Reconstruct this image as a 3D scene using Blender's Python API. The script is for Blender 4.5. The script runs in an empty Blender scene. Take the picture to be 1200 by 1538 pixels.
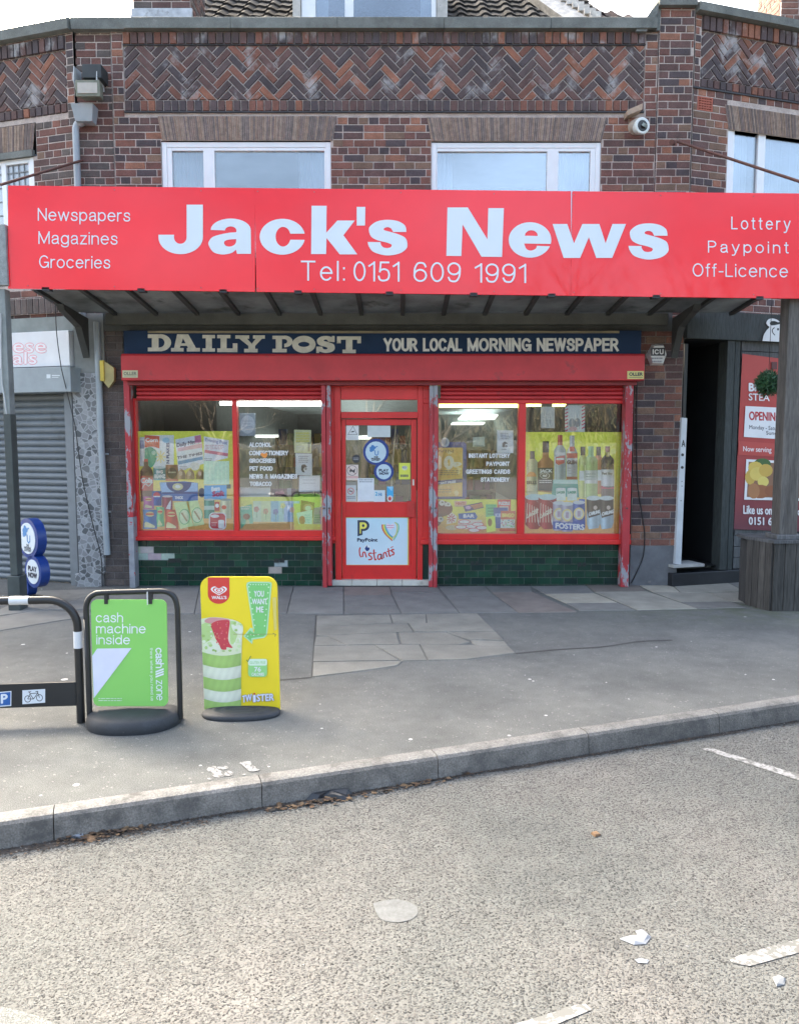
import bpy, bmesh, math, random
from mathutils import Vector, Matrix
from mathutils.geometry import tessellate_polygon
random.seed(11)
R = math.radians
sc = bpy.context.scene
col = sc.collection

# ------------------------------------------------------------------ camera
F, TILT = 1180.0, R(5.2)
CAM = Vector((0, -8.84, 1.65))
cd = bpy.data.cameras.new('camera'); cam = bpy.data.objects.new('camera', cd); col.objects.link(cam)
cd.sensor_width = 36; cd.sensor_fit = 'HORIZONTAL'; cd.lens = F / 1200 * 36
cd.clip_start = 0.05; cd.clip_end = 2000
cam.location = CAM; cam.rotation_euler = (R(90) - TILT, 0, 0)
sc.camera = cam

# ------------------------------------------------------------------ sky, sun, exposure
SUN_EL, SUN_AZ = R(41), R(-35)          # azimuth measured from +Y (behind the shops) towards +X
w = bpy.data.worlds.new('World'); sc.world = w; w.use_nodes = True
nt = w.node_tree
bg = nt.nodes['Background']
sky = nt.nodes.new('ShaderNodeTexSky'); sky.sky_type = 'NISHITA'; sky.sun_disc = False
sky.sun_elevation = SUN_EL; sky.sun_rotation = SUN_AZ
sky.air_density = .8; sky.dust_density = 8.0; sky.ozone_density = 0.2
tcw = nt.nodes.new('ShaderNodeTexCoord'); cn = nt.nodes.new('ShaderNodeTexNoise'); cn.inputs['Scale'].default_value = 2.6; cn.inputs['Detail'].default_value = 7; cn.inputs['Roughness'].default_value = .55
mpw = nt.nodes.new('ShaderNodeMapping'); mpw.inputs['Scale'].default_value = (1, 1, 2.2); nt.links.new(tcw.outputs['Generated'], mpw.inputs[0]); nt.links.new(mpw.outputs[0], cn.inputs['Vector'])
cr = nt.nodes.new('ShaderNodeMapRange'); cr.inputs[1].default_value = .38; cr.inputs[2].default_value = .62; cr.inputs[3].default_value = .72; cr.inputs[4].default_value = 1.32; nt.links.new(cn.outputs[0], cr.inputs[0])
cv = nt.nodes.new('ShaderNodeVectorMath'); cv.operation = 'SCALE'; nt.links.new(sky.outputs[0], cv.inputs[0]); nt.links.new(cr.outputs[0], cv.inputs['Scale'])
nt.links.new(cv.outputs[0], bg.inputs[0]); bg.inputs[1].default_value = 0.15
sd = bpy.data.lights.new('sun', 'SUN'); sun = bpy.data.objects.new('sun', sd); col.objects.link(sun)
sd.energy = .5; sd.angle = R(14); sd.color = (1, .97, .94)
to_sun = Vector((math.cos(SUN_EL) * math.sin(SUN_AZ), math.cos(SUN_EL) * math.cos(SUN_AZ), math.sin(SUN_EL)))
sun.rotation_euler = (-to_sun).to_track_quat('-Z', 'Y').to_euler()
sun.location = (-6, 12, 14)
sc.view_settings.view_transform = 'Standard'; sc.view_settings.look = 'None'
sc.view_settings.gamma = 1.0; sc.view_settings.exposure = 2.82; sc.view_settings.use_white_balance = True; sc.view_settings.white_balance_temperature = 6750; sc.view_settings.white_balance_tint = 4
sc.render.engine = 'CYCLES'
sc.cycles.max_bounces = 8; sc.cycles.transparent_max_bounces = 12
sc.cycles.use_denoising = True

# ------------------------------------------------------------------ photo pixel -> place
def ray(u, v):
    a, b = (u - 600) / F, (769 - v) / F
    return Vector((a, b * math.sin(TILT) + math.cos(TILT), b * math.cos(TILT) - math.sin(TILT)))
def PL(u, v, o, n):
    d = ray(u, v); t = (Vector(o) - CAM).dot(n) / d.dot(n); return CAM + d * t
def P(u, v, Y=0.0): return PL(u, v, (0, Y, 0), Vector((0, 1, 0)))
def G(u, v, z=0.0): return PL(u, v, (0, 0, z), Vector((0, 0, 1)))
def srgb(r, g, b):
    f = lambda c: (c / 255 / 12.92) if c <= 10 else ((c / 255 + .055) / 1.055) ** 2.4
    return (f(r), f(g), f(b))

# ------------------------------------------------------------------ materials
MATS = {}
def M(name, base=(.5, .5, .5), rough=.6, var=.25, scale=5.0, grain=0.0, gscale=120.0, bump=0.0, bscale=80.0, metal=0.0,
      attr=False, stain=None, sscale=3.0, sth=.6, spec=.5, chips=None, cscale=12.0, cth=.62, trans=0.0, stretch=(1, 1, 1)):
    if name in MATS: return MATS[name]
    m = bpy.data.materials.new(name); m.use_nodes = True; MATS[name] = m
    t = m.node_tree; N = t.nodes; L = t.links
    b = N['Principled BSDF']
    geo = N.new('ShaderNodeNewGeometry'); mp = N.new('ShaderNodeMapping'); mp.inputs['Scale'].default_value = stretch
    L.new(geo.outputs['Position'], mp.inputs[0]); pos = mp.outputs[0]
    def noise(s, d=5, r=.6):
        n = N.new('ShaderNodeTexNoise'); n.inputs['Scale'].default_value = s; n.inputs['Detail'].default_value = d
        n.inputs['Roughness'].default_value = r; L.new(pos, n.inputs['Vector']); return n.outputs[0]
    def mrange(x, a, c, lo, hi):
        n = N.new('ShaderNodeMapRange'); n.inputs[1].default_value = a; n.inputs[2].default_value = c
        n.inputs[3].default_value = lo; n.inputs[4].default_value = hi; L.new(x, n.inputs[0]); return n.outputs[0]
    def mix(kind, f, a, c):
        n = N.new('ShaderNodeMix'); n.data_type = 'RGBA'; n.blend_type = kind
        for i, x in ((0, f), (6, a), (7, c)):
            if isinstance(x, (int, float)): n.inputs[i].default_value = x
            elif isinstance(x, tuple): n.inputs[i].default_value = x + (1,)
            else: L.new(x, n.inputs[i])
        return n.outputs[2]
    if attr:
        a = N.new('ShaderNodeAttribute'); a.attribute_name = 'Col'; c = a.outputs[0]
    else:
        rgb = N.new('ShaderNodeRGB'); rgb.outputs[0].default_value = tuple(base) + (1,); c = rgb.outputs[0]
    def scalef(c, f):
        vm = N.new('ShaderNodeVectorMath'); vm.operation = 'SCALE'; L.new(c, vm.inputs[0]); L.new(f, vm.inputs['Scale']); return vm.outputs[0]
    if var: c = scalef(c, mrange(noise(scale), .3, .7, 1 - var, 1 + var))
    if grain: c = scalef(c, mrange(noise(gscale, 2), .3, .7, 1 - grain, 1 + grain))
    if stain: c = mix('MIX', mrange(noise(sscale, 6, .65), sth, sth + .12, 0, .85), c, tuple(stain))
    if chips: c = mix('MIX', mrange(noise(cscale, 8, .7), cth, cth + .02, 0, 1), c, tuple(chips))
    L.new(c, b.inputs['Base Color'])
    b.inputs['Roughness'].default_value = rough; b.inputs['Metallic'].default_value = metal
    b.inputs['Specular IOR Level'].default_value = spec
    if trans:
        tr = N.new('ShaderNodeBsdfTranslucent'); L.new(c, tr.inputs[0]); ms = N.new('ShaderNodeMixShader'); ms.inputs[0].default_value = trans
        L.new(b.outputs[0], ms.inputs[1]); L.new(tr.outputs[0], ms.inputs[2]); L.new(ms.outputs[0], N['Material Output'].inputs[0])
    if bump:
        bn = N.new('ShaderNodeBump'); bn.inputs['Strength'].default_value = 1.0; bn.inputs['Distance'].default_value = bump
        L.new(noise(bscale, 4), bn.inputs['Height']); L.new(bn.outputs[0], b.inputs['Normal'])
    return m
def glass_mat(name, refl=.3, tint=(.86, .9, .9), dirt=.0):
    m = bpy.data.materials.new(name); m.use_nodes = True; t = m.node_tree; N = t.nodes; L = t.links
    N.remove(N['Principled BSDF'])
    tr = N.new('ShaderNodeBsdfTransparent'); tr.inputs[0].default_value = tint + (1,)
    gl = N.new('ShaderNodeBsdfGlossy'); gl.inputs['Roughness'].default_value = .012
    lw = N.new('ShaderNodeLayerWeight'); lw.inputs[0].default_value = .25
    mr = N.new('ShaderNodeMapRange'); mr.inputs[3].default_value = refl; mr.inputs[4].default_value = .9; L.new(lw.outputs[0], mr.inputs[0])
    tc = N.new('ShaderNodeNewGeometry'); no = N.new('ShaderNodeTexNoise'); no.inputs['Scale'].default_value = 1.1; no.inputs['Detail'].default_value = 1
    L.new(tc.outputs['Position'], no.inputs['Vector'])
    bp = N.new('ShaderNodeBump'); bp.inputs['Distance'].default_value = .004; L.new(no.outputs[0], bp.inputs['Height']); L.new(bp.outputs[0], gl.inputs['Normal'])
    ms = N.new('ShaderNodeMixShader'); L.new(mr.outputs[0], ms.inputs[0]); L.new(tr.outputs[0], ms.inputs[1]); L.new(gl.outputs[0], ms.inputs[2])
    L.new(ms.outputs[0], N['Material Output'].inputs[0]); return m
def emit_mat(name, c, s):
    m = bpy.data.materials.new(name); m.use_nodes = True; b = m.node_tree.nodes['Principled BSDF']
    b.inputs['Base Color'].default_value = tuple(c) + (1,); b.inputs['Emission Color'].default_value = tuple(c) + (1,); b.inputs['Emission Strength'].default_value = s
    return m

# ------------------------------------------------------------------ mesh builder
class MB:
    def __init__(s, c=(.5, .5, .5)): s.v = []; s.f = []; s.c = []; s.s = []; s.cc = c
    def face(s, pts, c=None, sm=False):
        i = len(s.v); s.v += [Vector(p) for p in pts]; s.f.append(list(range(i, i + len(pts)))); s.c.append(c or s.cc); s.s.append(sm)
    def add(s, vs, fs, c=None, sm=False):
        i = len(s.v); s.v += [Vector(p) for p in vs]
        for f in fs: s.f.append([i + k for k in f]); s.c.append(c or s.cc); s.s.append(sm)
    def box(s, a, b, c=None, mat=None):
        x0, y0, z0 = [min(p, q) for p, q in zip(a, b)]; x1, y1, z1 = [max(p, q) for p, q in zip(a, b)]
        vs = [Vector(p) for p in ((x0, y0, z0), (x1, y0, z0), (x1, y1, z0), (x0, y1, z0), (x0, y0, z1), (x1, y0, z1), (x1, y1, z1), (x0, y1, z1))]
        if mat: vs = [mat @ p for p in vs]
        s.add(vs, [(0, 3, 2, 1), (4, 5, 6, 7), (0, 1, 5, 4), (1, 2, 6, 5), (2, 3, 7, 6), (3, 0, 4, 7)], c)
    def prism(s, pts, d, c=None, sm=False):
        n = len(pts); pts = [Vector(p) for p in pts]; d = Vector(d); q = [p + d for p in pts]
        s.add(pts + q, [list(range(n))[::-1], list(range(n, 2 * n))], c)
        s.add(pts + q, [(k, (k + 1) % n, n + (k + 1) % n, n + k) for k in range(n)], c, sm)
    def brick(s, pts, n, d, bev=.004, c=None):
        """a raised unit: foot ring at pts, front face pushed d along n and drawn in by bev"""
        pts = [Vector(p) for p in pts]; k = len(pts); ce = sum(pts, Vector()) / k; n = Vector(n)
        fr = []
        for i in range(k):
            e1 = (pts[i] - pts[i - 1]).normalized(); e2 = (pts[(i + 1) % k] - pts[i]).normalized()
            bi = (e2 - e1); bi = bi.normalized() if bi.length > 1e-6 else (ce - pts[i]).normalized()
            if bi.dot(ce - pts[i]) < 0: bi = -bi
            fr.append(pts[i] + bi * bev * 1.4 + n * d)
        s.add(pts + fr, [list(range(k, 2 * k))] + [(i, (i + 1) % k, k + (i + 1) % k, k + i) for i in range(k)], c)
    def tube(s, pts, r, n=8, c=None, closed=False, cap=True):
        pts = [Vector(p) for p in pts]; m = len(pts); rings = []; up = None
        for i, p in enumerate(pts):
            if closed: t = pts[(i + 1) % m] - pts[i - 1]
            else: t = pts[min(i + 1, m - 1)] - pts[max(i - 1, 0)]
            t.normalize()
            if up is None:
                up = Vector((0, 0, 1)) if abs(t.z) < .9 else Vector((0, 1, 0))
            a = t.cross(up).normalized(); up = a.cross(t).normalized()
            rr = r[i] if isinstance(r, (list, tuple)) else r
            rings.append([p + (a * math.cos(2 * math.pi * k / n) + up * math.sin(2 * math.pi * k / n)) * rr for k in range(n)])
        vs = [q for g in rings for q in g]; fs = []
        for i in range(m if closed else m - 1):
            j = (i + 1) % m
            fs += [(i * n + k, i * n + (k + 1) % n, j * n + (k + 1) % n, j * n + k) for k in range(n)]
        s.add(vs, fs, c, True)
        if cap and not closed: s.face(rings[0][::-1], c); s.face(rings[-1], c)
    def build(s, name, mat, parent=None, label=None, cat=None, group=None, kind=None, bevel=0, loc=None, fix=True):
        if loc is None:
            if parent is not None:
                loc = Vector(); p = parent
                while p is not None: loc = loc + p.location; p = p.parent
                off = loc; loc = Vector()
            elif kind: off = loc = Vector()
            else:
                xs = [p.x for p in s.v]; ys = [p.y for p in s.v]
                off = loc = Vector(((min(xs) + max(xs)) / 2, (min(ys) + max(ys)) / 2, min(p.z for p in s.v)))
        else: off = loc = Vector(loc)
        me = bpy.data.meshes.new(name); me.from_pydata([tuple(p - off) for p in s.v], [], s.f)
        ca = me.color_attributes.new('Col', 'FLOAT_COLOR', 'CORNER')
        flat = []
        for f, c in zip(s.f, s.c):
            if isinstance(c[0], (tuple, list)):
                for q in c: flat += [q[0], q[1], q[2], 1]
            else: flat += [c[0], c[1], c[2], 1] * len(f)
        ca.data.foreach_set('color', flat)
        me.polygons.foreach_set('use_smooth', s.s)
        if fix:
            bm = bmesh.new(); bm.from_mesh(me); bmesh.ops.remove_doubles(bm, verts=bm.verts, dist=1e-6) if fix == 'weld' else None
            bmesh.ops.recalc_face_normals(bm, faces=bm.faces); bm.to_mesh(me); bm.free()
        me.materials.append(mat); me.update()
        o = bpy.data.objects.new(name, me); col.objects.link(o); o.location = loc
        if parent is not None: o.parent = parent
        if bevel:
            b = o.modifiers.new('bevel', 'BEVEL'); b.width = bevel; b.segments = 2; b.limit_method = 'ANGLE'; b.angle_limit = R(40); b.harden_normals = False
        tag(o, label, cat, group, kind); return o
def tag(o, label=None, cat=None, group=None, kind=None):
    for k, x in (('label', label), ('category', cat), ('group', group), ('kind', kind)):
        if x: o[k] = x
    return o
def thing(name, label, cat, loc, group=None):
    o = bpy.data.objects.new(name, None); col.objects.link(o); o.location = loc; o.empty_display_size = .2
    return tag(o, label, cat, group)

def spline(pts, k=5):
    out = []; n = len(pts)
    for i in range(n - 1):
        p0, p1, p2, p3 = pts[max(i - 1, 0)], pts[i], pts[i + 1], pts[min(i + 2, n - 1)]
        for j in range(k):
            t = j / k
            out.append(tuple(.5 * ((2 * b) + (-a + c) * t + (2 * a - 5 * b + 4 * c - d) * t * t + (-a + 3 * b - 3 * c + d) * t ** 3)
                             for a, b, c, d in zip(p0, p1, p2, p3)))
    out.append(tuple(pts[-1])); return out
def arc(cx, cy, rx, ry, a0, a1, n=14):
    return [(cx + rx * math.cos(R(a0 + (a1 - a0) * i / n)), cy + ry * math.sin(R(a0 + (a1 - a0) * i / n))) for i in range(n + 1)]

# ------------------------------------------------------------------ lettering and flat print
_TX = {}
def text_mesh(s):
    if s in _TX: return _TX[s]
    c = bpy.data.curves.new('lettering', 'FONT'); c.body = s; c.size = 1; c.resolution_u = 3
    o = bpy.data.objects.new('lettering', c); col.objects.link(o)
    bpy.context.view_layer.update()
    me = bpy.data.meshes.new_from_object(o.evaluated_get(bpy.context.evaluated_depsgraph_get()))
    vs = [(q.co.x, q.co.y) for q in me.vertices]; fs = [list(p.vertices) for p in me.polygons]
    bpy.data.objects.remove(o); bpy.data.curves.remove(c); bpy.data.meshes.remove(me)
    _TX[s] = (vs, fs, min(p[0] for p in vs), max(p[0] for p in vs)); return _TX[s]
CAPH = max(p[1] for p in text_mesh('H')[0])
class Print(MB):
    """flat artwork: shapes given in pixels of the photograph, put on a real surface by mp(u, v); every shape lies a hair above the one before"""
    def __init__(s, mp, n, base=.0012, step=.00005):
        super().__init__(); s.mp = mp; s.n = Vector(n).normalized(); s.k = 0; s.base = base; s.step = step; s.tf = (0, 0, 1)
    def at(s, x, y):
        ox, oy, k = s.tf; return s.mp(ox + x / k, oy + y / k) + s.n * (s.base + s.k * s.step)
    def poly(s, pts, c, holes=()):
        loops = [[Vector((x, -y, 0)) for x, y in pts]] + [[Vector((x, -y, 0)) for x, y in h] for h in holes]
        fl = [p for l in loops for p in l]
        s.add([s.at(p.x, -p.y) for p in fl], tessellate_polygon(loops), c); s.k += 1
    def cyl(s, pts, c, n=11, hi=.30):
        """a printed round product: the shape in upright slices, lit from one side as in a catalogue picture"""
        x0, x1 = min(p[0] for p in pts), max(p[0] for p in pts)
        for i in range(n):
            a, b = x0 + (x1 - x0) * i / n, x0 + (x1 - x0) * (i + 1) / n
            q = clip(clip(list(pts), 0, a, 1), 0, b, -1)
            if len(q) < 3: continue
            f = (i + .5) / n; k = .62 + .50 * math.exp(-((f - .30) / .20) ** 2) + .14 * math.exp(-((f - .86) / .08) ** 2); g_ = hi * .5 * math.exp(-((f - .27) / .07) ** 2)
            cc = tuple(min(.86, v * k + g_ * .35) for v in c); l = [Vector((x, -y, 0)) for x, y in q]
            s.add([s.at(v.x, -v.y) for v in l], tessellate_polygon([l]), cc)
        s.k += 1
    def grad(s, x0, y0, x1, y1, stops):
        for (t0, c0), (t1, c1) in zip(stops, stops[1:]):
            a, b = y0 + (y1 - y0) * t0, y0 + (y1 - y0) * t1
            s.face([s.at(x0, b), s.at(x1, b), s.at(x1, a), s.at(x0, a)], [c1, c1, c0, c0])
        s.k += 1
    def rect(s, x0, y0, x1, y1, c): s.face([s.at(x0, y1), s.at(x1, y1), s.at(x1, y0), s.at(x0, y0)], c); s.k += 1
    def rrect(s, x0, y0, x1, y1, r, c):
        s.poly(arc(x0 + r, y0 + r, r, r, 180, 270, 5) + arc(x1 - r, y0 + r, r, r, 270, 360, 5) + arc(x1 - r, y1 - r, r, r, 0, 90, 5) + arc(x0 + r, y1 - r, r, r, 90, 180, 5), c)
    def ell(s, cx, cy, rx, ry, c, n=20): s.poly(arc(cx, cy, rx, ry, 0, 360, n)[:-1], c)
    def ring(s, cx, cy, rx, ry, w, c, n=24): s.poly(arc(cx, cy, rx, ry, 0, 360, n)[:-1], c, [arc(cx, cy, rx - w, ry - w, 0, 360, n)[:-1]])
    def stroke(s, pts, w, c, cap=False):
        l, r = [], []; n = len(pts); pts = [tuple(q) for q in pts]
        def un(a, b):
            q = math.hypot(b[0] - a[0], b[1] - a[1]) or 1; return ((b[0] - a[0]) / q, (b[1] - a[1]) / q)
        closed = n > 3 and math.hypot(pts[0][0] - pts[-1][0], pts[0][1] - pts[-1][1]) < 1e-3
        if cap and not closed:
            t = un(pts[0], pts[1]); pts[0] = (pts[0][0] - t[0] * w / 2, pts[0][1] - t[1] * w / 2)
            t = un(pts[-2], pts[-1]); pts[-1] = (pts[-1][0] + t[0] * w / 2, pts[-1][1] + t[1] * w / 2)
        for i, p in enumerate(pts):
            t1 = un(pts[i - 1], p) if i else (un(pts[-2], p) if closed else un(p, pts[1])); t2 = un(p, pts[i + 1]) if i < n - 1 else (un(p, pts[1]) if closed else t1)
            t = un((0, 0), (t1[0] + t2[0], t1[1] + t2[1])); k = min(1.5, 1 / max(.4, t[0] * t1[0] + t[1] * t1[1]))
            f = i / (n - 1) * (len(w) - 1) if isinstance(w, (list, tuple)) else 0
            ww = (w[int(f)] + (w[min(int(f) + 1, len(w) - 1)] - w[int(f)]) * (f - int(f))) if isinstance(w, (list, tuple)) else w
            l.append(s.at(p[0] - t[1] * ww / 2 * k, p[1] + t[0] * ww / 2 * k)); r.append(s.at(p[0] + t[1] * ww / 2 * k, p[1] - t[0] * ww / 2 * k))
        s.add(l + r, [(i, i + 1, n + i + 1, n + i) for i in range(n - 1)], c); s.k += 1
    def sans(s, t, u0, u1, vt, vb, c, sw, slope=0, gap=.17):
        s.sans_at(t, (u0, vb), (u1 - u0, slope * (u1 - u0)), (0, vt - vb), c, sw, gap)
    def sans_at(s, t, o, xa, ya, c, sw, gap=.17):
        """grotesque letters drawn as strokes of one width, fitted to the run xa and the cap height ya"""
        W = sum(GL[q][0] for q in t) + gap * (len(t) - 1); L = math.hypot(*xa); H = math.hypot(*ya)
        ex, ey = (xa[0] / L, xa[1] / L), (ya[0] / H, ya[1] / H); kx, ky = (L - sw) / W, H - sw; x = 0
        for q in t:
            for st in GL[q][1]:
                s.stroke([(o[0] + ex[0] * (sw / 2 + (x + a) * kx) + ey[0] * (sw / 2 + b * ky), o[1] + ex[1] * (sw / 2 + (x + a) * kx) + ey[1] * (sw / 2 + b * ky)) for a, b in st], sw, c, True)
            x += GL[q][0] + gap
    def text(s, t, u0, u1, vt, vb, c, bold=0, slope=0):
        s.text_at(t, (u0, vb), (u1 - u0, slope * (u1 - u0)), (0, vt - vb), c, bold)
    def text_at(s, t, o, xa, ya, c, bold=0):
        vs, fs, lo, hi = text_mesh(t)
        L = math.hypot(*xa)
        offs = [(0, 0)] if not bold else [(-bold, 0), (bold, 0), (0, bold), (0, -bold), (0, 0)]
        for dx, dy in offs:
            s.add([s.at(o[0] + xa[0] * (x - lo) / (hi - lo) + ya[0] * y / CAPH + dx, o[1] + xa[1] * (x - lo) / (hi - lo) + ya[1] * y / CAPH + dy) for x, y in vs], fs, c); s.k += 1
    def scribble(s, x0, y0, x1, y1, rows, c, fill=.8, th=.45):
        """lines of print too small to read, as short dashes"""
        h = (y1 - y0) / rows; rs = random.Random(int(x0 * 7 + y0 * 13))
        for r in range(rows):
            x = x0; end = x0 + (x1 - x0) * rs.uniform(fill, 1)
            while x < end:
                wd = (x1 - x0) * rs.uniform(.06, .2); b = min(x + wd, end)
                yy = y0 + h * (r + .5); s.face([s.at(x, yy + h * th / 2), s.at(b, yy + h * th / 2), s.at(b, yy - h * th / 2), s.at(x, yy - h * th / 2)], c)
                x = b + (x1 - x0) * .03
        s.k += 1
def _gl():
    E = lambda cx, cy, rx, ry, a0, a1, n=12: [(cx + rx * math.cos(R(a0 + (a1 - a0) * i / n)), cy + ry * math.sin(R(a0 + (a1 - a0) * i / n))) for i in range(n + 1)]
    S = lambda *p: spline(list(p), 4)
    X = .70; g = {' ': (.22, [])}
    o = E(.25, X / 2, .25, X / 2, 0, 360, 20)
    g['o'] = (.5, [o]); g['c'] = (.47, [E(.25, X / 2, .25, X / 2, 42, 318, 18)]); g['e'] = (.49, [[(.01, X * .54), (.49, X * .54)] , E(.25, X / 2, .245, X / 2, 8, 318, 20)])
    g['a'] = (.45, [S((.03, .52), (.09, .66), (.22, .70), (.36, .66), (.41, .52)) + [(.41, .12), (.45, .0)], S((.41, .40), (.2, .37), (.04, .29), (.02, .15), (.08, .03), (.2, .0), (.33, .06), (.41, .2))])
    g['s'] = (.41, [S((.39, .54), (.34, .66), (.2, .70), (.07, .65), (.04, .53), (.1, .42), (.24, .36), (.36, .29), (.40, .17), (.34, .04), (.2, .0), (.06, .05), (.0, .18))])
    g['n'] = (.43, [[(0, 0), (0, X)], [(0, .42)] + E(.215, .46, .215, .24, 170, 0, 9) + [(.43, 0)]]); g['h'] = (.43, [[(0, 0), (0, 1)], g['n'][1][1]])
    g['m'] = (.74, [[(0, 0), (0, X)], [(0, .42)] + E(.185, .47, .185, .23, 170, 0, 8) + [(.37, 0)], [(.37, .44)] + E(.555, .47, .185, .23, 170, 0, 8) + [(.74, 0)]])
    g['r'] = (.25, [[(0, 0), (0, X)], S((0, .42), (.05, .60), (.14, .68), (.25, .69))]); g['u'] = (.43, [[(.43, X), (.43, 0)], [(0, X)] + E(.215, .24, .215, .24, 180, 350, 9)])
    g['i'] = (.0, [[(0, 0), (0, X)], [(0, .93), (0, .97)]]); g['l'] = (.0, [[(0, 0), (0, 1)]]); g["'"] = (.0, [[(0, .75), (0, 1)]])
    g['p'] = (.48, [[(0, -.28), (0, X)], E(.24, X / 2, .24, X / 2, 0, 360, 18)]); g['d'] = (.48, [[(.48, 0), (.48, 1)], E(.24, X / 2, .24, X / 2, 0, 360, 18)]); g['b'] = (.48, [[(0, 0), (0, 1)], g['p'][1][1]])
    g['g'] = (.48, [[(.48, X), (.48, -.06)] + S((.48, -.06), (.43, -.22), (.25, -.28), (.08, -.23), (.02, -.14))[1:], g['d'][1][1]])
    g['w'] = (.72, [[(0, X), (.18, 0)], [(.18, 0), (.36, X)], [(.36, X), (.54, 0)], [(.54, 0), (.72, X)]]); g['v'] = (.46, [[(0, X), (.23, 0)], [(.23, 0), (.46, X)]]); g['y'] = (.46, [[(0, X), (.23, 0)], [(.46, X), (.23, 0)] + S((.23, 0), (.16, -.20), (.09, -.27), (.0, -.27))[1:]])
    g['z'] = (.4, [[(.02, X), (.39, X)], [(.39, X), (.0, 0)], [(0, 0), (.4, 0)]]); g['t'] = (.22, [S((.1, .92), (.1, .5), (.1, .14), (.14, .02), (.22, 0)), [(0, X), (.21, X)]]); g['f'] = (.22, [S((.23, .99), (.13, .97), (.1, .86), (.1, .5), (.1, 0)), [(0, X), (.21, X)]])
    g['k'] = (.42, [[(0, 0), (0, 1)], [(.40, X), (0, .28)], [(.14, .42), (.42, 0)]])
    V = lambda x: [(x, 0), (x, 1)]; Hh = lambda y, a, b: [(a, y), (b, y)]
    g['N'] = (.56, [V(0), V(.56), [(0, 1), (.56, 0)]]); g['M'] = (.70, [V(0), V(.70), [(0, 1), (.35, .05)], [(.35, .05), (.70, 1)]]); g['T'] = (.58, [V(.29), Hh(1, 0, .58)]); g['L'] = (.42, [V(0), Hh(0, 0, .42)])
    g['E'] = (.46, [V(0), Hh(1, 0, .46), Hh(.52, 0, .42), Hh(0, 0, .46)]); g['F'] = (.44, [V(0), Hh(1, 0, .44), Hh(.5, 0, .38)]); g['I'] = (.0, [V(0)]); g['H'] = (.55, [V(0), V(.55), Hh(.52, 0, .55)])
    O = E(.32, .5, .32, .5, 0, 360, 24); g['O'] = (.64, [O]); g['0'] = (.46, [E(.23, .5, .23, .5, 0, 360, 22)]); g['C'] = (.60, [E(.32, .5, .32, .5, 42, 318, 20)]); g['G'] = (.63, [E(.32, .5, .32, .5, 42, 350, 22), [(.36, .44), (.63, .44)], [(.63, .44), (.63, .02)]]); g['Q'] = (.64, [O, [(.4, .2), (.62, -.02)]])
    P_ = [(0, 1), (.26, 1)] + E(.26, .74, .24, .26, 80, -80, 9) + [(.26, .48), (0, .48)]; g['P'] = (.50, [V(0), P_]); g['R'] = (.54, [V(0), P_, [(.26, .48), (.54, 0)]]); g['B'] = (.52, [V(0), P_, [(.26, .48)] + E(.28, .24, .24, .24, 80, -80, 9) + [(.26, 0), (0, 0)]]); g['D'] = (.58, [V(0), [(0, 1), (.24, 1)] + E(.24, .5, .34, .5, 80, -80, 12) + [(.24, 0), (0, 0)]])
    g['A'] = (.62, [[(0, 0), (.31, 1)], [(.31, 1), (.62, 0)], Hh(.33, .12, .50)]); g['Y'] = (.60, [[(0, 1), (.3, .44)], [(.6, 1), (.3, .44)], [(.3, .44), (.3, 0)]]); g['W'] = (.88, [[(0, 1), (.22, 0)], [(.22, 0), (.44, 1)], [(.44, 1), (.66, 0)], [(.66, 0), (.88, 1)]]); g['U'] = (.54, [[(0, 1), (0, .3)] + E(.27, .28, .27, .28, 180, 360, 12) + [(.54, 1)]])
    g['S'] = (.54, [S((.51, .74), (.45, .93), (.27, 1.0), (.09, .93), (.04, .75), (.11, .60), (.3, .52), (.47, .42), (.53, .25), (.46, .07), (.27, .0), (.07, .07), (.0, .27))]); g['Z'] = (.52, [Hh(1, .02, .52), [(.52, 1), (0, 0)], Hh(0, 0, .52)]); g['K'] = (.52, [V(0), [(.5, 1), (0, .38)], [(.18, .56), (.52, 0)]])
    g['&'] = (.60, [S((.58, 0), (.3, .38), (.12, .72), (.16, .94), (.28, 1.0), (.40, .92), (.40, .76), (.24, .60), (.06, .44), (.0, .24), (.08, .05), (.24, .0), (.42, .10), (.54, .42))]); g['J'] = (.42, [[(.42, 1), (.42, .25)] + E(.21, .23, .21, .23, 0, -180, 10)])
    g['1'] = (.22, [[(.22, 0), (.22, 1)], [(.22, .98), (.0, .80)]]); g['5'] = (.46, [S((0, .22), (.06, .05), (.22, 0), (.40, .08), (.46, .32), (.40, .55), (.24, .63), (.10, .58), (.05, .50)), [(.05, .50), (.09, 1)], [(.09, 1), (.43, 1)]]); g['6'] = (.46, [E(.23, .31, .23, .31, 0, 360, 18), S((.0, .31), (.02, .68), (.12, .95), (.26, 1.0), (.38, .95), (.44, .80))]); g['9'] = (.46, [[(.46 - a, 1 - b) for a, b in st] for st in g['6'][1]])
    g[':'] = (.0, [[(0, .02), (0, .04)], [(0, .64), (0, .66)]]); g['-'] = (.24, [[(0, .37), (.24, .37)]]); return g
GL = _gl()
def onY(Y): return lambda u, v: P(u, v, Y)
NF = Vector((0, -1, 0))

PRINT = M('printed_vinyl', attr=True, rough=.45, var=.04, scale=9)
PRINT_GLOSS = M('gloss_print', attr=True, rough=.22, var=.03, scale=5)
PAPER = M('paper', attr=True, rough=.85, var=.05, scale=14)
WHITE = (.78, .79, .8)

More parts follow.
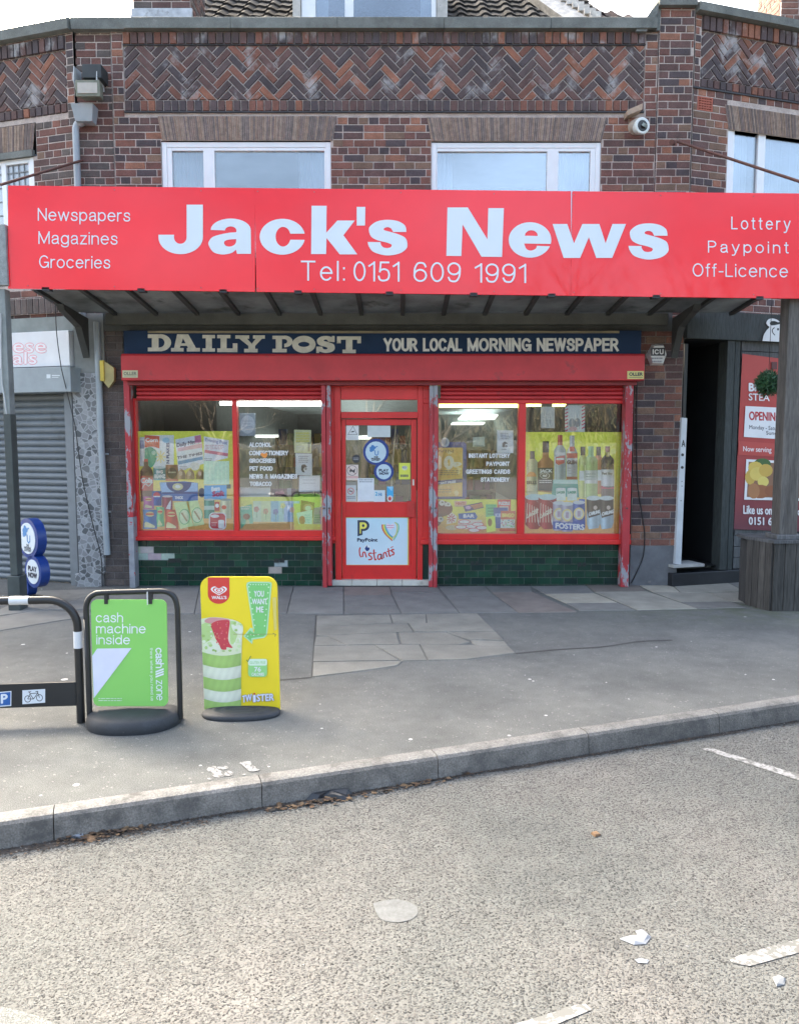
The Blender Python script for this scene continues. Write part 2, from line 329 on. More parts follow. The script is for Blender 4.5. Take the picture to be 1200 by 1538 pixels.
# ================================================================== THE SETTING: ground, road, kerb, pavement
def road_mat():
    m = bpy.data.materials.new('worn_concrete_road'); m.use_nodes = True; t = m.node_tree; N = t.nodes; L = t.links; b = N['Principled BSDF']
    g = N.new('ShaderNodeNewGeometry').outputs['Position']
    def vor(s, f='F1', rnd=1):
        n = N.new('ShaderNodeTexVoronoi'); n.inputs['Scale'].default_value = s; n.feature = f; L.new(wp, n.inputs['Vector']); return n
    def noi(s, d=4, r=.6, vec=None):
        n = N.new('ShaderNodeTexNoise'); n.inputs['Scale'].default_value = s; n.inputs['Detail'].default_value = d; n.inputs['Roughness'].default_value = r
        L.new(vec or g, n.inputs['Vector']); return n
    wn = noi(40, 2); wm = N.new('ShaderNodeVectorMath'); wm.operation = 'MULTIPLY_ADD'; wm.inputs[1].default_value = (.02, .02, .02)
    L.new(wn.outputs['Color'], wm.inputs[0]); L.new(g, wm.inputs[2]); wp = wm.outputs[0]
    def ramp(x, stops, mode='LINEAR'):
        r = N.new('ShaderNodeValToRGB'); r.color_ramp.interpolation = mode; e = r.color_ramp.elements
        while len(e) < len(stops): e.new(.5)
        for q, (p, c) in zip(e, stops): q.position = p; q.color = tuple(c) + (1,)
        L.new(x, r.inputs[0]); return r.outputs[0]
    def mix(f, a, c, kind='MIX'):
        n = N.new('ShaderNodeMix'); n.data_type = 'RGBA'; n.blend_type = kind
        for i, x in ((0, f), (6, a), (7, c)):
            if isinstance(x, (int, float)): n.inputs[i].default_value = x
            elif isinstance(x, tuple): n.inputs[i].default_value = x + (1,)
            else: L.new(x, n.inputs[i])
        return n.outputs[2]
    v1 = vor(105); sx = N.new('ShaderNodeSeparateColor'); L.new(v1.outputs['Color'], sx.inputs[0])
    stones = ramp(sx.outputs[0], [(0, (.07, .068, .065)), (.10, (.22, .21, .20)), (.24, (.40, .385, .36)), (.42, (.47, .455, .425)), (.66, (.52, .50, .465)), (.84, (.46, .41, .38)), (.93, (.66, .65, .62))], 'CONSTANT')
    cem = mix(noi(160, 3).outputs[0], (.40, .385, .355), (.58, .56, .525))
    mask = ramp(v1.outputs['Distance'], [(0, (1, 1, 1)), (.32, (1, 1, 1)), (.52, (0, 0, 0))])
    c = mix(mask, cem, stones)
    v2 = vor(42); s2 = N.new('ShaderNodeSeparateColor'); L.new(v2.outputs['Color'], s2.inputs[0])
    big = ramp(s2.outputs[1], [(0, (.13, .125, .12)), (.25, (.30, .285, .265)), (.5, (.46, .44, .41)), (.8, (.56, .53, .50))], 'CONSTANT')
    pick = ramp(s2.outputs[2], [(0, (0, 0, 0)), (.8, (1, 1, 1))], 'CONSTANT')
    m2 = mix(1.0, ramp(v2.outputs['Distance'], [(0, (1, 1, 1)), (.2, (1, 1, 1)), (.3, (0, 0, 0))]), pick, 'MULTIPLY')
    c = mix(m2, c, big)
    pits = ramp(noi(95, 2, .5).outputs[0], [(.35, (1, 1, 1)), (.41, (0, 0, 0))]); c = mix(pits, c, (.17, .165, .16))
    ton = ramp(noi(.9, 5, .6).outputs[0], [(.28, (.185, .206, .216)), (.48, (.25, .266, .272)), (.72, (.31, .311, .315))]); c = mix(1.0, c, ton, 'MULTIPLY')
    ton2 = ramp(noi(7, 4, .6).outputs[0], [(.3, (.85, .85, .85)), (.65, (1.04, 1.04, 1.04))]); c = mix(1.0, c, ton2, 'MULTIPLY')
    oil = ramp(noi(1.9, 6, .72).outputs[0], [(.62, (1, 1, 1)), (.74, (.70, .70, .71))]); c = mix(1.0, c, oil, 'MULTIPLY')
    hl = noi(2.3, 3, .5); vv = N.new('ShaderNodeTexVoronoi'); vv.feature = 'DISTANCE_TO_EDGE'; vv.inputs['Scale'].default_value = .55
    wv = N.new('ShaderNodeVectorMath'); wv.operation = 'MULTIPLY_ADD'; wv.inputs[1].default_value = (.5, .5, .5); L.new(hl.outputs['Color'], wv.inputs[0]); L.new(wp, wv.inputs[2]); L.new(wv.outputs[0], vv.inputs['Vector'])
    crk = ramp(vv.outputs['Distance'], [(0, (.62, .62, .62)), (.004, (1, 1, 1))]); c = mix(.55, c, mix(1.0, c, crk, 'MULTIPLY'))
    L.new(c, b.inputs['Base Color']); b.inputs['Roughness'].default_value = .85
    bp = N.new('ShaderNodeBump'); bp.inputs['Distance'].default_value = .005; L.new(mask, bp.inputs['Height'])
    bp2 = N.new('ShaderNodeBump'); bp2.inputs['Distance'].default_value = .0025; L.new(noi(120, 4).outputs[0], bp2.inputs['Height']); L.new(bp.outputs[0], bp2.inputs['Normal'])
    L.new(bp2.outputs[0], b.inputs['Normal']); return m
def asphalt_mat(name, dark=.10, gum=True, moss=False):
    m = bpy.data.materials.new(name); m.use_nodes = True; t = m.node_tree; N = t.nodes; L = t.links; b = N['Principled BSDF']
    g = N.new('ShaderNodeNewGeometry').outputs['Position']
    def noi(s, d=4, r=.6):
        n = N.new('ShaderNodeTexNoise'); n.inputs['Scale'].default_value = s; n.inputs['Detail'].default_value = d; n.inputs['Roughness'].default_value = r; L.new(g, n.inputs['Vector']); return n.outputs[0]
    def ramp(x, stops):
        r = N.new('ShaderNodeValToRGB'); e = r.color_ramp.elements
        while len(e) < len(stops): e.new(.5)
        for q, (p, c) in zip(e, stops): q.position = p; q.color = tuple(c) + (1,)
        L.new(x, r.inputs[0]); return r.outputs[0]
    def mix(f, a, c, kind='MIX'):
        n = N.new('ShaderNodeMix'); n.data_type = 'RGBA'; n.blend_type = kind
        for i, x in ((0, f), (6, a), (7, c)):
            if isinstance(x, (int, float)): n.inputs[i].default_value = x
            elif isinstance(x, tuple): n.inputs[i].default_value = x + (1,)
            else: L.new(x, n.inputs[i])
        return n.outputs[2]
    d = dark
    c = ramp(noi(210, 3, .7), [(.3, (d * .42, d * .43, d * .43)), (.5, (d, d * 1.03, d * .99)), (.68, (d * 2.0, d * 2.03, d * 1.95))])
    v = N.new('ShaderNodeTexVoronoi'); v.inputs['Scale'].default_value = 110; L.new(g, v.inputs['Vector'])
    sp = N.new('ShaderNodeSeparateColor'); L.new(v.outputs['Color'], sp.inputs[0])
    fl = ramp(sp.outputs[0], [(.985, (0, 0, 0)), (.992, (.6, .6, .6))]); c = mix(fl, c, (d * 2.6, d * 2.5, d * 2.4))
    c = mix(1.0, c, ramp(noi(1.3, 5), [(.3, (.70, .71, .72)), (.5, (1, 1, 1)), (.7, (1.22, 1.21, 1.18))]), 'MULTIPLY')
    c = mix(1.0, c, ramp(noi(9, 4), [(.3, (.88, .88, .88)), (.7, (1.1, 1.1, 1.1))]), 'MULTIPLY')
    if gum:
        for s, th in ((3.1, .055), (5.7, .07), (2.0, .05)):
            v = N.new('ShaderNodeTexVoronoi'); v.inputs['Scale'].default_value = s; L.new(g, v.inputs['Vector'])
            sp = N.new('ShaderNodeSeparateColor'); L.new(v.outputs['Color'], sp.inputs[0])
            mt = N.new('ShaderNodeMath'); mt.operation = 'MULTIPLY'; mt.inputs[1].default_value = th; L.new(sp.outputs[1], mt.inputs[0])
            lt = N.new('ShaderNodeMath'); lt.operation = 'LESS_THAN'; L.new(v.outputs['Distance'], lt.inputs[0]); L.new(mt.outputs[0], lt.inputs[1])
            c = mix(lt.outputs[0], c, (.50, .50, .48))
    if moss:
        sx = N.new('ShaderNodeSeparateXYZ'); L.new(g, sx.inputs[0])
        a = N.new('ShaderNodeMapRange'); a.inputs[1].default_value = 1.2; a.inputs[2].default_value = 3.6; L.new(sx.outputs[0], a.inputs[0])
        e = N.new('ShaderNodeMapRange'); e.inputs[1].default_value = -2.2; e.inputs[2].default_value = -1.1; L.new(sx.outputs[1], e.inputs[0])
        q = N.new('ShaderNodeMath'); q.operation = 'MULTIPLY'; L.new(a.outputs[0], q.inputs[0]); L.new(e.outputs[0], q.inputs[1])
        q2 = N.new('ShaderNodeMath'); q2.operation = 'MULTIPLY'; L.new(q.outputs[0], q2.inputs[0]); L.new(ramp(noi(6, 5), [(.35, (0, 0, 0)), (.6, (.8, .8, .8))]), q2.inputs[1])
        c = mix(q2.outputs[0], c, (.085, .10, .05))
    L.new(c, b.inputs['Base Color']); b.inputs['Roughness'].default_value = .9
    bp = N.new('ShaderNodeBump'); bp.inputs['Distance'].default_value = .004; L.new(noi(230, 3), bp.inputs['Height']); L.new(bp.outputs[0], b.inputs['Normal'])
    return m
ROAD_Z = -.12; Z_ = Vector((0, 0, 1))
mb = MB(); mb.face([(-400, -400, -.16), (400, -400, -.16), (400, 400, -.16), (-400, 400, -.16)])
mb.build('ground', asphalt_mat('plain_asphalt', .09, False), kind='structure', label='dark asphalt ground around the parade')
k0, k1 = G(0, 1222), G(1200, 1045)
kd = (k1 - k0).normalized(); kn = Vector((kd.y, -kd.x, 0))              # kn points to the road
ka, kb_ = k0 - kd * 14, k1 + kd * 16
KW = .095
mb = MB()
e0 = G(0, 1515, ROAD_Z); e1 = G(80, 1540, ROAD_Z); ed = (e1 - e0).normalized()
rz_ = Vector((0, 0, ROAD_Z)); mb.face([ka + kn * .02 + rz_, kb_ + kn * .02 + rz_, kb_ + kn * 12 + rz_, ka + kn * 12 + rz_][::-1])
mb.build('road', road_mat(), kind='structure', label='pale worn concrete road with exposed stones')
mb = MB(); cq = [G(-40, 1500, ROAD_Z), G(0, 1514, ROAD_Z), G(28, 1520, ROAD_Z), G(55, 1528, ROAD_Z), G(86, 1541, ROAD_Z), G(130, 1580, ROAD_Z), G(-40, 1700, ROAD_Z)]
mb.face([p + Z_ * .004 for p in cq]); mb.build('road', asphalt_mat('dark_lane_asphalt', .14, False), kind='structure', label='darker asphalt lane at the bottom left corner', fix=False)
mb = MB()
mb.prism([ka, kb_, Vector((kb_.x, 40, 0)), Vector((ka.x, 40, 0))], (0, 0, -.159))
mb.build('pavement', asphalt_mat('pavement_asphalt', .112, True, True), kind='structure', label='grey asphalt pavement spotted with white gum')
# kerb stones
STONE = M('kerb_concrete', attr=True, rough=.88, var=.34, scale=6, grain=.32, gscale=130, bump=.005, bscale=70, stain=(.085, .08, .075), sscale=5, sth=.55)
mb = MB(); joints = [(-.2, 0)]
t0 = (G(388, 1165) - k0).dot(kd)         # a joint seen in the photograph
L_ = .925
i = -18
while i < 22:
    a = k0 + kd * (t0 + i * L_ + .0022); b = k0 + kd * (t0 + (i + 1) * L_ - .0022); sh = random.uniform(.88, 1.1)
    prof = [(-.003, -.125), (-.003, .002), (KW - .035, .003), (KW - .014, -.004), (KW - .003, -.018), (KW + .006, -.125)]
    pa = [a + kn * x + Vector((0, 0, z)) for x, z in prof]; pb = [b + kn * x + Vector((0, 0, z)) for x, z in prof]
    n = len(prof); c = (.185 * sh, .18 * sh, .168 * sh); cf = (.165 * sh, .152 * sh, .136 * sh)
    mb.add(pa + pb, [(1, 2, n + 2, n + 1), (2, 3, n + 3, n + 2)], c, True); mb.add(pa + pb, [(3, 4, n + 4, n + 3), (4, 5, n + 5, n + 4)], cf, False)
    mb.add(pa + pb, [list(range(n)), list(range(n, 2 * n))], cf)
    i += 1
mb.build('kerb', STONE, kind='structure', label='grey concrete kerb stones along the road', fix=False)
# paving slabs before the shop (a band) and a broken patch
SLAB = M('paving_slab', attr=True, rough=.85, var=.18, scale=4, grain=.2, gscale=140, bump=.002, bscale=110, stain=(.11, .115, .105), sscale=2.4, sth=.62)
rs = random.Random(5)
def slab(mb, px, c, h=.006):
    pts = [G(u, v) for u, v in px]; ce = sum(pts, Vector()) / len(pts)
    pts = [p + (ce - p).normalized() * .007 for p in pts]
    t = rs.uniform(.82, .95); mb.brick(pts, (0, 0, 1), h + rs.uniform(0, .002), .003, tuple(x * t for x in c))
g1, g2, g3, g4 = (.18, .178, .17), (.205, .20, .185), (.40, .37, .30), (.31, .295, .25)
mb = MB()
band = [[(170, 885), (246, 884), (196, 915), (60, 917)], [(246, 884), (300, 883), (292, 923), (150, 923), (196, 915)],
        [(300, 883), (356, 883), (340, 922), (292, 923)], [(356, 883), (441, 882), (431, 922), (340, 922)],
        [(441, 882), (516, 882), (516, 890), (439, 890)], [(439, 890), (516, 890), (516, 923), (431, 922)],
        [(516, 882), (585, 882), (589, 895), (516, 895)], [(516, 895), (589, 895), (596, 910), (517, 910)], [(517, 910), (596, 910), (603, 922), (517, 923)],
        [(585, 882), (658, 882), (662, 891), (588, 891)], [(588, 891), (662, 891), (690, 921), (603, 922)],
        [(658, 882), (728, 881), (741, 895), (670, 895)], [(670, 895), (741, 895), (779, 921), (690, 921)],
        [(728, 881), (797, 881), (800, 890), (738, 890)], [(738, 890), (800, 890), (867, 920), (779, 921)],
        [(797, 881), (880, 880), (893, 892), (818, 893)], [(818, 893), (893, 892), (928, 906), (850, 907)], [(850, 907), (928, 906), (955, 917), (870, 918)],
        [(880, 880), (958, 879), (972, 889), (893, 890)], [(893, 890), (972, 889), (1048, 915), (957, 917)],
        [(958, 879), (1005, 876), (1022, 891), (980, 890)], [(980, 890), (1065, 891), (1098, 904), (1022, 905)], [(1022, 905), (1098, 904), (1120, 913), (1048, 915)],
        [(1005, 876), (1085, 872), (1120, 889), (1022, 891)], [(1085, 872), (1190, 872), (1200, 888), (1120, 889)], [(1065, 891), (1180, 889), (1190, 910), (1098, 904)],
        [(60, 888), (170, 885), (60, 917), (-30, 930)], [(-30, 932), (60, 917), (150, 923), (20, 945), (-30, 953)]]
cs = [g1, g1, g1, g1, g1, g1, (.215, .185, .165), g1, g1, g1, g1, g1, g1, g1, (.22, .19, .17), g1, g3, g2, (.2, .175, .15), g4, g3, g4, g2, g4, g2, g4, g2, g2]
for px, c in zip(band, cs): slab(mb, px, c)
patch = [[(475, 926), (586, 924), (590, 937), (474, 942)], [(586, 924), (640, 923), (641, 937), (590, 937)], [(640, 923), (717, 922), (745, 950), (622, 950), (612, 937), (641, 937)],
         [(474, 942), (612, 937), (622, 950), (474, 956)], [(474, 956), (596, 951), (601, 969), (520, 970), (492, 957)], [(474, 957), (492, 957), (520, 970), (471, 971)],
         [(598, 951), (670, 951), (708, 966), (690, 970), (602, 969)], [(670, 951), (745, 950), (758, 963), (706, 962)], [(706, 963), (758, 964), (764, 971), (720, 972), (708, 967)],
         [(471, 971), (562, 970), (600, 993), (469, 995)], [(562, 970), (630, 969), (642, 993), (605, 994)], [(630, 969), (764, 971), (775, 982), (700, 992), (642, 993)],
         [(469, 996), (606, 994), (598, 1001), (560, 1007), (468, 1018)]]
for px in patch: slab(mb, px, (.21, .205, .182))
mb.build('paving_slabs', SLAB, kind='structure', label='grey stone paving slabs along the shop front and a cracked patch', fix=False)
# dark joints are the gaps; a thin tar seam runs on from the patch
mb = MB(); sp = Print(lambda u, v: G(u, v), (0, 0, 1), .002, .0004)
sp.stroke(spline([(775, 982), (840, 976), (905, 972), (960, 964), (1010, 962)]), 1.6, (.05, .05, .05))
sp.stroke(spline([(420, 1022), (445, 1020), (468, 1018)]), 1.6, (.05, .05, .05)); sp.stroke([(475, 925), (468, 1018)], 1.6, (.05, .05, .05))
sp.build('tar_seam', M('tar', attr=True, rough=.8, var=.3, scale=40), kind='structure', label='thin dark tar seam across the pavement', fix=False)
# road markings
WPAINT = M('road_paint', attr=True, rough=.8, var=.12, scale=20, chips=(.125, .126, .12), cscale=30, cth=.49, grain=.22)
rm = Print(lambda u, v: G(u, v, ROAD_Z), (0, 0, 1), .003, .0006); W2 = (.29, .29, .285)
rm.poly([(1054, 1126), (1066, 1124), (1212, 1168), (1212, 1177)], W2)
rm.build('road_marking', WPAINT, kind='structure', label='thin white line painted on the road near the kerb', fix=False)
rm = Print(lambda u, v: G(u, v, ROAD_Z), (0, 0, 1), .003, .0006)
rm.poly([(1096, 1444), (1112, 1436), (1260, 1396), (1260, 1416), (1126, 1453), (1100, 1448)], W2)
rm.build('road_marking', WPAINT, kind='structure', label='chipped white dash at the right of the road', fix=False)
rm = Print(lambda u, v: G(u, v, ROAD_Z), (0, 0, 1), .003, .0006)
rm.poly([(770, 1541), (868, 1511), (880, 1510), (888, 1519), (812, 1550)], W2)
rm.build('road_marking', WPAINT, kind='structure', label='chipped white dash at the bottom of the road', fix=False)
rm = Print(lambda u, v: G(u, v), (0, 0, 1), .003, .0004)
rm.tf = (290, 1120, 10)
rm.poly(spline([(207, 370), (235, 335), (290, 322), (350, 325), (350, 345), (380, 370), (430, 395), (420, 420), (450, 450), (485, 468), (450, 478), (410, 492), (350, 486), (285, 458), (300, 430), (270, 405), (225, 398)], 3), W2)
rm.ell(445, 342, 82, 29, W2); rm.ell(530, 430, 66, 38, W2); rm.ell(250, 512, 34, 13, W2); rm.ell(765, 446, 26, 13, W2)
rm.poly([(683, 282), (720, 262), (790, 254), (865, 247), (868, 278), (905, 322), (935, 330), (945, 362), (1008, 372), (985, 388), (910, 404), (850, 404), (815, 385), (805, 360), (760, 330), (728, 290)], W2)
rm.build('pavement_marking', M('pavement_paint', attr=True, rough=.8, var=.08, chips=(.10, .102, .10), cscale=45, cth=.52, grain=.2), kind='structure', label='white painted bay number on the pavement by the kerb', fix=False)
# pale filled patch in the road
rm = Print(lambda u, v: G(u, v, ROAD_Z), (0, 0, 1), .002, .0004)
rm.poly(spline([(560, 1358), (592, 1352), (622, 1360), (626, 1376), (604, 1386), (572, 1382), (560, 1358)], 4), (.118, .124, .126))
rm.build('road_patch', M('patch_concrete', attr=True, rough=.8, var=.2, scale=25, grain=.1), kind='structure', label='small smooth pale repair in the road', fix=False)

# ================================================================== FRAMES OF THE THREE FACADES
Z = Vector((0, 0, 1))
class Fr:
    def __init__(s, o, x, n):
        s.o = Vector(o); s.x = Vector(x).normalized(); s.n = Vector(n).normalized()
        s.M = Matrix(((s.x.x, s.n.x, 0, s.o.x), (s.x.y, s.n.y, 0, s.o.y), (s.x.z, s.n.z, 1, s.o.z), (0, 0, 0, 1)))
    def pt(s, a, z, d=0): return s.o + s.x * a + Z * z + s.n * d
    def on(s, u, v, d=0): return PL(u, v, s.o + s.n * d, s.n)
    def mp(s, d=0): return lambda u, v: s.on(u, v, d)
    def sz(s, u, v, d=0): p = s.on(u, v, d); return (p - s.o).dot(s.x), p.z
    def px(s, u0, v0, u1, v1, d=0):
        um, vm = (u0 + u1) / 2, (v0 + v1) / 2
        a0, a1 = sorted((s.sz(u0, vm, d)[0], s.sz(u1, vm, d)[0])); return a0, a1, s.sz(um, v1, d)[1], s.sz(um, v0, d)[1]
def fbox(mb, fr, u0, v0, u1, v1, d0, d1, c=None):
    a0, a1, z0, z1 = fr.px(u0, v0, u1, v1, max(d0, d1)); mb.box((a0, d0, z0), (a1, d1, z1), c, fr.M)
WA = R(17)
FM = Fr((0, 0, 0), (1, 0, 0), (0, -1, 0))
XL, XR = -3.49, 3.15
FL = Fr((XL, 0, 0), (math.cos(WA), -math.sin(WA), 0), (-math.sin(WA), -math.cos(WA), 0))     # s runs to the right, so the wing has s < 0
FR = Fr((XR, 0, 0), (math.cos(WA), math.sin(WA), 0), (math.sin(WA), -math.cos(WA), 0))

REDS = [((.142, .066, .054), 5), ((.108, .062, .056), 6), ((.185, .082, .062), 3), ((.070, .054, .058), 3), ((.25, .115, .075), 2), ((.175, .11, .078), 2)]
DARKS = [((.11, .062, .056), 4), ((.082, .058, .058), 7), ((.066, .052, .056), 3), ((.175, .076, .055), 2.5), ((.225, .095, .06), 1.2)]
GREYS = [((.10, .082, .075), 4), ((.085, .07, .066), 3), ((.12, .095, .085), 2)]
MORT = (.42, .355, .32)
def pick(pal, r):
    t = r.uniform(0, sum(w_ for _, w_ in pal))
    for c, w_ in pal:
        t -= w_
        if t <= 0: break
    k = r.uniform(.85, 1.15); return tuple(x * k for x in c)
BRICK = M('old_red_brick', attr=True, rough=.88, var=.2, scale=9, grain=.22, gscale=90, bump=.003, bscale=110, stain=(.04, .037, .038), sscale=2.2, sth=.62)
BRICK_S = M('sooty_brick_with_white_salts', attr=True, rough=.88, var=.22, scale=9, grain=.2, gscale=90, bump=.003, bscale=110, stain=(.36, .35, .35), sscale=3.6, sth=.545, stretch=(1, 1, .8))
def backing(mb, fr, s0, s1, z0, z1, holes, d=0, c=MORT, reveal=.11):
    xs = sorted({s0, s1} | {min(max(q, s0), s1) for h in holes for q in h[:2]}); zs = sorted({z0, z1} | {min(max(q, z0), z1) for h in holes for q in h[2:]})
    for a, b in zip(xs, xs[1:]):
        for p, q in zip(zs, zs[1:]):
            m, k = (a + b) / 2, (p + q) / 2
            if any(h[0] <= m <= h[1] and h[2] <= k <= h[3] for h in holes): continue
            mb.face([fr.pt(a, p, d), fr.pt(b, p, d), fr.pt(b, q, d), fr.pt(a, q, d)], c)
    for a, b, p, q in holes:
        for e in (((a, p), (a, q)), ((b, p), (b, q)), ((a, p), (b, p)), ((a, q), (b, q))):
            (x0, y0), (x1, y1) = e; mb.face([fr.pt(x0, y0, d), fr.pt(x1, y1, d), fr.pt(x1, y1, d - reveal), fr.pt(x0, y0, d - reveal)], (.09, .06, .05))
def brickwork(mb, fr, s0, s1, z0, z1, holes=(), pal=REDS, ch=.078, L=.225, gap=.010, proj=.006, d=0, seed=1, back=True, mort=MORT, headers=4, bev=.004):
    r = random.Random(seed)
    if back: backing(mb, fr, s0, s1, z0, z1, holes, d, mort)
    z = z0; k = 0
    while z < z1 - .012:
        zt = min(z + ch, z1); free = [(s0, s1)]
        for h in holes:
            if h[2] < zt - .01 and h[3] > z + .01:
                free = [q for a, b in free for q in ((a, min(b, h[0])), (max(a, h[1]), b)) if q[1] - q[0] > .02]
        hd = headers and k % headers == headers - 1; l = L / 2 if hd else L
        off = (0, .5)[k % 2] * l + r.uniform(-.008, .008)
        for a, b in free:
            x = s0 - l + (off if not hd else L / 4) ; 
            while x < b:
                p, q = max(x, a), min(x + l, b)
                if q - p > .03:
                    g = gap / 2; j = lambda: r.uniform(-.0015, .0015)
                    zz0, zz1 = z + g, zt - g
                    mb.brick([fr.pt(p + g + j(), zz0 + j(), d), fr.pt(q - g + j(), zz0 + j(), d), fr.pt(q - g + j(), zz1 + j(), d), fr.pt(p + g + j(), zz1 + j(), d)], fr.n, proj + r.uniform(-.002, .002), bev, pick(pal, r))
                x += l * (1 if hd or r.random() > .06 else .5)
        z += ch; k += 1
def soldier(mb, fr, s0, s1, z0, z1, pal=DARKS, w_=.083, gap=.010, d=0, proj=.01, seed=3, mort=MORT, back=True):
    r = random.Random(seed); n = max(1, round((s1 - s0) / w_)); ww = (s1 - s0) / n
    if back: mb.face([fr.pt(s0, z0, d), fr.pt(s1, z0, d), fr.pt(s1, z1, d), fr.pt(s0, z1, d)], mort)
    for i in range(n):
        a, b = s0 + i * ww + gap / 2, s0 + (i + 1) * ww - gap / 2
        mb.brick([fr.pt(a, z0 + .004, d), fr.pt(b, z0 + .004, d), fr.pt(b, z1 - .004, d), fr.pt(a, z1 - .004, d)], fr.n, proj + r.uniform(-.002, .002), .004, pick(pal, r))
def clip(poly, a, b, keep):
    """cut a convex polygon by coordinate a at value b"""
    out = []
    for i in range(len(poly)):
        p, q = poly[i - 1], poly[i]; ip, iq = keep * (p[a] - b) >= 0, keep * (q[a] - b) >= 0
        if ip != iq:
            t = (b - p[a]) / (q[a] - p[a]); out.append((p[0] + (q[0] - p[0]) * t, p[1] + (q[1] - p[1]) * t))
        if iq: out.append(q)
    return out
def herringbone(mb, fr, s0, s1, z0, z1, seed=4, d=-.01, L=.232, W=.077, gap=.011):
    r = random.Random(seed); mb.face([fr.pt(s0, z0, d), fr.pt(s1, z0, d), fr.pt(s1, z1, d), fr.pt(s0, z1, d)], (.37, .325, .30))
    q2 = math.sqrt(2); g = gap / 2; px_, pz = q2 * L, q2 * W
    xy = lambda u, v: ((u - v) / q2 + s0 + .02, (u + v) / q2 + z0)
    for i in range(-2, int((s1 - s0) / px_) + 3):
        for k in range(-6, int((z1 - z0) / pz) + 8):
            bu, bv = i * L + k * W, -i * L + k * W
            for u0, u1, v0, v1 in ((0, L, 0, W), (L, L + W, W - L, W)):
                poly = [xy(bu + u0 + g, bv + v0 + g), xy(bu + u1 - g, bv + v0 + g), xy(bu + u1 - g, bv + v1 - g), xy(bu + u0 + g, bv + v1 - g)]
                for a, b, kp in ((0, s0 + .006, 1), (0, s1 - .006, -1), (1, z0 + .006, 1), (1, z1 - .006, -1)):
                    poly = clip(poly, a, b, kp)
                    if len(poly) < 3: break
                if len(poly) < 3: continue
                ar = abs(sum(poly[j - 1][0] * poly[j][1] - poly[j][0] * poly[j - 1][1] for j in range(len(poly)))) / 2
                if ar < .0006: continue
                mb.brick([fr.pt(x, z, d) for x, z in poly], fr.n, .012 + r.uniform(-.003, .003), .004, pick(DARKS, r))
def tile_lintel(mb, fr, top, bot, zt, zb, d=.014, seed=5):
    """flat arch of thin creasing tiles on edge"""
    r = random.Random(seed); n = int((top[1] - top[0]) / .021)
    mb.prism([fr.pt(top[0], zt, 0), fr.pt(top[1], zt, 0), fr.pt(bot[1], zb, 0), fr.pt(bot[0], zb, 0)], fr.n * (d - .006), (.42, .35, .30))
    for i in range(n):
        e0, e1 = (i + .1) / n, (i + .9) / n; l = lambda q, t: q[0] + (q[1] - q[0]) * t
        c = random.Random(seed * 99 + i).choice([(.20, .145, .12), (.25, .175, .13), (.145, .115, .105), (.28, .21, .165), (.17, .13, .12)])
        mb.brick([fr.pt(l(bot, e0), zb + .003, d - .007), fr.pt(l(bot, e1), zb + .003, d - .007), fr.pt(l(top, e1), zt - .003, d - .007), fr.pt(l(top, e0), zt - .003, d - .007)], fr.n, .007 + r.uniform(-.002, .003), .001, c)

# ================================================================== THE SHOP BUILDING (upper storey)
GLASS_UP = glass_mat('upper_window_glass', .24, (.75, .8, .84))
GLASS = glass_mat('shop_window_glass', .12, (.99, 1, 1))
UPVC = M('white_window_frame', (.74, .76, .78), rough=.35, var=.04)
COPE = M('weathered_concrete_coping', (.155, .165, .155), rough=.9, var=.3, scale=5, grain=.2, gscale=110, stain=(.34, .35, .34), sscale=7, sth=.66, bump=.003)
DARKIN = M('dim_room', (.10, .11, .12), rough=.9)
CURT = M('white_net_curtain', (.62, .66, .70), rough=.9, var=.08, scale=30, stretch=(8, 8, .3))
shop = thing('shop_building', 'brown brick shop with zigzag brick band, two upper windows and a red shopfront', 'shop', (0, 0, 0))
zC1, zC0 = FM.sz(600, 29)[1], FM.sz(600, 47)[1]
zS1, zP1, zP0, zS0 = FM.sz(600, 48)[1], FM.sz(600, 67)[1], FM.sz(600, 150)[1], FM.sz(600, 167)[1]
sA, sB = FM.sz(172, 225)[0], FM.sz(984, 225)[0]
pA, pB = FM.sz(186, 110)[0], FM.sz(968, 110)[0]
w1 = (FM.sz(243, 250)[0], FM.sz(497, 250)[0], 3.7, FM.sz(600, 211)[1]); w2 = (FM.sz(648, 250)[0], FM.sz(902, 250)[0], 3.7, FM.sz(600, 212)[1])
def lint(u0, u1, a0, a1, v0, v1): return (FM.sz(u0, v0)[0], FM.sz(u1, v0)[0]), (FM.sz(a0, v1)[0], FM.sz(a1, v1)[0]), FM.sz(600, v0)[1], FM.sz(600, v1)[1]
l1 = lint(237, 506, 244, 500, 174, 211); l2 = lint(641, 912, 648, 903, 176, 212)
zig = (pA, pB, zS0, zS1)
mb = MB()
brickwork(mb, FM, sA, sB, 2.95, zC0, [w1, w2, (l1[1][0], l1[1][1], l1[3], l1[2]), (l2[1][0], l2[1][1], l2[3], l2[2]), zig], seed=21)
brickwork(mb, FM, XL, sA - .012, 2.95, zC0, pal=GREYS[:2] + REDS[:2], seed=22, d=-.02)          # left pier
mb.build('brick_wall', BRICK, shop)
mb = MB(); backing(mb, FM, XL - .02, XR + .1, 2.95, zC0, [w1, w2], -.115, (.03, .03, .03), 0); mb.box((XL, -.13, 2.9), (XL + .02, -.02, zC0), mat=FM.M); mb.build('blackout_backing', M('blackout_sheet', (.03, .03, .03)), shop, fix=False)  # unseen dark sheet added behind the brickwork to close gaps that leak light
mb = MB(); herringbone(mb, FM, pA, pB, zP0, zP1); mb.build('herringbone_panel', BRICK_S, shop)
mb = MB(); soldier(mb, FM, pA, pB, zS0, zP0, d=-.004, proj=.018); mb.build('soldier_course', BRICK, shop)
mb = MB(); soldier(mb, FM, pA, pB, zP1, zS1, seed=8, d=-.004, proj=.03); mb.build('soldier_course', BRICK_S, shop)
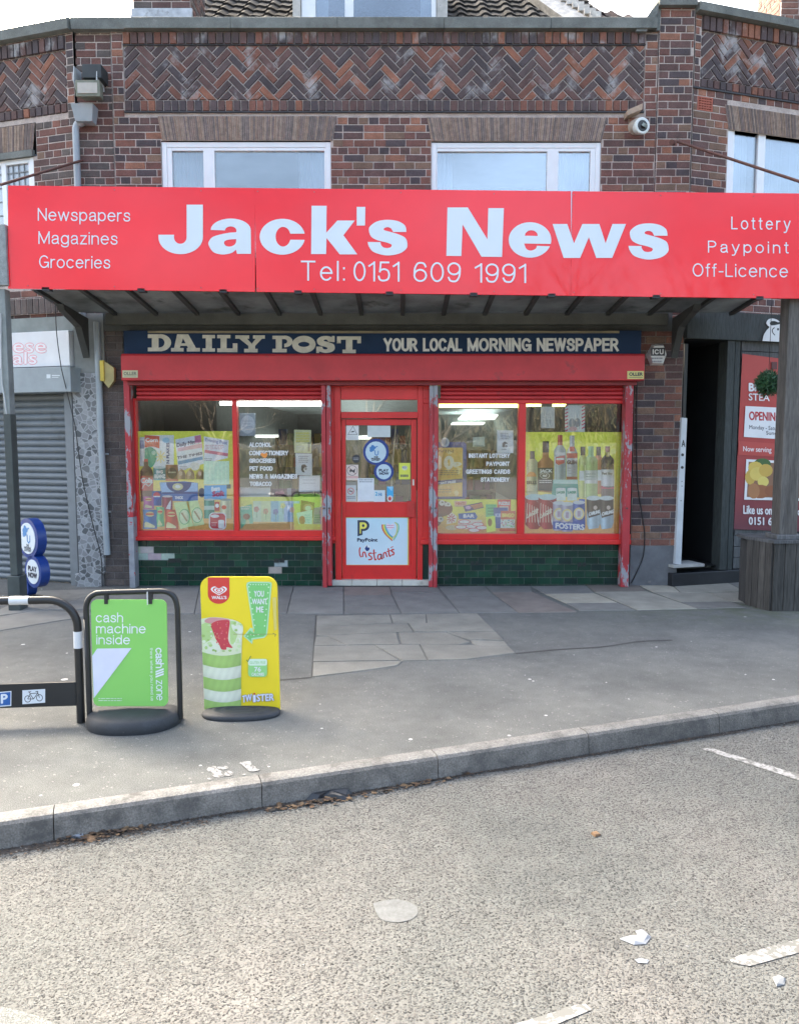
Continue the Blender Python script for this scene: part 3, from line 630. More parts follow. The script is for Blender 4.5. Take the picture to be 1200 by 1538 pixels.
mb = MB(); mb.box((pA, 0, zS0 - .016), (pB, .022, zS0 - .002), mat=FM.M); mb.box((pA, -.002, zP1 - .006), (pB, .012, zP1 + .006), mat=FM.M)
mb.build('string_course', M('dark_slate', (.05, .05, .055), rough=.8), shop)
for q, sd_ in ((l1, 5), (l2, 6)):
    mb = MB(); tile_lintel(mb, FM, *q, seed=sd_); mb.build('lintel', M('creasing_tile', attr=True, rough=.85, var=.25, scale=20, grain=.15), shop)
mb = MB(); a0, a1 = FM.sz(190, 40)[0], FM.sz(984, 40)[0]
for k in range(5):
    p, q = a0 + (a1 - a0) * k / 5 + .002, a0 + (a1 - a0) * (k + 1) / 5 - .002
    mb.prism([FM.pt(p, zC0, .085), FM.pt(p, zC1 - .02, .095), FM.pt(p, zC1, .06), FM.pt(p, zC1 + .02, -.34), FM.pt(p, zC0, -.34)], FM.x * (q - p))
mb.prism([FM.pt(XL, zC0, .065), FM.pt(XL, zC1 - .01, .075), FM.pt(XL, zC1 + .005, -.3), FM.pt(XL, zC0, -.3)], FM.x * (a0 - XL - .003))
mb.build('coping', COPE, shop)
def casement(parent, fr, u0, v0, u1, z0, panes, curtains, mull, name='upper_window', d=-.03, lead=False):
    """white frame window; panes = px ranges of glass, mull = px ranges of mullions"""
    s0, s1 = fr.sz(u0, v0 + 40)[0], fr.sz(u1, v0 + 40)[0]; zt = fr.sz((u0 + u1) / 2, v0)[1]
    win = bpy.data.objects.new(name, None); col.objects.link(win); win.parent = parent
    win.location = fr.pt((s0 + s1) / 2, z0, d) - parent.location
    f = MB(); fw = .055
    f.box((s0, d - .05, z0), (s0 + fw, d + .02, zt), mat=fr.M); f.box((s1 - fw, d - .05, z0), (s1, d + .02, zt), mat=fr.M)
    f.box((s0 + fw, d - .05, zt - fw), (s1 - fw, d + .018, zt), mat=fr.M); f.box((s0 + fw, d - .05, z0), (s1 - fw, d + .018, z0 + fw), mat=fr.M)
    edges = []
    for a, b in panes:
        x0, x1 = fr.sz(a, v0 + 40)[0], fr.sz(b, v0 + 40)[0]; edges.append((x0, x1))
    inner = s0 + fw
    for i, (x0, x1) in enumerate(edges):                      # sash bars: the frame reaches from one pane to the next
        if x0 - inner > .004: f.box((inner, d - .045, z0 + fw), (x0, d + .012, zt - fw), mat=fr.M)
        f.box((x0, d - .045, zt - fw - .035), (x1, d + .012, zt - fw), mat=fr.M); inner = x1
    if s1 - fw - inner > .004: f.box((inner, d - .045, z0 + fw), (s1 - fw, d + .012, zt - fw), mat=fr.M)
    f.build('frame', UPVC, win, bevel=.004)
    for x0, x1 in edges:
        g = MB(); g.box((x0, d - .025, z0 + fw), (x1, d - .015, zt - fw - .035), mat=fr.M); g.build('pane', GLASS_UP, win)
    for a, b in curtains:
        x0, x1 = fr.sz(a, v0 + 40)[0], fr.sz(b, v0 + 40)[0]; c = MB(); n = max(6, int((x1 - x0) / .012)); pts = []
        for i in range(n + 1):
            x = x0 + (x1 - x0) * i / n; dd = d - .16 + .018 * math.sin(i * 1.9); pts.append((fr.pt(x, z0, dd), fr.pt(x, zt, dd)))
        for (p, q), (p2, q2_) in zip(pts, pts[1:]): c.face([p, p2, q2_, q], sm=True)
        c.build('curtain', CURT, win, fix=False)
    if lead:
        c = MB(); 
        for x0, x1 in edges:
            for i in range(1, 4): x = x0 + (x1 - x0) * i / 4; c.box((x - .005, d - .012, z0 + fw), (x + .005, d - .006, zt - fw - .035), mat=fr.M)
            zz = zt - fw - .12
            while zz > z0: c.box((x0, d - .0125, zz - .005), (x1, d - .0065, zz + .005), mat=fr.M); zz -= .15
        c.build('lead_grid', M('lead', (.16, .17, .18), rough=.5), win)
    r = MB(); r.box((s0 - .05, d - 1.6, z0), (s1 + .05, d - 1.5, zt + .1), mat=fr.M); r.box((s0 - .05, d - 1.5, zt + .005), (s1 + .05, d - .12, zt + .1), mat=fr.M)
    r.box((s0 - .05, d - 1.5, z0 - .05), (s0 - .01, d - .12, zt), mat=fr.M); r.box((s1 + .01, d - 1.5, z0 - .05), (s1 + .05, d - .12, zt), mat=fr.M)
    r.build('room', DARKIN, win)
    return win
casement(shop, FM, 243, 212, 497, 3.72, [(258, 305), (322, 487)], [(256, 306), (446, 490)], None)
casement(shop, FM, 648, 213, 902, 3.72, [(657, 822), (839, 887)], [(655, 681), (838, 889)], None)

# roof behind the parapet
TILE = M('grey_roof_tile', attr=True, rough=1, var=.25, scale=6, grain=.2, gscale=60, spec=.04)
def tiled(mb, o, ex, up, wid, courses, c, gauge=.29, pitch=.30):
    n = ex.cross(up).normalized(); n = n if n.z > 0 else -n
    rr = random.Random(9); cols_ = int(wid / pitch * 8)
    for k in range(courses):
        b0, b1 = k * gauge - .03, (k + 1) * gauge + .02
        prev = None
        for i in range(cols_ + 1):
            x = i * pitch / 8; ph = (i % 8) / 8
            hgt = .035 * max(0, math.sin(ph * 2 * math.pi)) + .006 * math.sin(ph * 4 * math.pi)
            lo = o + ex * x + up * b0 + n * (hgt + .03); hi = o + ex * x + up * b1 + n * (hgt + .0); und = o + ex * x + up * b0 + n * (hgt + .004)
            if i % 8 == 0: t = rr.uniform(.75, 1.2)
            if prev:
                mb.face([prev[0], lo, hi, prev[1]], tuple(q * t for q in c), True); mb.face([prev[2], und, lo, prev[0]], tuple(q * t * .8 for q in c))
            prev = (lo, hi, und)
xa, xb = FM.sz(286, 20)[0], FM.sz(852, 20)[0]
up = Vector((0, math.cos(R(38)), math.sin(R(38)))); up2 = Vector((.52, .66, .54)).normalized()
roof = bpy.data.objects.new('roof', None); col.objects.link(roof); roof.parent = shop; roof.location = (0, .3, 6.05)
mb = MB(); tiled(mb, Vector((-3.2, .3, 6.0)), Vector((1, 0, 0)), up, 5.7, 13, (.055, .053, .052)); mb.build('tile_slope', TILE, roof, fix=False)
mb = MB(); tiled(mb, Vector((1.75, .42, 5.75)), Vector((.94, .34, 0)).normalized(), Vector((-.12, .72, .68)).normalized(), 2.2, 11, (.05, .04, .042)); mb.build('tile_slope', TILE, roof, fix=False)
mb = MB(); va, vb = P(872, 34, .55), P(800, -6, 1.05)
mb.prism([va + Vector((-.17, 0, -.05)), va + Vector((.10, 0, -.05)), vb + Vector((.13, 0, 0)), vb + Vector((-.13, 0, 0))], (0, -.12, .02))
rr = random.Random(3)
for k in range(9):
    q = va.lerp(vb, k / 8.5) + Vector((.14, -.11, .03)); mb.box(q - Vector((.06, .03, .03)), q + Vector((rr.uniform(.05, .08), .05, .03)))
mb.build('mortar_verge', M('pale_mortar', (.50, .47, .43), rough=.9, var=.35, scale=12, grain=.2, chips=(.16, .16, .16), cscale=14, cth=.66), roof)
# dormer
dorm = bpy.data.objects.new('dormer', None); col.objects.link(dorm); dorm.parent = shop
DY = .62; dorm.location = (P(552, 30, DY).x, DY, 6.0)
d0, d1, z0 = P(440, 20, DY).x, P(668, 20, DY).x, 5.95
mb = MB(); mb.box((d0, DY - .02, z0), (P(452, 20, DY).x, DY + 1.3, 7.3)); mb.box((P(656, 20, DY).x, DY - .02, z0), (d1 + .03, DY + 1.3, 7.3)); mb.box((d0 - .1, DY - .15, 7.3), (d1 + .1, DY + 1.5, 7.42))
mb.build('cheek', M('peeling_white_board', (.46, .44, .41), rough=.85, var=.2, scale=12, chips=(.24, .21, .18), cscale=12, cth=.62), dorm)
mb = MB()
for a, b in ((453, 474), (518, 531), (648, 655)): mb.box((P(a, 20, DY).x, DY, z0), (P(b, 20, DY).x, DY + .06, 7.25))
mb.box((P(474, 20, DY).x, DY + .001, z0), (P(648, 20, DY).x, DY + .06, z0 + .14)); mb.box((P(474, 20, DY).x, DY + .001, 7.15), (P(648, 20, DY).x, DY + .06, 7.25))
mb.build('frame', UPVC, dorm)
for a, b in ((474, 518), (531, 648)):
    mb = MB(); mb.box((P(a, 20, DY).x, DY + .03, z0 + .14), (P(b, 20, DY).x, DY + .04, 7.15)); mb.build('pane', GLASS_UP, dorm)
mb = MB(); mb.box((d0 + .15, DY + 1.2, z0), (d1 - .1, DY + 1.25, 7.3)); mb.build('room', DARKIN, dorm)
for a, b in ((474, 492), (632, 648)): mb = MB(); mb.box((P(a, 20, DY).x, DY + .12, z0), (P(b, 20, DY).x, DY + .14, 7.2)); mb.build('curtain', CURT, dorm)
# chimney stack of the shop, left
ch = bpy.data.objects.new('chimney', None); col.objects.link(ch); ch.parent = shop; cY = .75; ch.location = (P(245, 10, cY).x, cY, 6.0)
c0, c1 = P(200, 5, cY).x, P(286, 5, cY).x; fc = Fr((0, cY, 0), (1, 0, 0), (0, -1, 0)); fcs = Fr((c1, cY, 0), (0, 1, 0), (1, 0, 0)); fcl = Fr((c0, cY + .7, 0), (0, -1, 0), (-1, 0, 0))
mb = MB(); zc = fc.sz(245, 12)[1]
brickwork(mb, fc, c0, c1, zc, 7.6, pal=GREYS + REDS[:2], seed=31); brickwork(mb, fcs, 0, .7, 6.0, 7.6, pal=GREYS + REDS[:2], seed=32); brickwork(mb, fcl, 0, .7, 6.0, 7.6, pal=GREYS + REDS[:2], seed=33)
mb.build('stack', BRICK, ch)
mb = MB(); mb.prism([fc.pt(c0 - .02, 5.95, .16), fc.pt(c0 - .02, zc - .06, .03), fc.pt(c0 - .02, zc, .012), fc.pt(c0 - .02, zc, -.02), fc.pt(c0 - .02, 5.95, -.02)], (c1 - c0 + .04, 0, 0))
mb.build('lead_flashing', M('grey_lead', (.36, .38, .40), rough=.5, var=.3, scale=10, stain=(.2, .2, .19), sscale=8, sth=.55), ch)

# ================================================================== THE SHOPFRONT
RED = M('red_shopfront_paint', (.64, .022, .022), rough=.38, var=.10, scale=4, stain=(.30, .03, .03), sscale=5, sth=.64)
RED_DULL = M('dull_red_shutter_paint', (.50, .030, .036), rough=.5, var=.16, scale=3, stain=(.20, .04, .04), sscale=6, sth=.6)
RED_CHIP = M('chipped_red_steel', (.40, .03, .04), rough=.5, var=.2, scale=8, chips=(.30, .31, .34), cscale=9, cth=.53, stretch=(1, 1, .4))
GREYST = M('bare_grey_steel', (.28, .29, .32), rough=.5, var=.2, scale=10, chips=(.40, .05, .06), cscale=9, cth=.62)
# fascia board over the shutter box
fb = bpy.data.objects.new('fascia_board', None); col.objects.link(fb); fb.parent = shop; fb.location = (0, -.13, 2.6)
NAVY = M('navy_fascia_paint', (.010, .030, .075), spec=.25, rough=.6, var=.18, scale=3)
mb = MB(); fbox(mb, FM, 186, 496, 963, 537, 0, .13); mb.build('board', NAVY, fb, bevel=.004)
mb = MB(); fbox(mb, FM, 222, 496.5, 930, 500, .13, .145, None); mb.build('trim', M('brass_trim', (.24, .20, .12), rough=.45), fb)
pr = Print(FM.mp(.13), NF); CR = (.62, .60, .50); pr.tf = (180, 440, 1200 / 380)
def slabword(pr, C):
    def r(x0, y0, x1, y1): pr.rect(x0, y0, x1, y1, C)
    r(133, 195, 200, 213); r(133, 258, 200, 276); r(152, 205, 184, 266)
    pr.poly(arc(190, 235, 54, 41, -90, 90) + arc(190, 235, 22, 22, 90, -90), C)
    pr.poly([(272, 195), (325, 195), (366, 268), (328, 268), (300, 214), (282, 268), (256, 268)], C); r(276, 238, 335, 250); r(243, 260, 303, 277); r(318, 260, 380, 277)
    r(392, 198, 452, 214); r(392, 262, 452, 278); r(408, 206, 437, 270)
    r(462, 198, 525, 214); r(478, 206, 507, 270); r(462, 262, 558, 280); r(536, 238, 558, 270)
    r(548, 200, 614, 216); r(632, 200, 688, 216); pr.poly([(562, 212), (600, 212), (626, 240), (648, 212), (678, 212), (642, 250), (642, 270), (610, 270), (610, 250)], C); r(590, 264, 654, 281)
    r(724, 202, 784, 218); r(740, 210, 769, 270); r(724, 264, 792, 281); pr.poly(arc(780, 229, 40, 28, -90, 90) + arc(780, 229, 14, 11, 90, -90), C)
    pr.ring(873, 243, 56, 41, 29, C)
    SG = [(1082, 318)] + spline([(1082, 318), (1070, 262), (1010, 222), (915, 208), (820, 222), (757, 265), (745, 305), (765, 360), (820, 392), (900, 412), (942, 428), (950, 440), (938, 457), (905, 463), (872, 455), (852, 430), (850, 410)]) + spline([(733, 408), (745, 450), (790, 500), (905, 530), (1020, 512), (1080, 470), (1091, 428), (1075, 375), (1020, 343), (940, 318), (890, 305), (878, 295), (885, 282), (915, 275), (945, 287), (962, 318)])
    pr.poly([(932 + (x - 733) / 358 * 88, 203 + (y - 208) / 322 * 81) for x, y in SG], C); r(932, 255, 946, 284); r(1006, 203, 1019, 232)
    r(1030, 205, 1144, 221); r(1030, 212, 1048, 238); r(1126, 212, 1144, 238); r(1072, 214, 1103, 276); r(1056, 268, 1119, 285)
    return SG
CREAM = M('old_cream_lettering', attr=True, rough=.6, var=.15, scale=14, stain=(.22, .22, .18), sscale=8, sth=.66)
SG = slabword(pr, CR); pr.build('lettering', CREAM, fb, fix=False); pr = Print(FM.mp(.13), NF)
for t, a, b in (('YOUR', 576, 627), ('LOCAL', 635, 694), ('MORNING', 702, 798), ('NEWSPAPER', 806, 929)): pr.sans(t, a, b, 507.5, 527.5, (.70, .70, .64), 3.9, gap=.26)
pr.build('lettering', CREAM, fb, fix=False)
# canopy's wall plate; board behind it coloured darker as the shade above the fascia
mb = MB(); fbox(mb, FM, 150, 462, 1010, 497, -.10, .03, (.075, .08, .075)); fbox(mb, FM, 158, 470, 1004, 487, 0, .10, (.105, .11, .10))
mb.build('wall_plate', M('dark_grey_timber', attr=True, rough=.7, var=.25, scale=4, grain=.15), shop, bevel=.004)
# shutter box with housing lip
sbx = bpy.data.objects.new('shutter_box', None); col.objects.link(sbx); sbx.parent = shop; sbx.location = (0, -.2, 2.3)
mb = MB(); a0, a1, z0, z1 = FM.px(182, 531, 968, 571, .26)
mb.prism([FM.pt(a0, z1 + .03, 0), FM.pt(a0, z1, .24), FM.pt(a0, z1 - .02, .26), FM.pt(a0, z0, .26), FM.pt(a0, z0, .04), FM.pt(a0, z0 + .02, 0)], (a1 - a0, 0, 0))
mb.build('housing', RED_DULL, sbx, bevel=.006)
mb = MB(); mb.box((a0 + .03, 0.02, z0 - .045), (a1 - .05, .17, z0 - .001), mat=FM.M); mb.build('housing_lip', M('darker_red_lip', (.22, .02, .025), rough=.5, var=.15), sbx, bevel=.003)
for ends in ((205, 484), (662, 936)):                                     # foot of the rolled-up curtain behind the lip
    mb = MB(); b0, b1, y0, y1 = FM.px(ends[0], 579, ends[1], 600, .06); n = 5
    for i in range(n):
        q = y0 + (y1 - y0 + .08) * i / n; h = (y1 - y0 + .08) / n
        mb.prism([FM.pt(b0, q, .03)] + [FM.pt(b0, q + h * (.5 - .5 * math.cos(math.pi * k / 6)), .03 + .03 * math.sin(math.pi * k / 6)) for k in range(1, 6)] + [FM.pt(b0, q + h, .03)], (b1 - b0, 0, 0), None, True)
    mb.build('shutter_curtain', RED_DULL, sbx)
pr = Print(FM.mp(.262), NF); pr.rect(184, 556, 207, 567, (.50, .48, .30)); pr.text('OLLER', 186, 205, 558.5, 563, (.12, .12, .10), .25); pr.rect(186, 564, 205, 565.2, (.3, .3, .2))
pr.build('maker_plate', PRINT, sbx, fix=False); pr = Print(FM.mp(.262), NF); pr.rect(942, 557, 967, 569, (.62, .56, .20)); pr.text('OLLER', 945, 965, 559.5, 564, (.05, .05, .05), .4); pr.rect(945, 566, 965, 567, (.2, .2, .1))
pr.build('maker_plate', PRINT, sbx, fix=False)
# guides
def guide(u0, u1, v0, v1, m, lower=None):
    g = bpy.data.objects.new('shutter_guide', None); col.objects.link(g); g.parent = shop
    a0, a1, z0, z1 = FM.px(u0, v0, u1, v1, .14); z0 = max(z0, .001); g.location = FM.pt((a0 + a1) / 2, z0, .07)
    zz = .8 if lower else z0; mb = MB(); mb.box((a0, .0, zz), (a1, .14, z1), mat=FM.M); mb.build('rail', m, g, bevel=.004)
    if lower: mb = MB(); mb.box((a0, .0, z0), (a1, .14, zz), mat=FM.M); mb.build('bare_rail', lower, g, bevel=.004)
    mb = MB(); mb.tube([FM.pt((a0 + a1) / 2, .90, .14), FM.pt((a0 + a1) / 2, .90, .152)], .012, 8)
    mb.build('bolt', M('rusty_bolt', (.12, .07, .06), rough=.7), g); return g
zt_ = 570
guide(190, 198.5, zt_, 884, RED_CHIP, lower=GREYST); guide(483.5, 490, zt_, 883, RED_CHIP); guide(491, 497.5, zt_, 880, RED_CHIP)
guide(644.5, 650.5, zt_, 882, RED_CHIP); guide(651, 657, zt_, 884, RED_CHIP); guide(936.5, 948, zt_, 882, RED_CHIP)
# windows: head, mullions, jambs, stepped sill; panes are sub-parts
def shop_window(panes, v0, v1, jambs, sill_v, rail_to):
    wn = bpy.data.objects.new('shop_window', None); col.objects.link(wn); wn.parent = shop; wn.location = FM.pt(FM.sz((panes[0][0] + panes[-1][1]) / 2, 800)[0], .6, 0)
    f = MB()
    fbox(f, FM, jambs[0], 598, jambs[1], v0, -.08, .02)
    ends = [jambs[0]] + [x for p in panes for x in p] + [jambs[1]]
    for a, b in zip(ends[::2], ends[1::2]):
        if b - a > .3: fbox(f, FM, a, v0, b, v1, -.08, .018)
    fbox(f, FM, jambs[0], v1, jambs[1], v1 + 9, -.08, .022)
    f.build('frame', RED, wn, bevel=.005)
    s = MB(); fbox(s, FM, jambs[0] - 1, v1 + 9, jambs[1] + 1, sill_v, -.05, .075); s.build('sill', RED, wn, bevel=.008)
    for a, b in panes:
        g = MB(); a0, a1, z0, z1 = FM.px(a - .5, v0 - .5, b + .5, v1 + .5, -.03); g.box((a0, -.036, z0), (a1, -.030, z1), mat=FM.M); g.build('pane', GLASS, wn)
    return wn
shop_window([(206, 350), (357, 484)], 601, 797, (199, 503), 812, 0)
shop_window([(658, 778), (789, 936)], 606, 802, (632, 947), 818, 0)
# door bay
door = bpy.data.objects.new('shop_door', None); col.objects.link(door); door.parent = shop; door.location = FM.pt(FM.sz(568, 860)[0], 0.08, 0)
mb = MB()
fbox(mb, FM, 503, 577, 512, 872, -.09, .03); fbox(mb, FM, 627, 577, 635, 872, -.09, .03)
fbox(mb, FM, 512, 577, 627, 600, -.09, .028); fbox(mb, FM, 512, 618.5, 627, 628, -.09, .028)
mb.build('door_frame', RED, door, bevel=.004)
mb = MB(); dd = -.02
fbox(mb, FM, 513.5, 629.5, 519.5, 870, dd - .05, dd); fbox(mb, FM, 617.5, 629.5, 625.5, 870, dd - .05, dd)
fbox(mb, FM, 519.5, 629.5, 617.5, 638.5, dd - .05, dd - .001); fbox(mb, FM, 519.5, 754, 617.5, 777, dd - .05, dd - .001)
fbox(mb, FM, 519.5, 849, 617.5, 870, dd - .05, dd - .001); fbox(mb, FM, 519.5, 777, 617.5, 849, dd - .045, dd - .012)
mb.build('door_leaf', RED, door, bevel=.004)
mb = MB(); a0, a1, z0, z1 = FM.px(519, 638, 618, 754.5, dd - .02); mb.box((a0, dd - .03, z0), (a1, dd - .024, z1), mat=FM.M); mb.build('pane', GLASS, door)
mb = MB(); a0, a1, z0, z1 = FM.px(511, 600, 628, 619, dd - .02); mb.box((a0, dd - .03, z0), (a1, dd - .024, z1), mat=FM.M); mb.build('pane', GLASS, door)
mb = MB(); fbox(mb, FM, 611, 753, 623, 777, dd, dd + .022); mb.build('push_plate', M('red_plate', (.58, .03, .03), rough=.35, chips=(.6, .55, .5), cscale=30, cth=.68), door, bevel=.003)
mb = MB(); fbox(mb, FM, 619.5, 720, 622, 729, dd, dd + .02); mb.build('lock', M('nickel', (.6, .6, .6), rough=.3, metal=.8), door)
mb = MB()
for a, b in ((497, 528), (528.4, 566), (566.4, 604), (604.4, 644)): fbox(mb, FM, a, 871.5, b, 880, -.08, .055)
mb.build('doorstep', M('cream_step_tile', (.55, .53, .47), rough=.5, var=.15, scale=8, stain=(.25, .23, .2), sscale=6, sth=.62), shop, bevel=.004)
for a, b in ((497.7, 503), (635, 644.3)):
    sl = bpy.data.objects.new('side_light', None); col.objects.link(sl); sl.parent = shop; sl.location = FM.pt(FM.sz((a + b) / 2, 700)[0], 0, 0)
    mb = MB(); a0, a1, z0, z1 = FM.px(a, 598, b, 800, -.03); mb.box((a0, -.036, z0), (a1, -.03, z1), mat=FM.M); mb.build('pane', GLASS, sl)
    mb = MB(); fbox(mb, FM, a, 577, b, 598, -.08, .02); mb.build('rail', RED, sl); mb = MB(); fbox(mb, FM, a, 798, b, 816, -.08, .03); mb.build('rail', RED, sl)
    mb = MB(); fbox(mb, FM, a, 816, b, 872, -.08, -.001); mb.build('tile_strip', M('green_strip', (.012, .04, .032), rough=.2), sl)
# stall riser of green tiles
TILEG = M('glazed_tile', attr=True, rough=.17, var=.22, scale=7, grain=.1, stain=(.05, .06, .065), sscale=3, sth=.62)
GREENS = [((.009, .042, .026), 5), ((.007, .032, .021), 4), ((.014, .058, .034), 2), ((.010, .030, .026), 3)]
def riser(u0, u1, v0, seed, bare):
    r = random.Random(seed); mb = MB(); s0, s1 = FM.sz(u0, 850)[0], FM.sz(u1, 850)[0]; zt = FM.sz(600, v0)[1]
    mb.face([FM.pt(s0, 0, -.012), FM.pt(s1, 0, -.012), FM.pt(s1, zt, -.012), FM.pt(s0, zt, -.012)], (.21, .235, .215))
    z, k = zt, 0; h, l = .0775, .152
    while z > .0:
        x = s0 - l + (.5 if k % 2 else .05) * l
        while x < s1:
            p, q = max(x, s0), min(x + l, s1)
            if q - p > .02:
                cz, cx = (z - h / 2), (p + q) / 2; hole = any(b[0] < cx < b[1] and b[2] < cz < b[3] for b in bare)
                zb = max(z - h + .0015, .001)
                if zb < z - .012:
                    if hole: mb.brick([FM.pt(p, zb, -.012), FM.pt(q, zb, -.012), FM.pt(q, z, -.012), FM.pt(p, z, -.012)], NF, .003, .006, tuple(.44 * r.uniform(.8, 1.1) * t for t in (1, .97, .88)))
                    else: mb.brick([FM.pt(p + .0022, zb, -.012), FM.pt(q - .0022, zb, -.012), FM.pt(q - .0022, z - .003, -.012), FM.pt(p + .0022, z - .003, -.012)], NF, .011, .0022, pick(GREENS, r))
            x += l
        z -= h; k += 1
    return mb.build('stall_riser', TILEG, shop, fix=False)
def zone(u0, v0, u1, v1): return FM.px(u0, v0, u1, v1)
riser(201, 484, 811, 41, [zone(203, 826, 236, 838), zone(216, 819, 240, 828), zone(234, 836, 252, 846), zone(414, 846, 440, 855), zone(412, 853, 430, 864)])
riser(491, 503, 811, 43, []); riser(657, 937, 817, 42, [])
for a, b, v in ((253, 264, 842), (265, 272, 842), (412, 419, 842), (420, 427, 842), (707, 712, 846), (714, 719, 846), (868, 873, 848), (875, 880, 848)):
    mb = MB(); fbox(mb, FM, a, v - 3, b, v + 3, -.005, .003); mb.build('vent_tile', M('dark_vent', (.012, .016, .015), rough=.6), shop)
# pier between shopfront and the restaurant door, dark brick, grey plinth
mb = MB(); s0, s1 = FM.sz(950, 700)[0], XR
brickwork(mb, FM, s0, s1, .46, 2.95, pal=REDS, seed=51, headers=0, mort=(.22, .18, .16))
mb.build('brick_pier', BRICK, shop)
mb = MB(); mb.box((s0, -.1, 0), (s1, .006, .46), mat=FM.M); mb.build('plinth', M('grey_painted_plinth', (.13, .135, .145), rough=.7, var=.25, scale=5, stain=(.30, .27, .24), sscale=4, sth=.62, bump=.004, bscale=30), shop)
mb = MB(); s0, s1 = XL + .13, FM.sz(191, 700)[0]
brickwork(mb, FM, s0, s1, .0, 2.95, pal=GREYS, seed=52, headers=0, mort=(.14, .125, .12)); mb.build('brick_pier', BRICK, shop)
# upper right pier
mb = MB(); s0 = FM.sz(987, 150)[0]
brickwork(mb, FM, s0, XR, 2.95, FM.sz(1000, 12)[1], pal=REDS, seed=53, d=.02)
ps = Fr(FM.pt(s0, 0, .02), (0, 1, 0), (-1, 0, 0)); brickwork(mb, ps, 0, .35, 2.95, FM.sz(1000, 12)[1], pal=DARKS, seed=54)
mb.build('brick_pier', BRICK, shop)
mb = MB(); zt = FM.sz(1000, 1)[1]; zb = FM.sz(1000, 13)[1]
mb.prism([FM.pt(s0 - .03, zb, .09), FM.pt(s0 - .03, zt, .10), FM.pt(s0 - .03, zt + .02, -.35), FM.pt(s0 - .03, zb, -.35)], (XR - s0 + .03, 0, 0))
q0, q1 = FM.on(957, 46, .07), FM.on(989, 2, .07)
mb.prism([q0 + Vector((-.02, 0, 0)), q0 + Vector((.1, 0, 0)), q1 + Vector((.0, 0, -.1)), q1], (0, .32, 0))
mb.prism([FM.pt(s0 - .12, zC0, .03), FM.pt(s0 + .0, zC0, .03), FM.pt(s0 + .0, zt - .02, .03), FM.pt(s0 - .04, zt - .1, .03)], (0, .25, 0))
mb.build('coping', COPE, shop)
# inside the shop
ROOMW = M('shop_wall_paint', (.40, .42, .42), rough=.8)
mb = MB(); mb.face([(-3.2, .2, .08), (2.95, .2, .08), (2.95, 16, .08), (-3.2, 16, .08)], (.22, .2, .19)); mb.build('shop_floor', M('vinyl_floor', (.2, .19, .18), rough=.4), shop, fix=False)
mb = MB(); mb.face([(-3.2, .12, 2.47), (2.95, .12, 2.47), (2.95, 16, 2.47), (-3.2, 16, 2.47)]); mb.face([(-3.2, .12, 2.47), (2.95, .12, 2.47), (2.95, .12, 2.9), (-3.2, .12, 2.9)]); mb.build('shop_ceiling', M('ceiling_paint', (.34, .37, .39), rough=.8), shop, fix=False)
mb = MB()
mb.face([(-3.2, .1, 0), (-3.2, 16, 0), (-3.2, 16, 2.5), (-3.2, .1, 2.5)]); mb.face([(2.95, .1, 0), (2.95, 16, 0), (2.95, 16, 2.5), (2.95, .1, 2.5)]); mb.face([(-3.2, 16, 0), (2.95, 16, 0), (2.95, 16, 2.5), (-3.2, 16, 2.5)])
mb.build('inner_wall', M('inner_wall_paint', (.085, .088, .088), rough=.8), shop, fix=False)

# ================================================================== LEFT NEIGHBOUR
left = thing('takeaway_building', 'left wing of the brick parade with a closed grey roller shutter', 'shop', FL.o.copy())
LW = -6.0                                                                  # the wing runs on out of the picture
zt2 = zC1; lz = lambda v: FL.sz(112, v)[1]
wl = (FL.sz(-60, 250)[0], FL.sz(51, 260)[0], 3.4, FL.sz(40, 236)[1])
zig0, zig1, sol0, sol1 = lz(72), lz(152), lz(167), lz(50)
hr = FL.sz(100, 110)[0]
mb = MB()
brickwork(mb, FL, LW, -.012, 2.95, zC0, [wl, (wl[0] - .1, wl[1] + .05, wl[3], wl[3] + .36), (LW, hr, sol0, sol1)], pal=REDS + GREYS, seed=61)
mb.build('brick_wall', BRICK, left)
mb = MB(); backing(mb, FL, LW, .02, 2.4, zC0, [wl], -.115, (.03, .03, .03), 0); mb.box((LW, -.5, 2.42), (.05, -.115, 2.44), mat=FL.M); mb.box((LW, -1.95, 0), (.5, -1.9, 6.0), mat=FL.M); mb.build('blackout_backing', MATS['blackout_sheet'], left, fix=False)  # unseen sheets added behind the left wing to keep sky and sun from leaking through
mb = MB(); herringbone(mb, FL, LW, hr, zig1, zig0, seed=62); mb.build('herringbone_panel', BRICK_S, left)
mb = MB(); soldier(mb, FL, LW, hr, sol0, zig1, d=-.004, proj=.018, seed=63); mb.build('soldier_course', BRICK, left)
mb = MB(); soldier(mb, FL, LW, hr, zig0, sol1, d=-.004, proj=.03, seed=64); mb.build('soldier_course', BRICK_S, left)
mb = MB(); tile_lintel(mb, FL, (wl[0] - .06, wl[1] + .04), (wl[0], wl[1]), wl[3] + .35, wl[3] + .075, seed=65); mb.build('lintel', MATS['creasing_tile'], left)
mb = MB(); mb.box((wl[0] - .05, -.02, wl[3]), (wl[1] + .01, .03, wl[3] + .07), mat=FL.M); mb.build('window_hood', COPE, left)
casement(left, FL, -60, 236, 51, 3.45, [(-50, 1), (8, 42)], [(-50, 42)], None, lead=True)
mb = MB()
for k in range(4):
    p, q = LW + (-LW) * k / 4, LW + (-LW) * (k + 1) / 4 - .004
    mb.prism([FL.pt(p, zC0, .085), FL.pt(p, zC1 - .02, .095), FL.pt(p, zC1, .06), FL.pt(p, zC1, -.3), FL.pt(p, zC0, -.3)], FL.x * (q - p))
mb.build('coping', COPE, left)
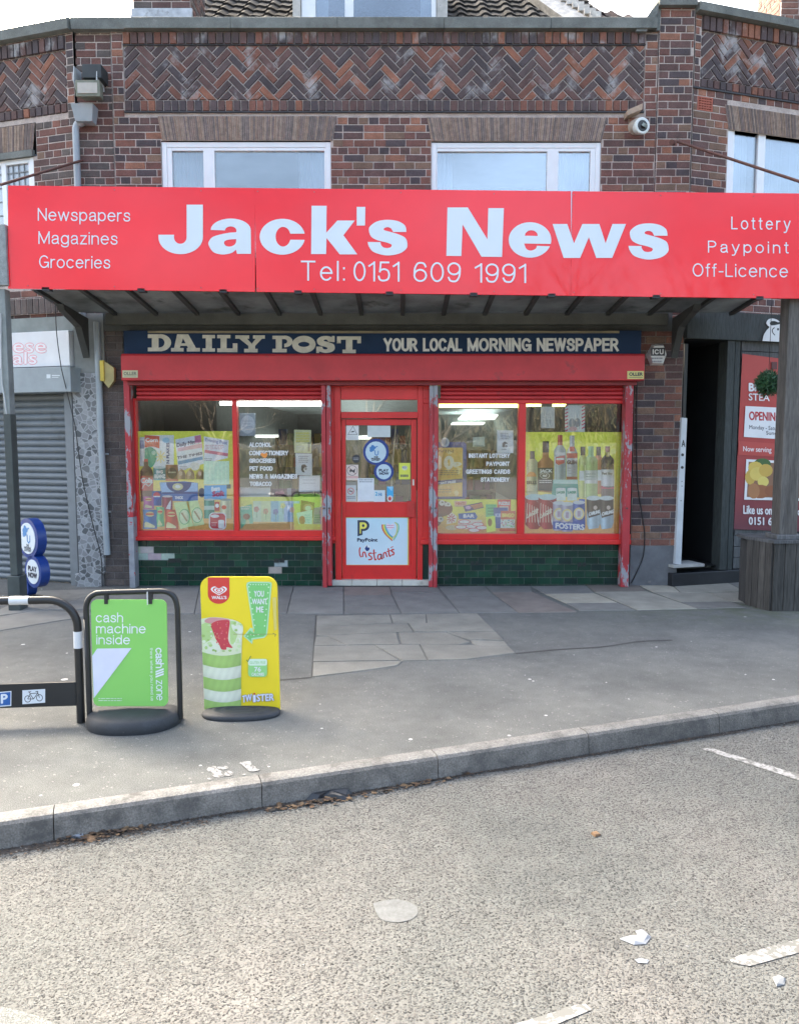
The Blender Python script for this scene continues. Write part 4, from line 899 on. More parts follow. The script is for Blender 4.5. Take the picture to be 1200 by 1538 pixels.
# ground floor
SHUT = M('grey_roller_shutter', (.155, .175, .19), rough=.5, var=.12, scale=3, grain=.05, stain=(.10, .11, .115), sscale=4, sth=.62)
s1 = FL.sz(102, 750)[0]
mb = MB(); zs = FL.sz(60, 596)[1]; hs = .075; z = .005
while z < zs:
    k = 7; prof = [(.03 * math.sin(math.pi * i / k) ** .7, z + hs * i / k) for i in range(k + 1)]
    for (d0, q0), (d1, q1) in zip(prof, prof[1:]): mb.face([FL.pt(LW, q0, d0 - .06), FL.pt(s1, q0, d0 - .06), FL.pt(s1, q1, d1 - .06), FL.pt(LW, q1, d1 - .06)], sm=True)
    z += hs
mb.build('roller_shutter', SHUT, left, fix=False)
mb = MB(); fbox(mb, FL, 101, 590, 113, 886, -.06, .05); mb.build('shutter_guide', M('grey_guide', (.17, .19, .205), rough=.5, var=.1), left, bevel=.004)
mb = MB(); a0, a1, z0, z1 = FL.px(-80, 553, 106, 590, .22); mb.box((LW, -.3, z0), (a1, .22, z1), mat=FL.M); mb.build('shutter_box', M('grey_box', (.27, .31, .33), rough=.5, var=.12), left, bevel=.006)
sg = bpy.data.objects.new('shop_fascia', None); col.objects.link(sg); sg.parent = left; sg.location = FL.pt(-1, 2.5, .1) - left.location
mb = MB(); a0, a1, z0, z1 = FL.px(-80, 500, 104, 552, .12); mb.box((LW, 0, z0), (a1, .12, z1), mat=FL.M); mb.build('board', M('white_fascia', (.66, .68, .70), rough=.4, var=.06), sg, bevel=.004)
pr = Print(FL.mp(.12), FL.n)
PK = (.72, .30, .34)
for t, a, b, vt, vb in (('ese', 20, 69, 509, 528), ('als', 20, 55, 528, 545)):
    pr.text(t, a, b, vt, vb + 1, PK, bold=1.3); pr.text(t, a, b, vt, vb + 1, (.74, .73, .75), bold=.2)
pr.build('lettering', PRINT, sg, fix=False)
pr = Print(FL.mp(.22), FL.n); pr.rect(70, 562, 76, 568, (.6, .65, .68)); pr.rect(78, 563, 90, 564.5, (.6, .65, .68)); pr.rect(78, 566, 88, 567, (.6, .65, .68)); pr.build('maker_plate', PRINT, left, fix=False)
mb = MB(); mb.box((LW, -.07, FL.sz(60, 500)[1]), (-.03, .06, FL.sz(60, 478)[1]), mat=FL.M); mb.box((LW, -.07, FL.sz(60, 478)[1] + .004), (-.1, .02, 2.95), mat=FL.M)
mb.build('fascia_boarding', M('faded_green_board', (.20, .23, .22), rough=.7, var=.2), left)
mb = MB(); soldier(mb, FL, LW, -.06, FL.sz(60, 472)[1], FL.sz(60, 448)[1], pal=GREYS, d=.03, seed=66); mb.build('soldier_course', BRICK, left)
# terrazzo pilaster between the two shops
def terrazzo():
    m = bpy.data.materials.new('broken_marble_terrazzo'); m.use_nodes = True; N = m.node_tree.nodes; L = m.node_tree.links; b = N['Principled BSDF']
    g = N.new('ShaderNodeNewGeometry').outputs['Position']
    v = N.new('ShaderNodeTexVoronoi'); v.inputs['Scale'].default_value = 17; L.new(g, v.inputs['Vector'])
    e = N.new('ShaderNodeTexVoronoi'); e.feature = 'DISTANCE_TO_EDGE'; e.inputs['Scale'].default_value = 17; L.new(g, e.inputs['Vector'])
    s = N.new('ShaderNodeSeparateColor'); L.new(v.outputs['Color'], s.inputs[0])
    r = N.new('ShaderNodeValToRGB'); r.color_ramp.interpolation = 'CONSTANT'; el = r.color_ramp.elements
    for p, c in ((.25, .16), (.5, .23), (.75, .3)): q = el.new(p); q.color = (c, c * 1.02, c * 1.05, 1)
    el[0].color = (.10, .105, .11, 1); el[-1].color = (.34, .35, .36, 1); L.new(s.outputs[0], r.inputs[0])
    mr = N.new('ShaderNodeMapRange'); mr.inputs[1].default_value = .02; mr.inputs[2].default_value = .10; L.new(e.outputs['Distance'], mr.inputs[0])
    mx = N.new('ShaderNodeMix'); mx.data_type = 'RGBA'; L.new(mr.outputs[0], mx.inputs[0]); mx.inputs[6].default_value = (.36, .37, .38, 1); L.new(r.outputs[0], mx.inputs[7])
    L.new(mx.outputs[2], b.inputs['Base Color']); b.inputs['Roughness'].default_value = .5; return m
mb = MB(); fbox(mb, FM, 113, 560, 152, 862, -.1, .05); fbox(mb, FM, 113, 862, 153, 888, -.1, .056); mb.build('pilaster', terrazzo(), left, bevel=.006)
mb = MB(); fbox(mb, FM, 111, 470, 156, 560, -.1, .04); mb.build('pilaster_head', M('grey_render', (.22, .23, .22), rough=.85, var=.2), left)

# ================================================================== RIGHT NEIGHBOUR
right = thing('restaurant_building', 'right wing of the brick parade with dark timber restaurant front and open black doorway', 'restaurant', FR.o.copy())
RW = 6.0; rz = lambda v: FR.sz(1041, v)[1]
ww = (FR.sz(1092, 240)[0], 3.9, 3.4, FR.sz(1095, 193)[1])
so1, zi1, zi0, so0 = rz(20), rz(43), rz(115), rz(129)
hs = FR.sz(1052, 100)[0]; av = FR.px(1047, 145, 1070, 166)
lt = FR.sz(1091, 157)[1]
mb = MB()
brickwork(mb, FR, .02, RW, 2.95, so1, [ww, (ww[0], ww[1], ww[3], lt), (hs, RW, so0, so1), av], pal=REDS, seed=71)
mb.build('brick_wall', BRICK, right)
mb = MB(); backing(mb, FR, -.06, RW, 2.84, so1, [ww], -.115, (.03, .03, .03), 0); mb.box((-.2, -1.95, 0), (RW, -1.9, 6.1), mat=FR.M); mb.build('blackout_backing', MATS['blackout_sheet'], right, fix=False)  # added dark backing and rear sheet, unseen, blocking sun behind the doorway
mb = MB(); herringbone(mb, FR, hs, RW, zi0, zi1, seed=72); mb.build('herringbone_panel', BRICK_S, right)
mb = MB(); soldier(mb, FR, hs, RW, so0, zi0, d=-.004, proj=.018, seed=73); mb.build('soldier_course', BRICK, right)
mb = MB(); soldier(mb, FR, hs, RW, zi1, so1, d=-.004, proj=.03, seed=74); mb.build('soldier_course', BRICK_S, right)
mb = MB(); mb.box((hs - .1, 0, so0 - .018), (RW, .02, so0 - .002), mat=FR.M); mb.build('string_course', MATS['dark_slate'], right)
mb = MB(); tile_lintel(mb, FR, (ww[0] - .06, ww[1] + .06), (ww[0] + .0, ww[1]), lt, ww[3] - .01, seed=75); mb.build('lintel', MATS['creasing_tile'], right)
mb = MB(); n = 5
TC = M('terracotta', (.34, .10, .065), rough=.8, var=.15, scale=20)
mb.box((av[0], -.02, av[2]), (av[0] + .016, .006, av[3]), mat=FR.M); mb.box((av[1] - .016, -.02, av[2]), (av[1], .006, av[3]), mat=FR.M)
for i in range(n + 1):
    z = av[2] + (av[3] - av[2] - .014) * i / n; mb.box((av[0] + .016, -.02, z), (av[1] - .016, .005, z + .014), mat=FR.M)
    x = av[0] + .016 + (av[1] - av[0] - .032) * i / n
    if 0 < i < n: mb.box((x - .006, -.02, av[2]), (x + .006, .004, av[3]), mat=FR.M)
mb.build('air_brick', TC, right)
casement(right, FR, 1093, 193, 1200 + 90, 3.45, [(1104, 1140), (1151, 1285)], [(1104, 1140), (1151, 1285)], None)
mb = MB(); zb, zt = FR.sz(1041, 19)[1], FR.sz(1041, 5)[1]
for p, q in ((.0, .9), (.904, 2.2), (2.204, RW)): mb.prism([FR.pt(p, zb, .09), FR.pt(p, zt - .015, .10), FR.pt(p, zt, .06), FR.pt(p, zt, -.3), FR.pt(p, zb, -.3)], FR.x * (q - p))
mb.build('coping', COPE, right)
rc = bpy.data.objects.new('chimney', None); col.objects.link(rc); rc.parent = right
cY = 1.9; c0 = P(1173, 15, cY).x; rc.location = Vector((c0 + .5, cY, 6)) - right.location
fc = Fr((0, cY, 0), (1, 0, 0), (0, -1, 0)); mb = MB(); brickwork(mb, fc, c0, c0 + 1.0, 5.6, 8.2, pal=[((.20, .10, .075), 3), ((.15, .09, .075), 2)], seed=76); brickwork(mb, Fr((c0, cY + .7, 0), (0, -1, 0), (-1, 0, 0)), 0, .7, 5.6, 8.2, pal=[((.20, .10, .075), 3), ((.15, .09, .075), 2)], seed=77)
mb.build('stack', BRICK, rc)
# ground floor of the restaurant: timber front
def timber(name, c, **k): return M(name, c, rough=.8, var=.25, scale=3, grain=.3, gscale=26, bump=.004, bscale=30, stretch=(3, 3, .35), **k)
DKT = timber('dark_green_grey_timber', (.040, .047, .045)); GRT = timber('weathered_grey_boards', (.085, .088, .088))
g0 = FR.sz(1022, 700)[0]
rf = bpy.data.objects.new('restaurant_fascia', None); col.objects.link(rf); rf.parent = right; rf.location = FR.pt(1, 2.8, 0) - right.location
mb = MB(); z1, z0 = FR.sz(1060, 468)[1], FR.sz(1060, 510)[1]; mb.box((g0 - .02, -.2, z0), (RW, .07, z1), mat=FR.M); mb.build('board', DKT, rf, bevel=.005)
pr = Print(FR.mp(.07), FR.n, base=.02); BW = (.62, .64, .63); pr.tf = (930, 440, 831 / 270)
pr.poly(spline([(656, 222), (662, 195), (676, 172), (688, 158), (680, 150), (674, 138), (684, 122), (704, 118), (724, 124), (736, 134)], 4) + [(728, 136)] + spline([(728, 136), (712, 130), (696, 132), (690, 142), (698, 150), (718, 148), (740, 144), (765, 150), (775, 165), (768, 185), (758, 196), (772, 205), (780, 212), (770, 220), (756, 216), (742, 208), (734, 212), (738, 226)], 4), BW)
pr.stroke(spline([(712, 160), (702, 170), (704, 184), (714, 196)], 4), 4.5, (.04, .045, .045)); pr.ell(728, 168, 5, 6, (.04, .045, .045))
pr.poly(spline([(752, 150), (766, 140), (776, 126), (770, 118)], 4) + spline([(770, 118), (784, 124), (786, 142), (772, 156)], 4), BW)
pr.build('bull_emblem', PRINT, rf, fix=False)
mb = MB(); soldier(mb, FR, g0, RW, FR.sz(1060, 467)[1], 2.98, d=.0, seed=78, pal=DARKS); mb.build('soldier_course', BRICK, right)
# doorway: black reveal, door ajar, step, threshold
mb = MB(); dA, dB = FR.sz(1022, 700)[0] + .01, FR.sz(1088, 700)[0]; ztop = FR.sz(1060, 511)[1]; zst = FR.sz(1060, 850)[1]
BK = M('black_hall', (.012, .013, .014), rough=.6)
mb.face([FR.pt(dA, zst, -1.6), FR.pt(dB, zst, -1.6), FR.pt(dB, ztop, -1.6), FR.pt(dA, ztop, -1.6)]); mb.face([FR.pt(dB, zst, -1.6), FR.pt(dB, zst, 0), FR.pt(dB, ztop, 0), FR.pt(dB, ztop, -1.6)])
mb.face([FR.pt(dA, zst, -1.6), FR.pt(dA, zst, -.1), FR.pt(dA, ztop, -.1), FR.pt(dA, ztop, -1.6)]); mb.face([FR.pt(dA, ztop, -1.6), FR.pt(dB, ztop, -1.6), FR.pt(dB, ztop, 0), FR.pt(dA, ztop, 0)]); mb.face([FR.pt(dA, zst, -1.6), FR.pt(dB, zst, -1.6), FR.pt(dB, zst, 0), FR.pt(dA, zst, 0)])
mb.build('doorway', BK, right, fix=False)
rd = bpy.data.objects.new('entrance_door', None); col.objects.link(rd); rd.parent = right; rd.location = FR.pt(dA + .06, zst, -.1) - right.location
ex = (FR.x * .45 - FR.n * .9).normalized(); fd = Fr(FR.pt(dA + .03, 0, -.02), ex, Vector((ex.y, -ex.x, 0)))
mb = MB(); mb.box((.0, -.02, zst + .03), (.78, .02, ztop - .04), mat=fd.M)
for q in ((.12, .36), (.42, .66)): mb.box((q[0], .02, zst + .2), (q[1], .03, 1.0), mat=fd.M); mb.box((q[0], .02, 1.1), (q[1], .03, ztop - .2), mat=fd.M)
mb.build('leaf', M('black_gloss_door', (.02, .023, .026), rough=.3), rd, bevel=.004)
mb = MB(); q0, q1 = FR.sz(1014, 848)[0], FR.sz(1032, 640)[0]
mb.prism([FR.on(1014, 847, .03), FR.on(1023, 848, .03), FR.on(1032, 628, .03), FR.on(1024, 627, .03)], FR.n * -.05)
mb.build('edge_strip', M('white_door_edge', (.55, .58, .60), rough=.4, var=.1), rd)
pr = Print(FR.mp(.03), FR.n); pr.text('A', 1023.5, 1029, 661, 671, (.03, .03, .03), .3)
for x, y, r_ in ((1025, 683, 2.2), (1024.5, 702, 2.2), (1024, 723, .8), (1024, 730, .8), (1022.5, 752, .8)): pr.ell(x, y, r_, r_, (.02, .02, .02), 10)
pr.build('ironmongery', PRINT, rd, fix=False)
mb = MB(); fbox(mb, FR, 1010, 852, 1200 + 150, 876, -.2, .06); mb.build('step', M('black_painted_step', (.018, .02, .024), rough=.45, var=.3, stain=(.10, .11, .12), sscale=14, sth=.64), right, bevel=.008)
mb = MB(); fbox(mb, FR, 1012, 848, 1058, 852, -.2, .075); mb.build('threshold', M('pale_threshold', (.42, .42, .40), rough=.5), right)
mb = MB(); fbox(mb, FR, 1087, 511, 1098, 856, -.1, .05); fbox(mb, FR, 1098.5, 511, 1106, 856, -.1, .03); mb.build('door_post', DKT, right, bevel=.004)
mb = MB(); s0 = FR.sz(1106.5, 700)[0]; z0, z1 = FR.sz(1150, 852)[1], FR.sz(1150, 511)[1]; n = 20
for i in range(n):
    a, b = z0 + (z1 - z0) * i / n + .003, z0 + (z1 - z0) * (i + 1) / n - .003; mb.box((s0, -.08, a), (RW, .0 + .004 * (i % 2), b), mat=FR.M)
mb.build('board_cladding', GRT, right, bevel=.003)

# ================================================================== PRINTED BANNER on the boards
ban = thing('banner', 'red restaurant banner with opening hours and a roast dinner picture on grey boards', 'banner', FR.pt(1.1, .9, .03))
mp = FR.mp(.024); q = [(1115, 531), (1262, 550), (1250, 800), (1102, 795)]
mb = MB()
gx, gy = 14, 14
for i in range(gx):
    for j in range(gy):
        def bp_(a, b):
            u = (q[0][0] * (1 - b) + q[3][0] * b) * (1 - a) + (q[1][0] * (1 - b) + q[2][0] * b) * a; v = (q[0][1] * (1 - a) + q[1][1] * a) * (1 - b) + (q[3][1] * (1 - a) + q[2][1] * a) * b
            return FR.on(u, v, .022 - .004 * (.5 + .5 * math.sin(a * 9 + b * 5)))
        cc = lambda b: (.42 - .28 * max(0, b - .45) / .55, .045 - .01 * b, .035 + .025 * max(0, b - .4))
        a0, a1, b0, b1 = i / gx, (i + 1) / gx, j / gy, (j + 1) / gy
        mb.face([bp_(a0, b1), bp_(a1, b1), bp_(a1, b0), bp_(a0, b0)], [cc(b1), cc(b1), cc(b0), cc(b0)], True)
mb.build('sheet', PRINT, ban, fix=False)
pr = Print(mp, FR.n, base=.002); pr.tf = (930, 440, 831 / 270)
pr.text('BR', 600, 652, 417, 452, (.75, .75, .75), 2.2, .04); pr.text('A', 806, 838, 430, 462, (.75, .75, .75), 2.2, .04); pr.text('STEA', 598, 694, 464, 495, (.75, .75, .75), .6, .04); pr.text('N', 812, 840, 474, 502, (.75, .75, .75), .6, .04)
pr.poly([(583, 522), (980, 542), (975, 690), (575, 665)], (.74, .74, .75))
pr.text('OPENING HOURS', 600, 868, 548, 586, (.42, .02, .03), 1.6, .04); pr.text('Monday - Saturday', 600, 765, 610, 628, (.06, .06, .07), .3, .05); pr.text('late', 800, 826, 620, 636, (.06, .06, .07), .3); pr.text('Sunday', 678, 752, 638, 654, (.06, .06, .07), .3, .05); pr.text('- late', 798, 838, 646, 662, (.06, .06, .07), .3)
pr.poly([(551, 684), (1000, 715), (998, 772), (549, 748)], (.46, .06, .05))
pr.text('Now serving', 572, 702, 708, 731, (.75, .70, .70), .4, .04); pr.text('Roas', 790, 840, 712, 735, (.75, .70, .70), .4, .04)
pr.poly([(586, 768), (1000, 788), (996, 965), (576, 955)], (.74, .74, .74)); pr.poly([(597, 780), (985, 798), (982, 953), (588, 943)], (.24, .12, .07))
rr = random.Random(8)
for x, y, rx, ry, c in ((660, 790, 40, 26, (.05, .12, .03)), (628, 806, 34, 27, (.62, .44, .09)), (604, 852, 24, 34, (.55, .36, .07)), (638, 836, 36, 32, (.66, .50, .12)), (676, 820, 32, 30, (.55, .36, .07)), (664, 872, 26, 24, (.68, .55, .14)), (650, 918, 48, 32, (.30, .11, .045)), (620, 915, 28, 36, (.38, .17, .07)), (702, 915, 32, 26, (.26, .09, .04)),
                        (820, 820, 40, 30, (.10, .24, .05)), (760, 830, 40, 40, (.5, .33, .1)), (818, 880, 34, 36, (.34, .10, .045)), (780, 920, 60, 28, (.22, .08, .04)), (900, 880, 60, 50, (.42, .24, .09))): pr.ell(x, y, rx, ry, c, 14)
pr.text('Like us on', 573, 704, 982, 1020, (.74, .72, .72), 1.4, .03); pr.text('ook', 782, 832, 992, 1026, (.74, .72, .72), 1.4, .03); pr.text('0151 6', 598, 704, 1036, 1070, (.74, .72, .72), 1.3, .03); pr.text('00', 772, 800, 1042, 1074, (.74, .72, .72), 1.3, .03)
pr.rect(702, 318, 728, 352, (.10, .02, .02))
pr.build('artwork', PRINT, ban, fix=False)

# ================================================================== CANOPY AND THE BIG RED SIGN
YS = -1.30
can = thing('canopy', 'dark timber canopy with dirty glazed panels over the shop window', 'canopy', (0, -.65, 2.95))
CANW = M('sooty_canopy_timber', (.055, .058, .056), rough=.75, var=.3, scale=4)
GLZ = M('dirty_wired_glass', (.27, .28, .265), rough=.6, var=.4, scale=2.2, trans=.55, stain=(.12, .125, .11), sscale=3, sth=.55)
cx0, cx1 = -3.55, 3.62; zf, zb = 3.17, 3.055; yb = -.10
rx = [cx0 + (cx1 - cx0) * i / 16 for i in range(17)]
for i, x in enumerate(rx):
    mb = MB(); mb.prism([(x - .022, YS + .06, zf), (x - .022, yb, zb), (x - .022, yb, zb - .045), (x - .022, YS + .06, zf - .045)], (.044, 0, 0)); mb.build('rafter', CANW, can)
for a, b in zip(rx, rx[1:]):
    mb = MB(); mb.prism([(a + .024, YS + .06, zf - .012), (b - .024, YS + .06, zf - .012), (b - .024, yb, zb - .012), (a + .024, yb, zb - .012)], (0, 0, .008)); mb.build('glazed_panel', GLZ, can)
mb = MB(); mb.box((cx0 - .08, YS + .03, 3.09), (cx1 + .1, YS + .09, 3.30)); mb.build('front_beam', CANW, can)
for x in (cx0 + .12, 3.02):
    mb = MB(); mb.prism([Vector((x - .04, -.1, 2.98)), Vector((x - .04, -.75, 3.03)), Vector((x - .04, -.70, 2.97)), Vector((x - .04, -.30, 2.86)), Vector((x - .04, -.1, 2.55))], (.07, 0, 0)); mb.build('bracket', CANW, can, bevel=.006)
for u in (70, 213, 336, 448, 585, 711, 828, 985, 1140):
    p = P(u, 440, YS - .01); mb = MB(); zz = 3.074 + (2.982 - 3.074) * (u - 12) / 1188
    mb.box((p.x - .035, YS - .03, zz - .018), (p.x + .035, YS + .05, zz + .012)); mb.build('sign_clip', M('black_iron', (.02, .02, .022), rough=.5), can)
sign = thing('shop_sign', "long glossy red sign board lettered with the shop's name in big white letters", 'shop sign', P(606, 440, YS))
SRED = M('glossy_red_acrylic', (.86, .018, .028), rough=.04, var=.06, scale=1.2, spec=.45)
def top_v(u): return 278 + 12 * (u - 12) / 1188
def bot_v(u): return 433 + 15 * (u - 12) / 1188
for a, b in ((12, 383), (383.9, 857.6), (858.4, 1262)):
    mb = MB(); p = [P(a, bot_v(a), YS - .03), P(b, bot_v(b), YS - .03), P(b, top_v(b), YS - .03), P(a, top_v(a), YS - .03)]
    if a > 12: p[0].x = p[3].x = (p[0].x + p[3].x) / 2
    mb.prism(p, (0, .03, 0)); mb.build('panel', SRED, sign, bevel=.002)
pr = Print(onY(YS - .03), NF, base=.003); LW_ = (.62, .68, .73)
def Zm(ox, oy, s): pr.tf = (ox, oy, s)
VIN = M('white_vinyl', attr=True, rough=.3, var=.02)
Zm(230, 295, 6)
pr.poly([(303, 72), (449, 72), (449, 360)] + arc(249, 366, 200, 152, 0, 180, 24) + [(49, 343), (190, 343)] + arc(246, 366, 57, 59, 180, 0, 14), LW_)
pr.poly(arc(700, 300, 180, 103, 180, 360, 24) + [(883, 515), (757, 515), (748, 478)] + spline([(748, 478), (705, 508), (625, 521), (545, 500), (503, 440), (503, 405), (535, 365), (600, 342), (680, 326), (750, 320)]) + arc(700, 304, 51, 36, 0, -180, 12)[0:] , LW_,
        [spline([(750, 383), (690, 386), (650, 398), (640, 420), (655, 442), (690, 450), (730, 437), (748, 412)], 3)])
pr.poly(arc(1165, 361, 204, 162, -10, -350, 40) + [(1237, 388)] + arc(1172, 361, 68, 89, 18, 342, 24) + [(1235, 334)], LW_)
Zm(430, 295, 6)
pr.poly([(228, 82), (364, 82), (361, 325), (460, 215), (617, 215), (515, 348), (640, 520), (482, 520), (363, 372), (359, 517), (224, 517)], LW_)
pr.poly([(635, 92), (713, 92), (709, 260), (635, 260)], LW_); pr.poly(SG, LW_)
pr.build('lettering', VIN, sign, fix=False); pr = Print(onY(YS - .03), NF, base=.003)
Zm(660, 295, 6)
pr.poly([(72, 97), (255, 97), (432, 385), (440, 103), (580, 103), (563, 543), (378, 541), (208, 250), (197, 535), (62, 533)], LW_)
pr.poly(arc(815, 390, 192, 160, 13, -339, 44) + spline([(878, 443), (865, 470), (822, 486), (782, 470), (762, 422)], 4), LW_, [[(768, 352)] + spline([(775, 328), (800, 308), (828, 303), (858, 310), (878, 330), (885, 354)], 4)])
pr.poly([(x + 1080, y) for x, y in [(-62, 246), (70, 246), (132, 420), (207, 246), (360, 246), (416, 420), (478, 246), (600, 246), (475, 552), (332, 552), (265, 365), (187, 552), (38, 552)]], LW_)
Zm(840, 295, 6); pr.poly([(622 + (x - 733) / 358 * 361, 240 + (y - 208) / 322 * 327) for x, y in SG], LW_)
pr.build('lettering', VIN, sign, fix=False); sl = .0108
def lt_(t, a, b, vt, vb, sw=1.75, gap=.20): pr = Print(onY(YS - .03), NF, base=.003); pr.sans(t, a, b, vt, vb, (.66, .70, .75), sw, sl, gap); pr.build('lettering', VIN, sign, fix=False)
lt_('Newspapers', 57, 196, 312, 331); lt_('Magazines', 58, 177, 347, 366); lt_('Groceries', 59, 166, 383, 402)
lt_('Tel:', 452, 518, 391, 421, 2.6, .28); lt_('0151', 531, 600, 392, 422, 2.6); lt_('609', 621, 692, 393, 423, 2.6); lt_('1991', 713, 790, 395, 424, 2.6)
lt_('Lottery', 1098, 1187, 325, 344, 1.8, .36); lt_('Paypoint', 1063, 1184, 361, 379, 1.8, .36); lt_('Off-Licence', 1040, 1183, 395, 415, 1.8, .22)
mb = MB()
for k, u in enumerate((40, 170, 300, 385, 470, 600, 740, 860, 990, 1130)):
    for v in (top_v(u) + 5, bot_v(u) - 5): mb.tube([P(u + 2, v, YS - .03), P(u + 2, v, YS - .034)], .006, 6)
mb.build('screw', M('screw_head', (.45, .12, .12), rough=.4), sign)

# ================================================================== STREET THINGS
BLKP = M('black_powder_coat', (.016, .017, .018), rough=.38, var=.15, scale=8)
RUB = M('dark_grey_rubber', (.030, .033, .038), rough=.65, var=.2, scale=12, grain=.15, stain=(.10, .10, .10), sscale=18, sth=.66)
# --- timber post in a boarded box, right
GRP = M('silvered_grey_post', attr=True, rough=.85, var=.3, scale=3, grain=.3, gscale=22, bump=.005, bscale=26, stretch=(4, 4, .3), stain=(.05, .05, .05), sscale=5, sth=.62)
GRB = M('silvered_grey_board', attr=True, rough=.85, var=.3, scale=3, grain=.35, gscale=22, bump=.005, bscale=26, stretch=(4, 4, .3), stain=(.16, .16, .155), sscale=6, sth=.66)
pb = G(1152, 919); po = thing('timber_post', 'grey weathered timber post standing in a boarded base box beside the banner', 'post', (3.93, -1.2, 0))
x0 = 3.605; y0, y1 = -1.33, -.80; x1 = 4.35; zt = P(1160, 816, y0).z
mb = MB(); n = 7
def board(mb, a, b, z0, z1, c, d=.018):
    mb.prism([a, b, b + Vector((0, 0, z1 - z0)), a + Vector((0, 0, z1 - z0))], ((b - a).normalized().cross(Z)) * d, c)
ysplit = Vector((x0, y0, 0)); rr = random.Random(4)
for k in range(4):
    a = Vector((x0 - .11 + .11 * k / 4 + .003, y0 + .30 * (1 - k / 4), 0)); b = Vector((x0 - .11 + .11 * (k + 1) / 4 - .001, y0 + .30 * (1 - (k + 1) / 4) + .003, 0)); t = rr.uniform(.75, 1.2); board(mb, a, b, 0, zt, (.066 * t, .062 * t, .057 * t))
for k in range(7):
    a = Vector((x0 + (x1 - x0) * k / 7 + .003, y0, 0)); b = Vector((x0 + (x1 - x0) * (k + 1) / 7 - .003, y0, 0)); t = rr.uniform(.7, 1.2); board(mb, a, b, 0, zt, (.060 * t, .058 * t, .053 * t))
mb.prism([Vector((x0 - .10, y0 + .29, .005)), Vector((x0, y0 + .012, .005)), Vector((x1, y0 + .012, .005)), Vector((x1, y1, .005)), Vector((x0 - .09, y1, .005))], (0, 0, zt - .02), (.05, .05, .05))
mb.build('base_box', GRB, po, bevel=.003)
mb = MB(); mb.prism([Vector((x0 - .135, y0 + .31, zt)), Vector((x0 - .01, y0 - .03, zt)), Vector((x1 + .03, y0 - .03, zt)), Vector((x1 + .03, y1 + .03, zt)), Vector((x0 - .12, y1 + .03, zt))], (0, 0, .03), (.08, .082, .085)); mb.build('box_lid', GRB, po, bevel=.004)
mb = MB(); pc = P(1184, 640, -1.17).x; mb.box((pc - .085, -1.255, zt + .03), (pc + .09, -1.08, 3.08), (.105, .098, .09)); mb.build('post', GRP, po, bevel=.006)
mb = MB(); mb.box((pc - .125, -1.295, zt + .03), (pc + .13, -1.04, zt + .075), (.11, .112, .115)); mb.build('post_collar', GRP, po, bevel=.006)
# --- canopy post, left: square, dark below
cp = thing('canopy_post', 'square painted post with dark lower half in front of the grey shutter', 'post', G(22, 912))
PY = -1.32
a0, a1 = P(8, 700, PY).x, P(19, 700, PY).x
zj = P(12, 622, PY).z; zk = P(20, 865, PY).z
mb = MB(); mb.box((a0, PY, zk), (a1, PY + .115, zj)); mb.build('lower_shaft', M('dark_green_post_paint', (.055, .066, .064), rough=.5, var=.2, scale=6), cp, bevel=.006)
mb = MB(); mb.box((a0 + .004, PY + .004, zj), (a1 - .004, PY + .111, 3.07)); mb.build('upper_shaft', M('faded_grey_post_paint', (.21, .23, .225), rough=.6, var=.25, scale=6), cp, bevel=.006)
mb = MB(); mb.box((a0 - .025, PY - .02, 0.002), (a1 + .025, PY + .135, zk)); mb.build('base_casing', M('dark_green_post_paint', ), cp, bevel=.008)
mb = MB(); mb.tube(spline([P(1, 470, PY - .01), P(2, 560, PY - .01), P(7, 600, PY - .01), P(10, 622, PY - .01)], 4), .007, 6); mb.build('cable', M('pale_cable', (.4, .42, .42), rough=.6), cp)
# neighbour's canopy end at the far left
nc = MB(); nc.box((P(-60, 380, -1.33).x, -1.36, P(5, 428, -1.36).z), (P(9.5, 380, -1.36).x, -1.30, P(5, 336, -1.36).z)); 
tag(nc.build('canopy_fascia', M('mottled_grey_fascia', (.23, .25, .25), rough=.6, var=.3, scale=14, grain=.2), bevel=.005), 'mottled grey canopy board left of the red sign', 'canopy')
# --- lottery sign
lot = thing('lottery_sign', 'blue pavement sign made of three round discs beside the dark post', 'sign', G(44, 899))
LY = -.80; BLUE = M('royal_blue_plastic', (.012, .045, .22), rough=.32, var=.1)
th = R(38); lfr = Fr(P(45, 840, LY), (math.cos(th), -math.sin(th), 0), (-math.sin(th), -math.cos(th), 0)); lfr.o.z = 0
def disc(mb, fr, s, z, r, d0, d1, n=36, sy=1.0, c=None):
    mb.prism([fr.pt(s + r * math.cos(2 * math.pi * i / n), z + r * sy * math.sin(2 * math.pi * i / n), d0) for i in range(n)], fr.n * (d1 - d0), c, True)
def spx(u, v): return lfr.sz(u, v, 0)
mb = MB(); L1, L2, L3 = spx(48, 808), spx(56, 858), spx(43, 882)
r1, r2, r3 = .205, .165, .085
for (s, z), r in ((L1, r1), (L2, r2), (L3, r3)): disc(mb, lfr, s, max(z, r * 1.0 + .012), r, -.05, .045)
mb.build('body', BLUE, lot, bevel=.012)
mb = MB(); disc(mb, lfr, L1[0], L1[1], r1 * .78, .045, .05, c=(.60, .68, .74)); disc(mb, lfr, L2[0], L2[1], r2 * .76, .045, .05, c=(.60, .68, .74)); mb.build('face_disc', M('pale_sign_face', attr=True, rough=.35, var=.05), lot)
mb = MB(); disc(mb, lfr, L3[0], max(L3[1], .1), r3 * .62, .045, .052, c=(.02, .06, .26)); disc(mb, lfr, L3[0], max(L3[1], .1), r3 * .34, .052, .056, c=(.008, .02, .09)); mb.build('hub', M('blue_hub', attr=True, rough=.35, var=.05), lot)
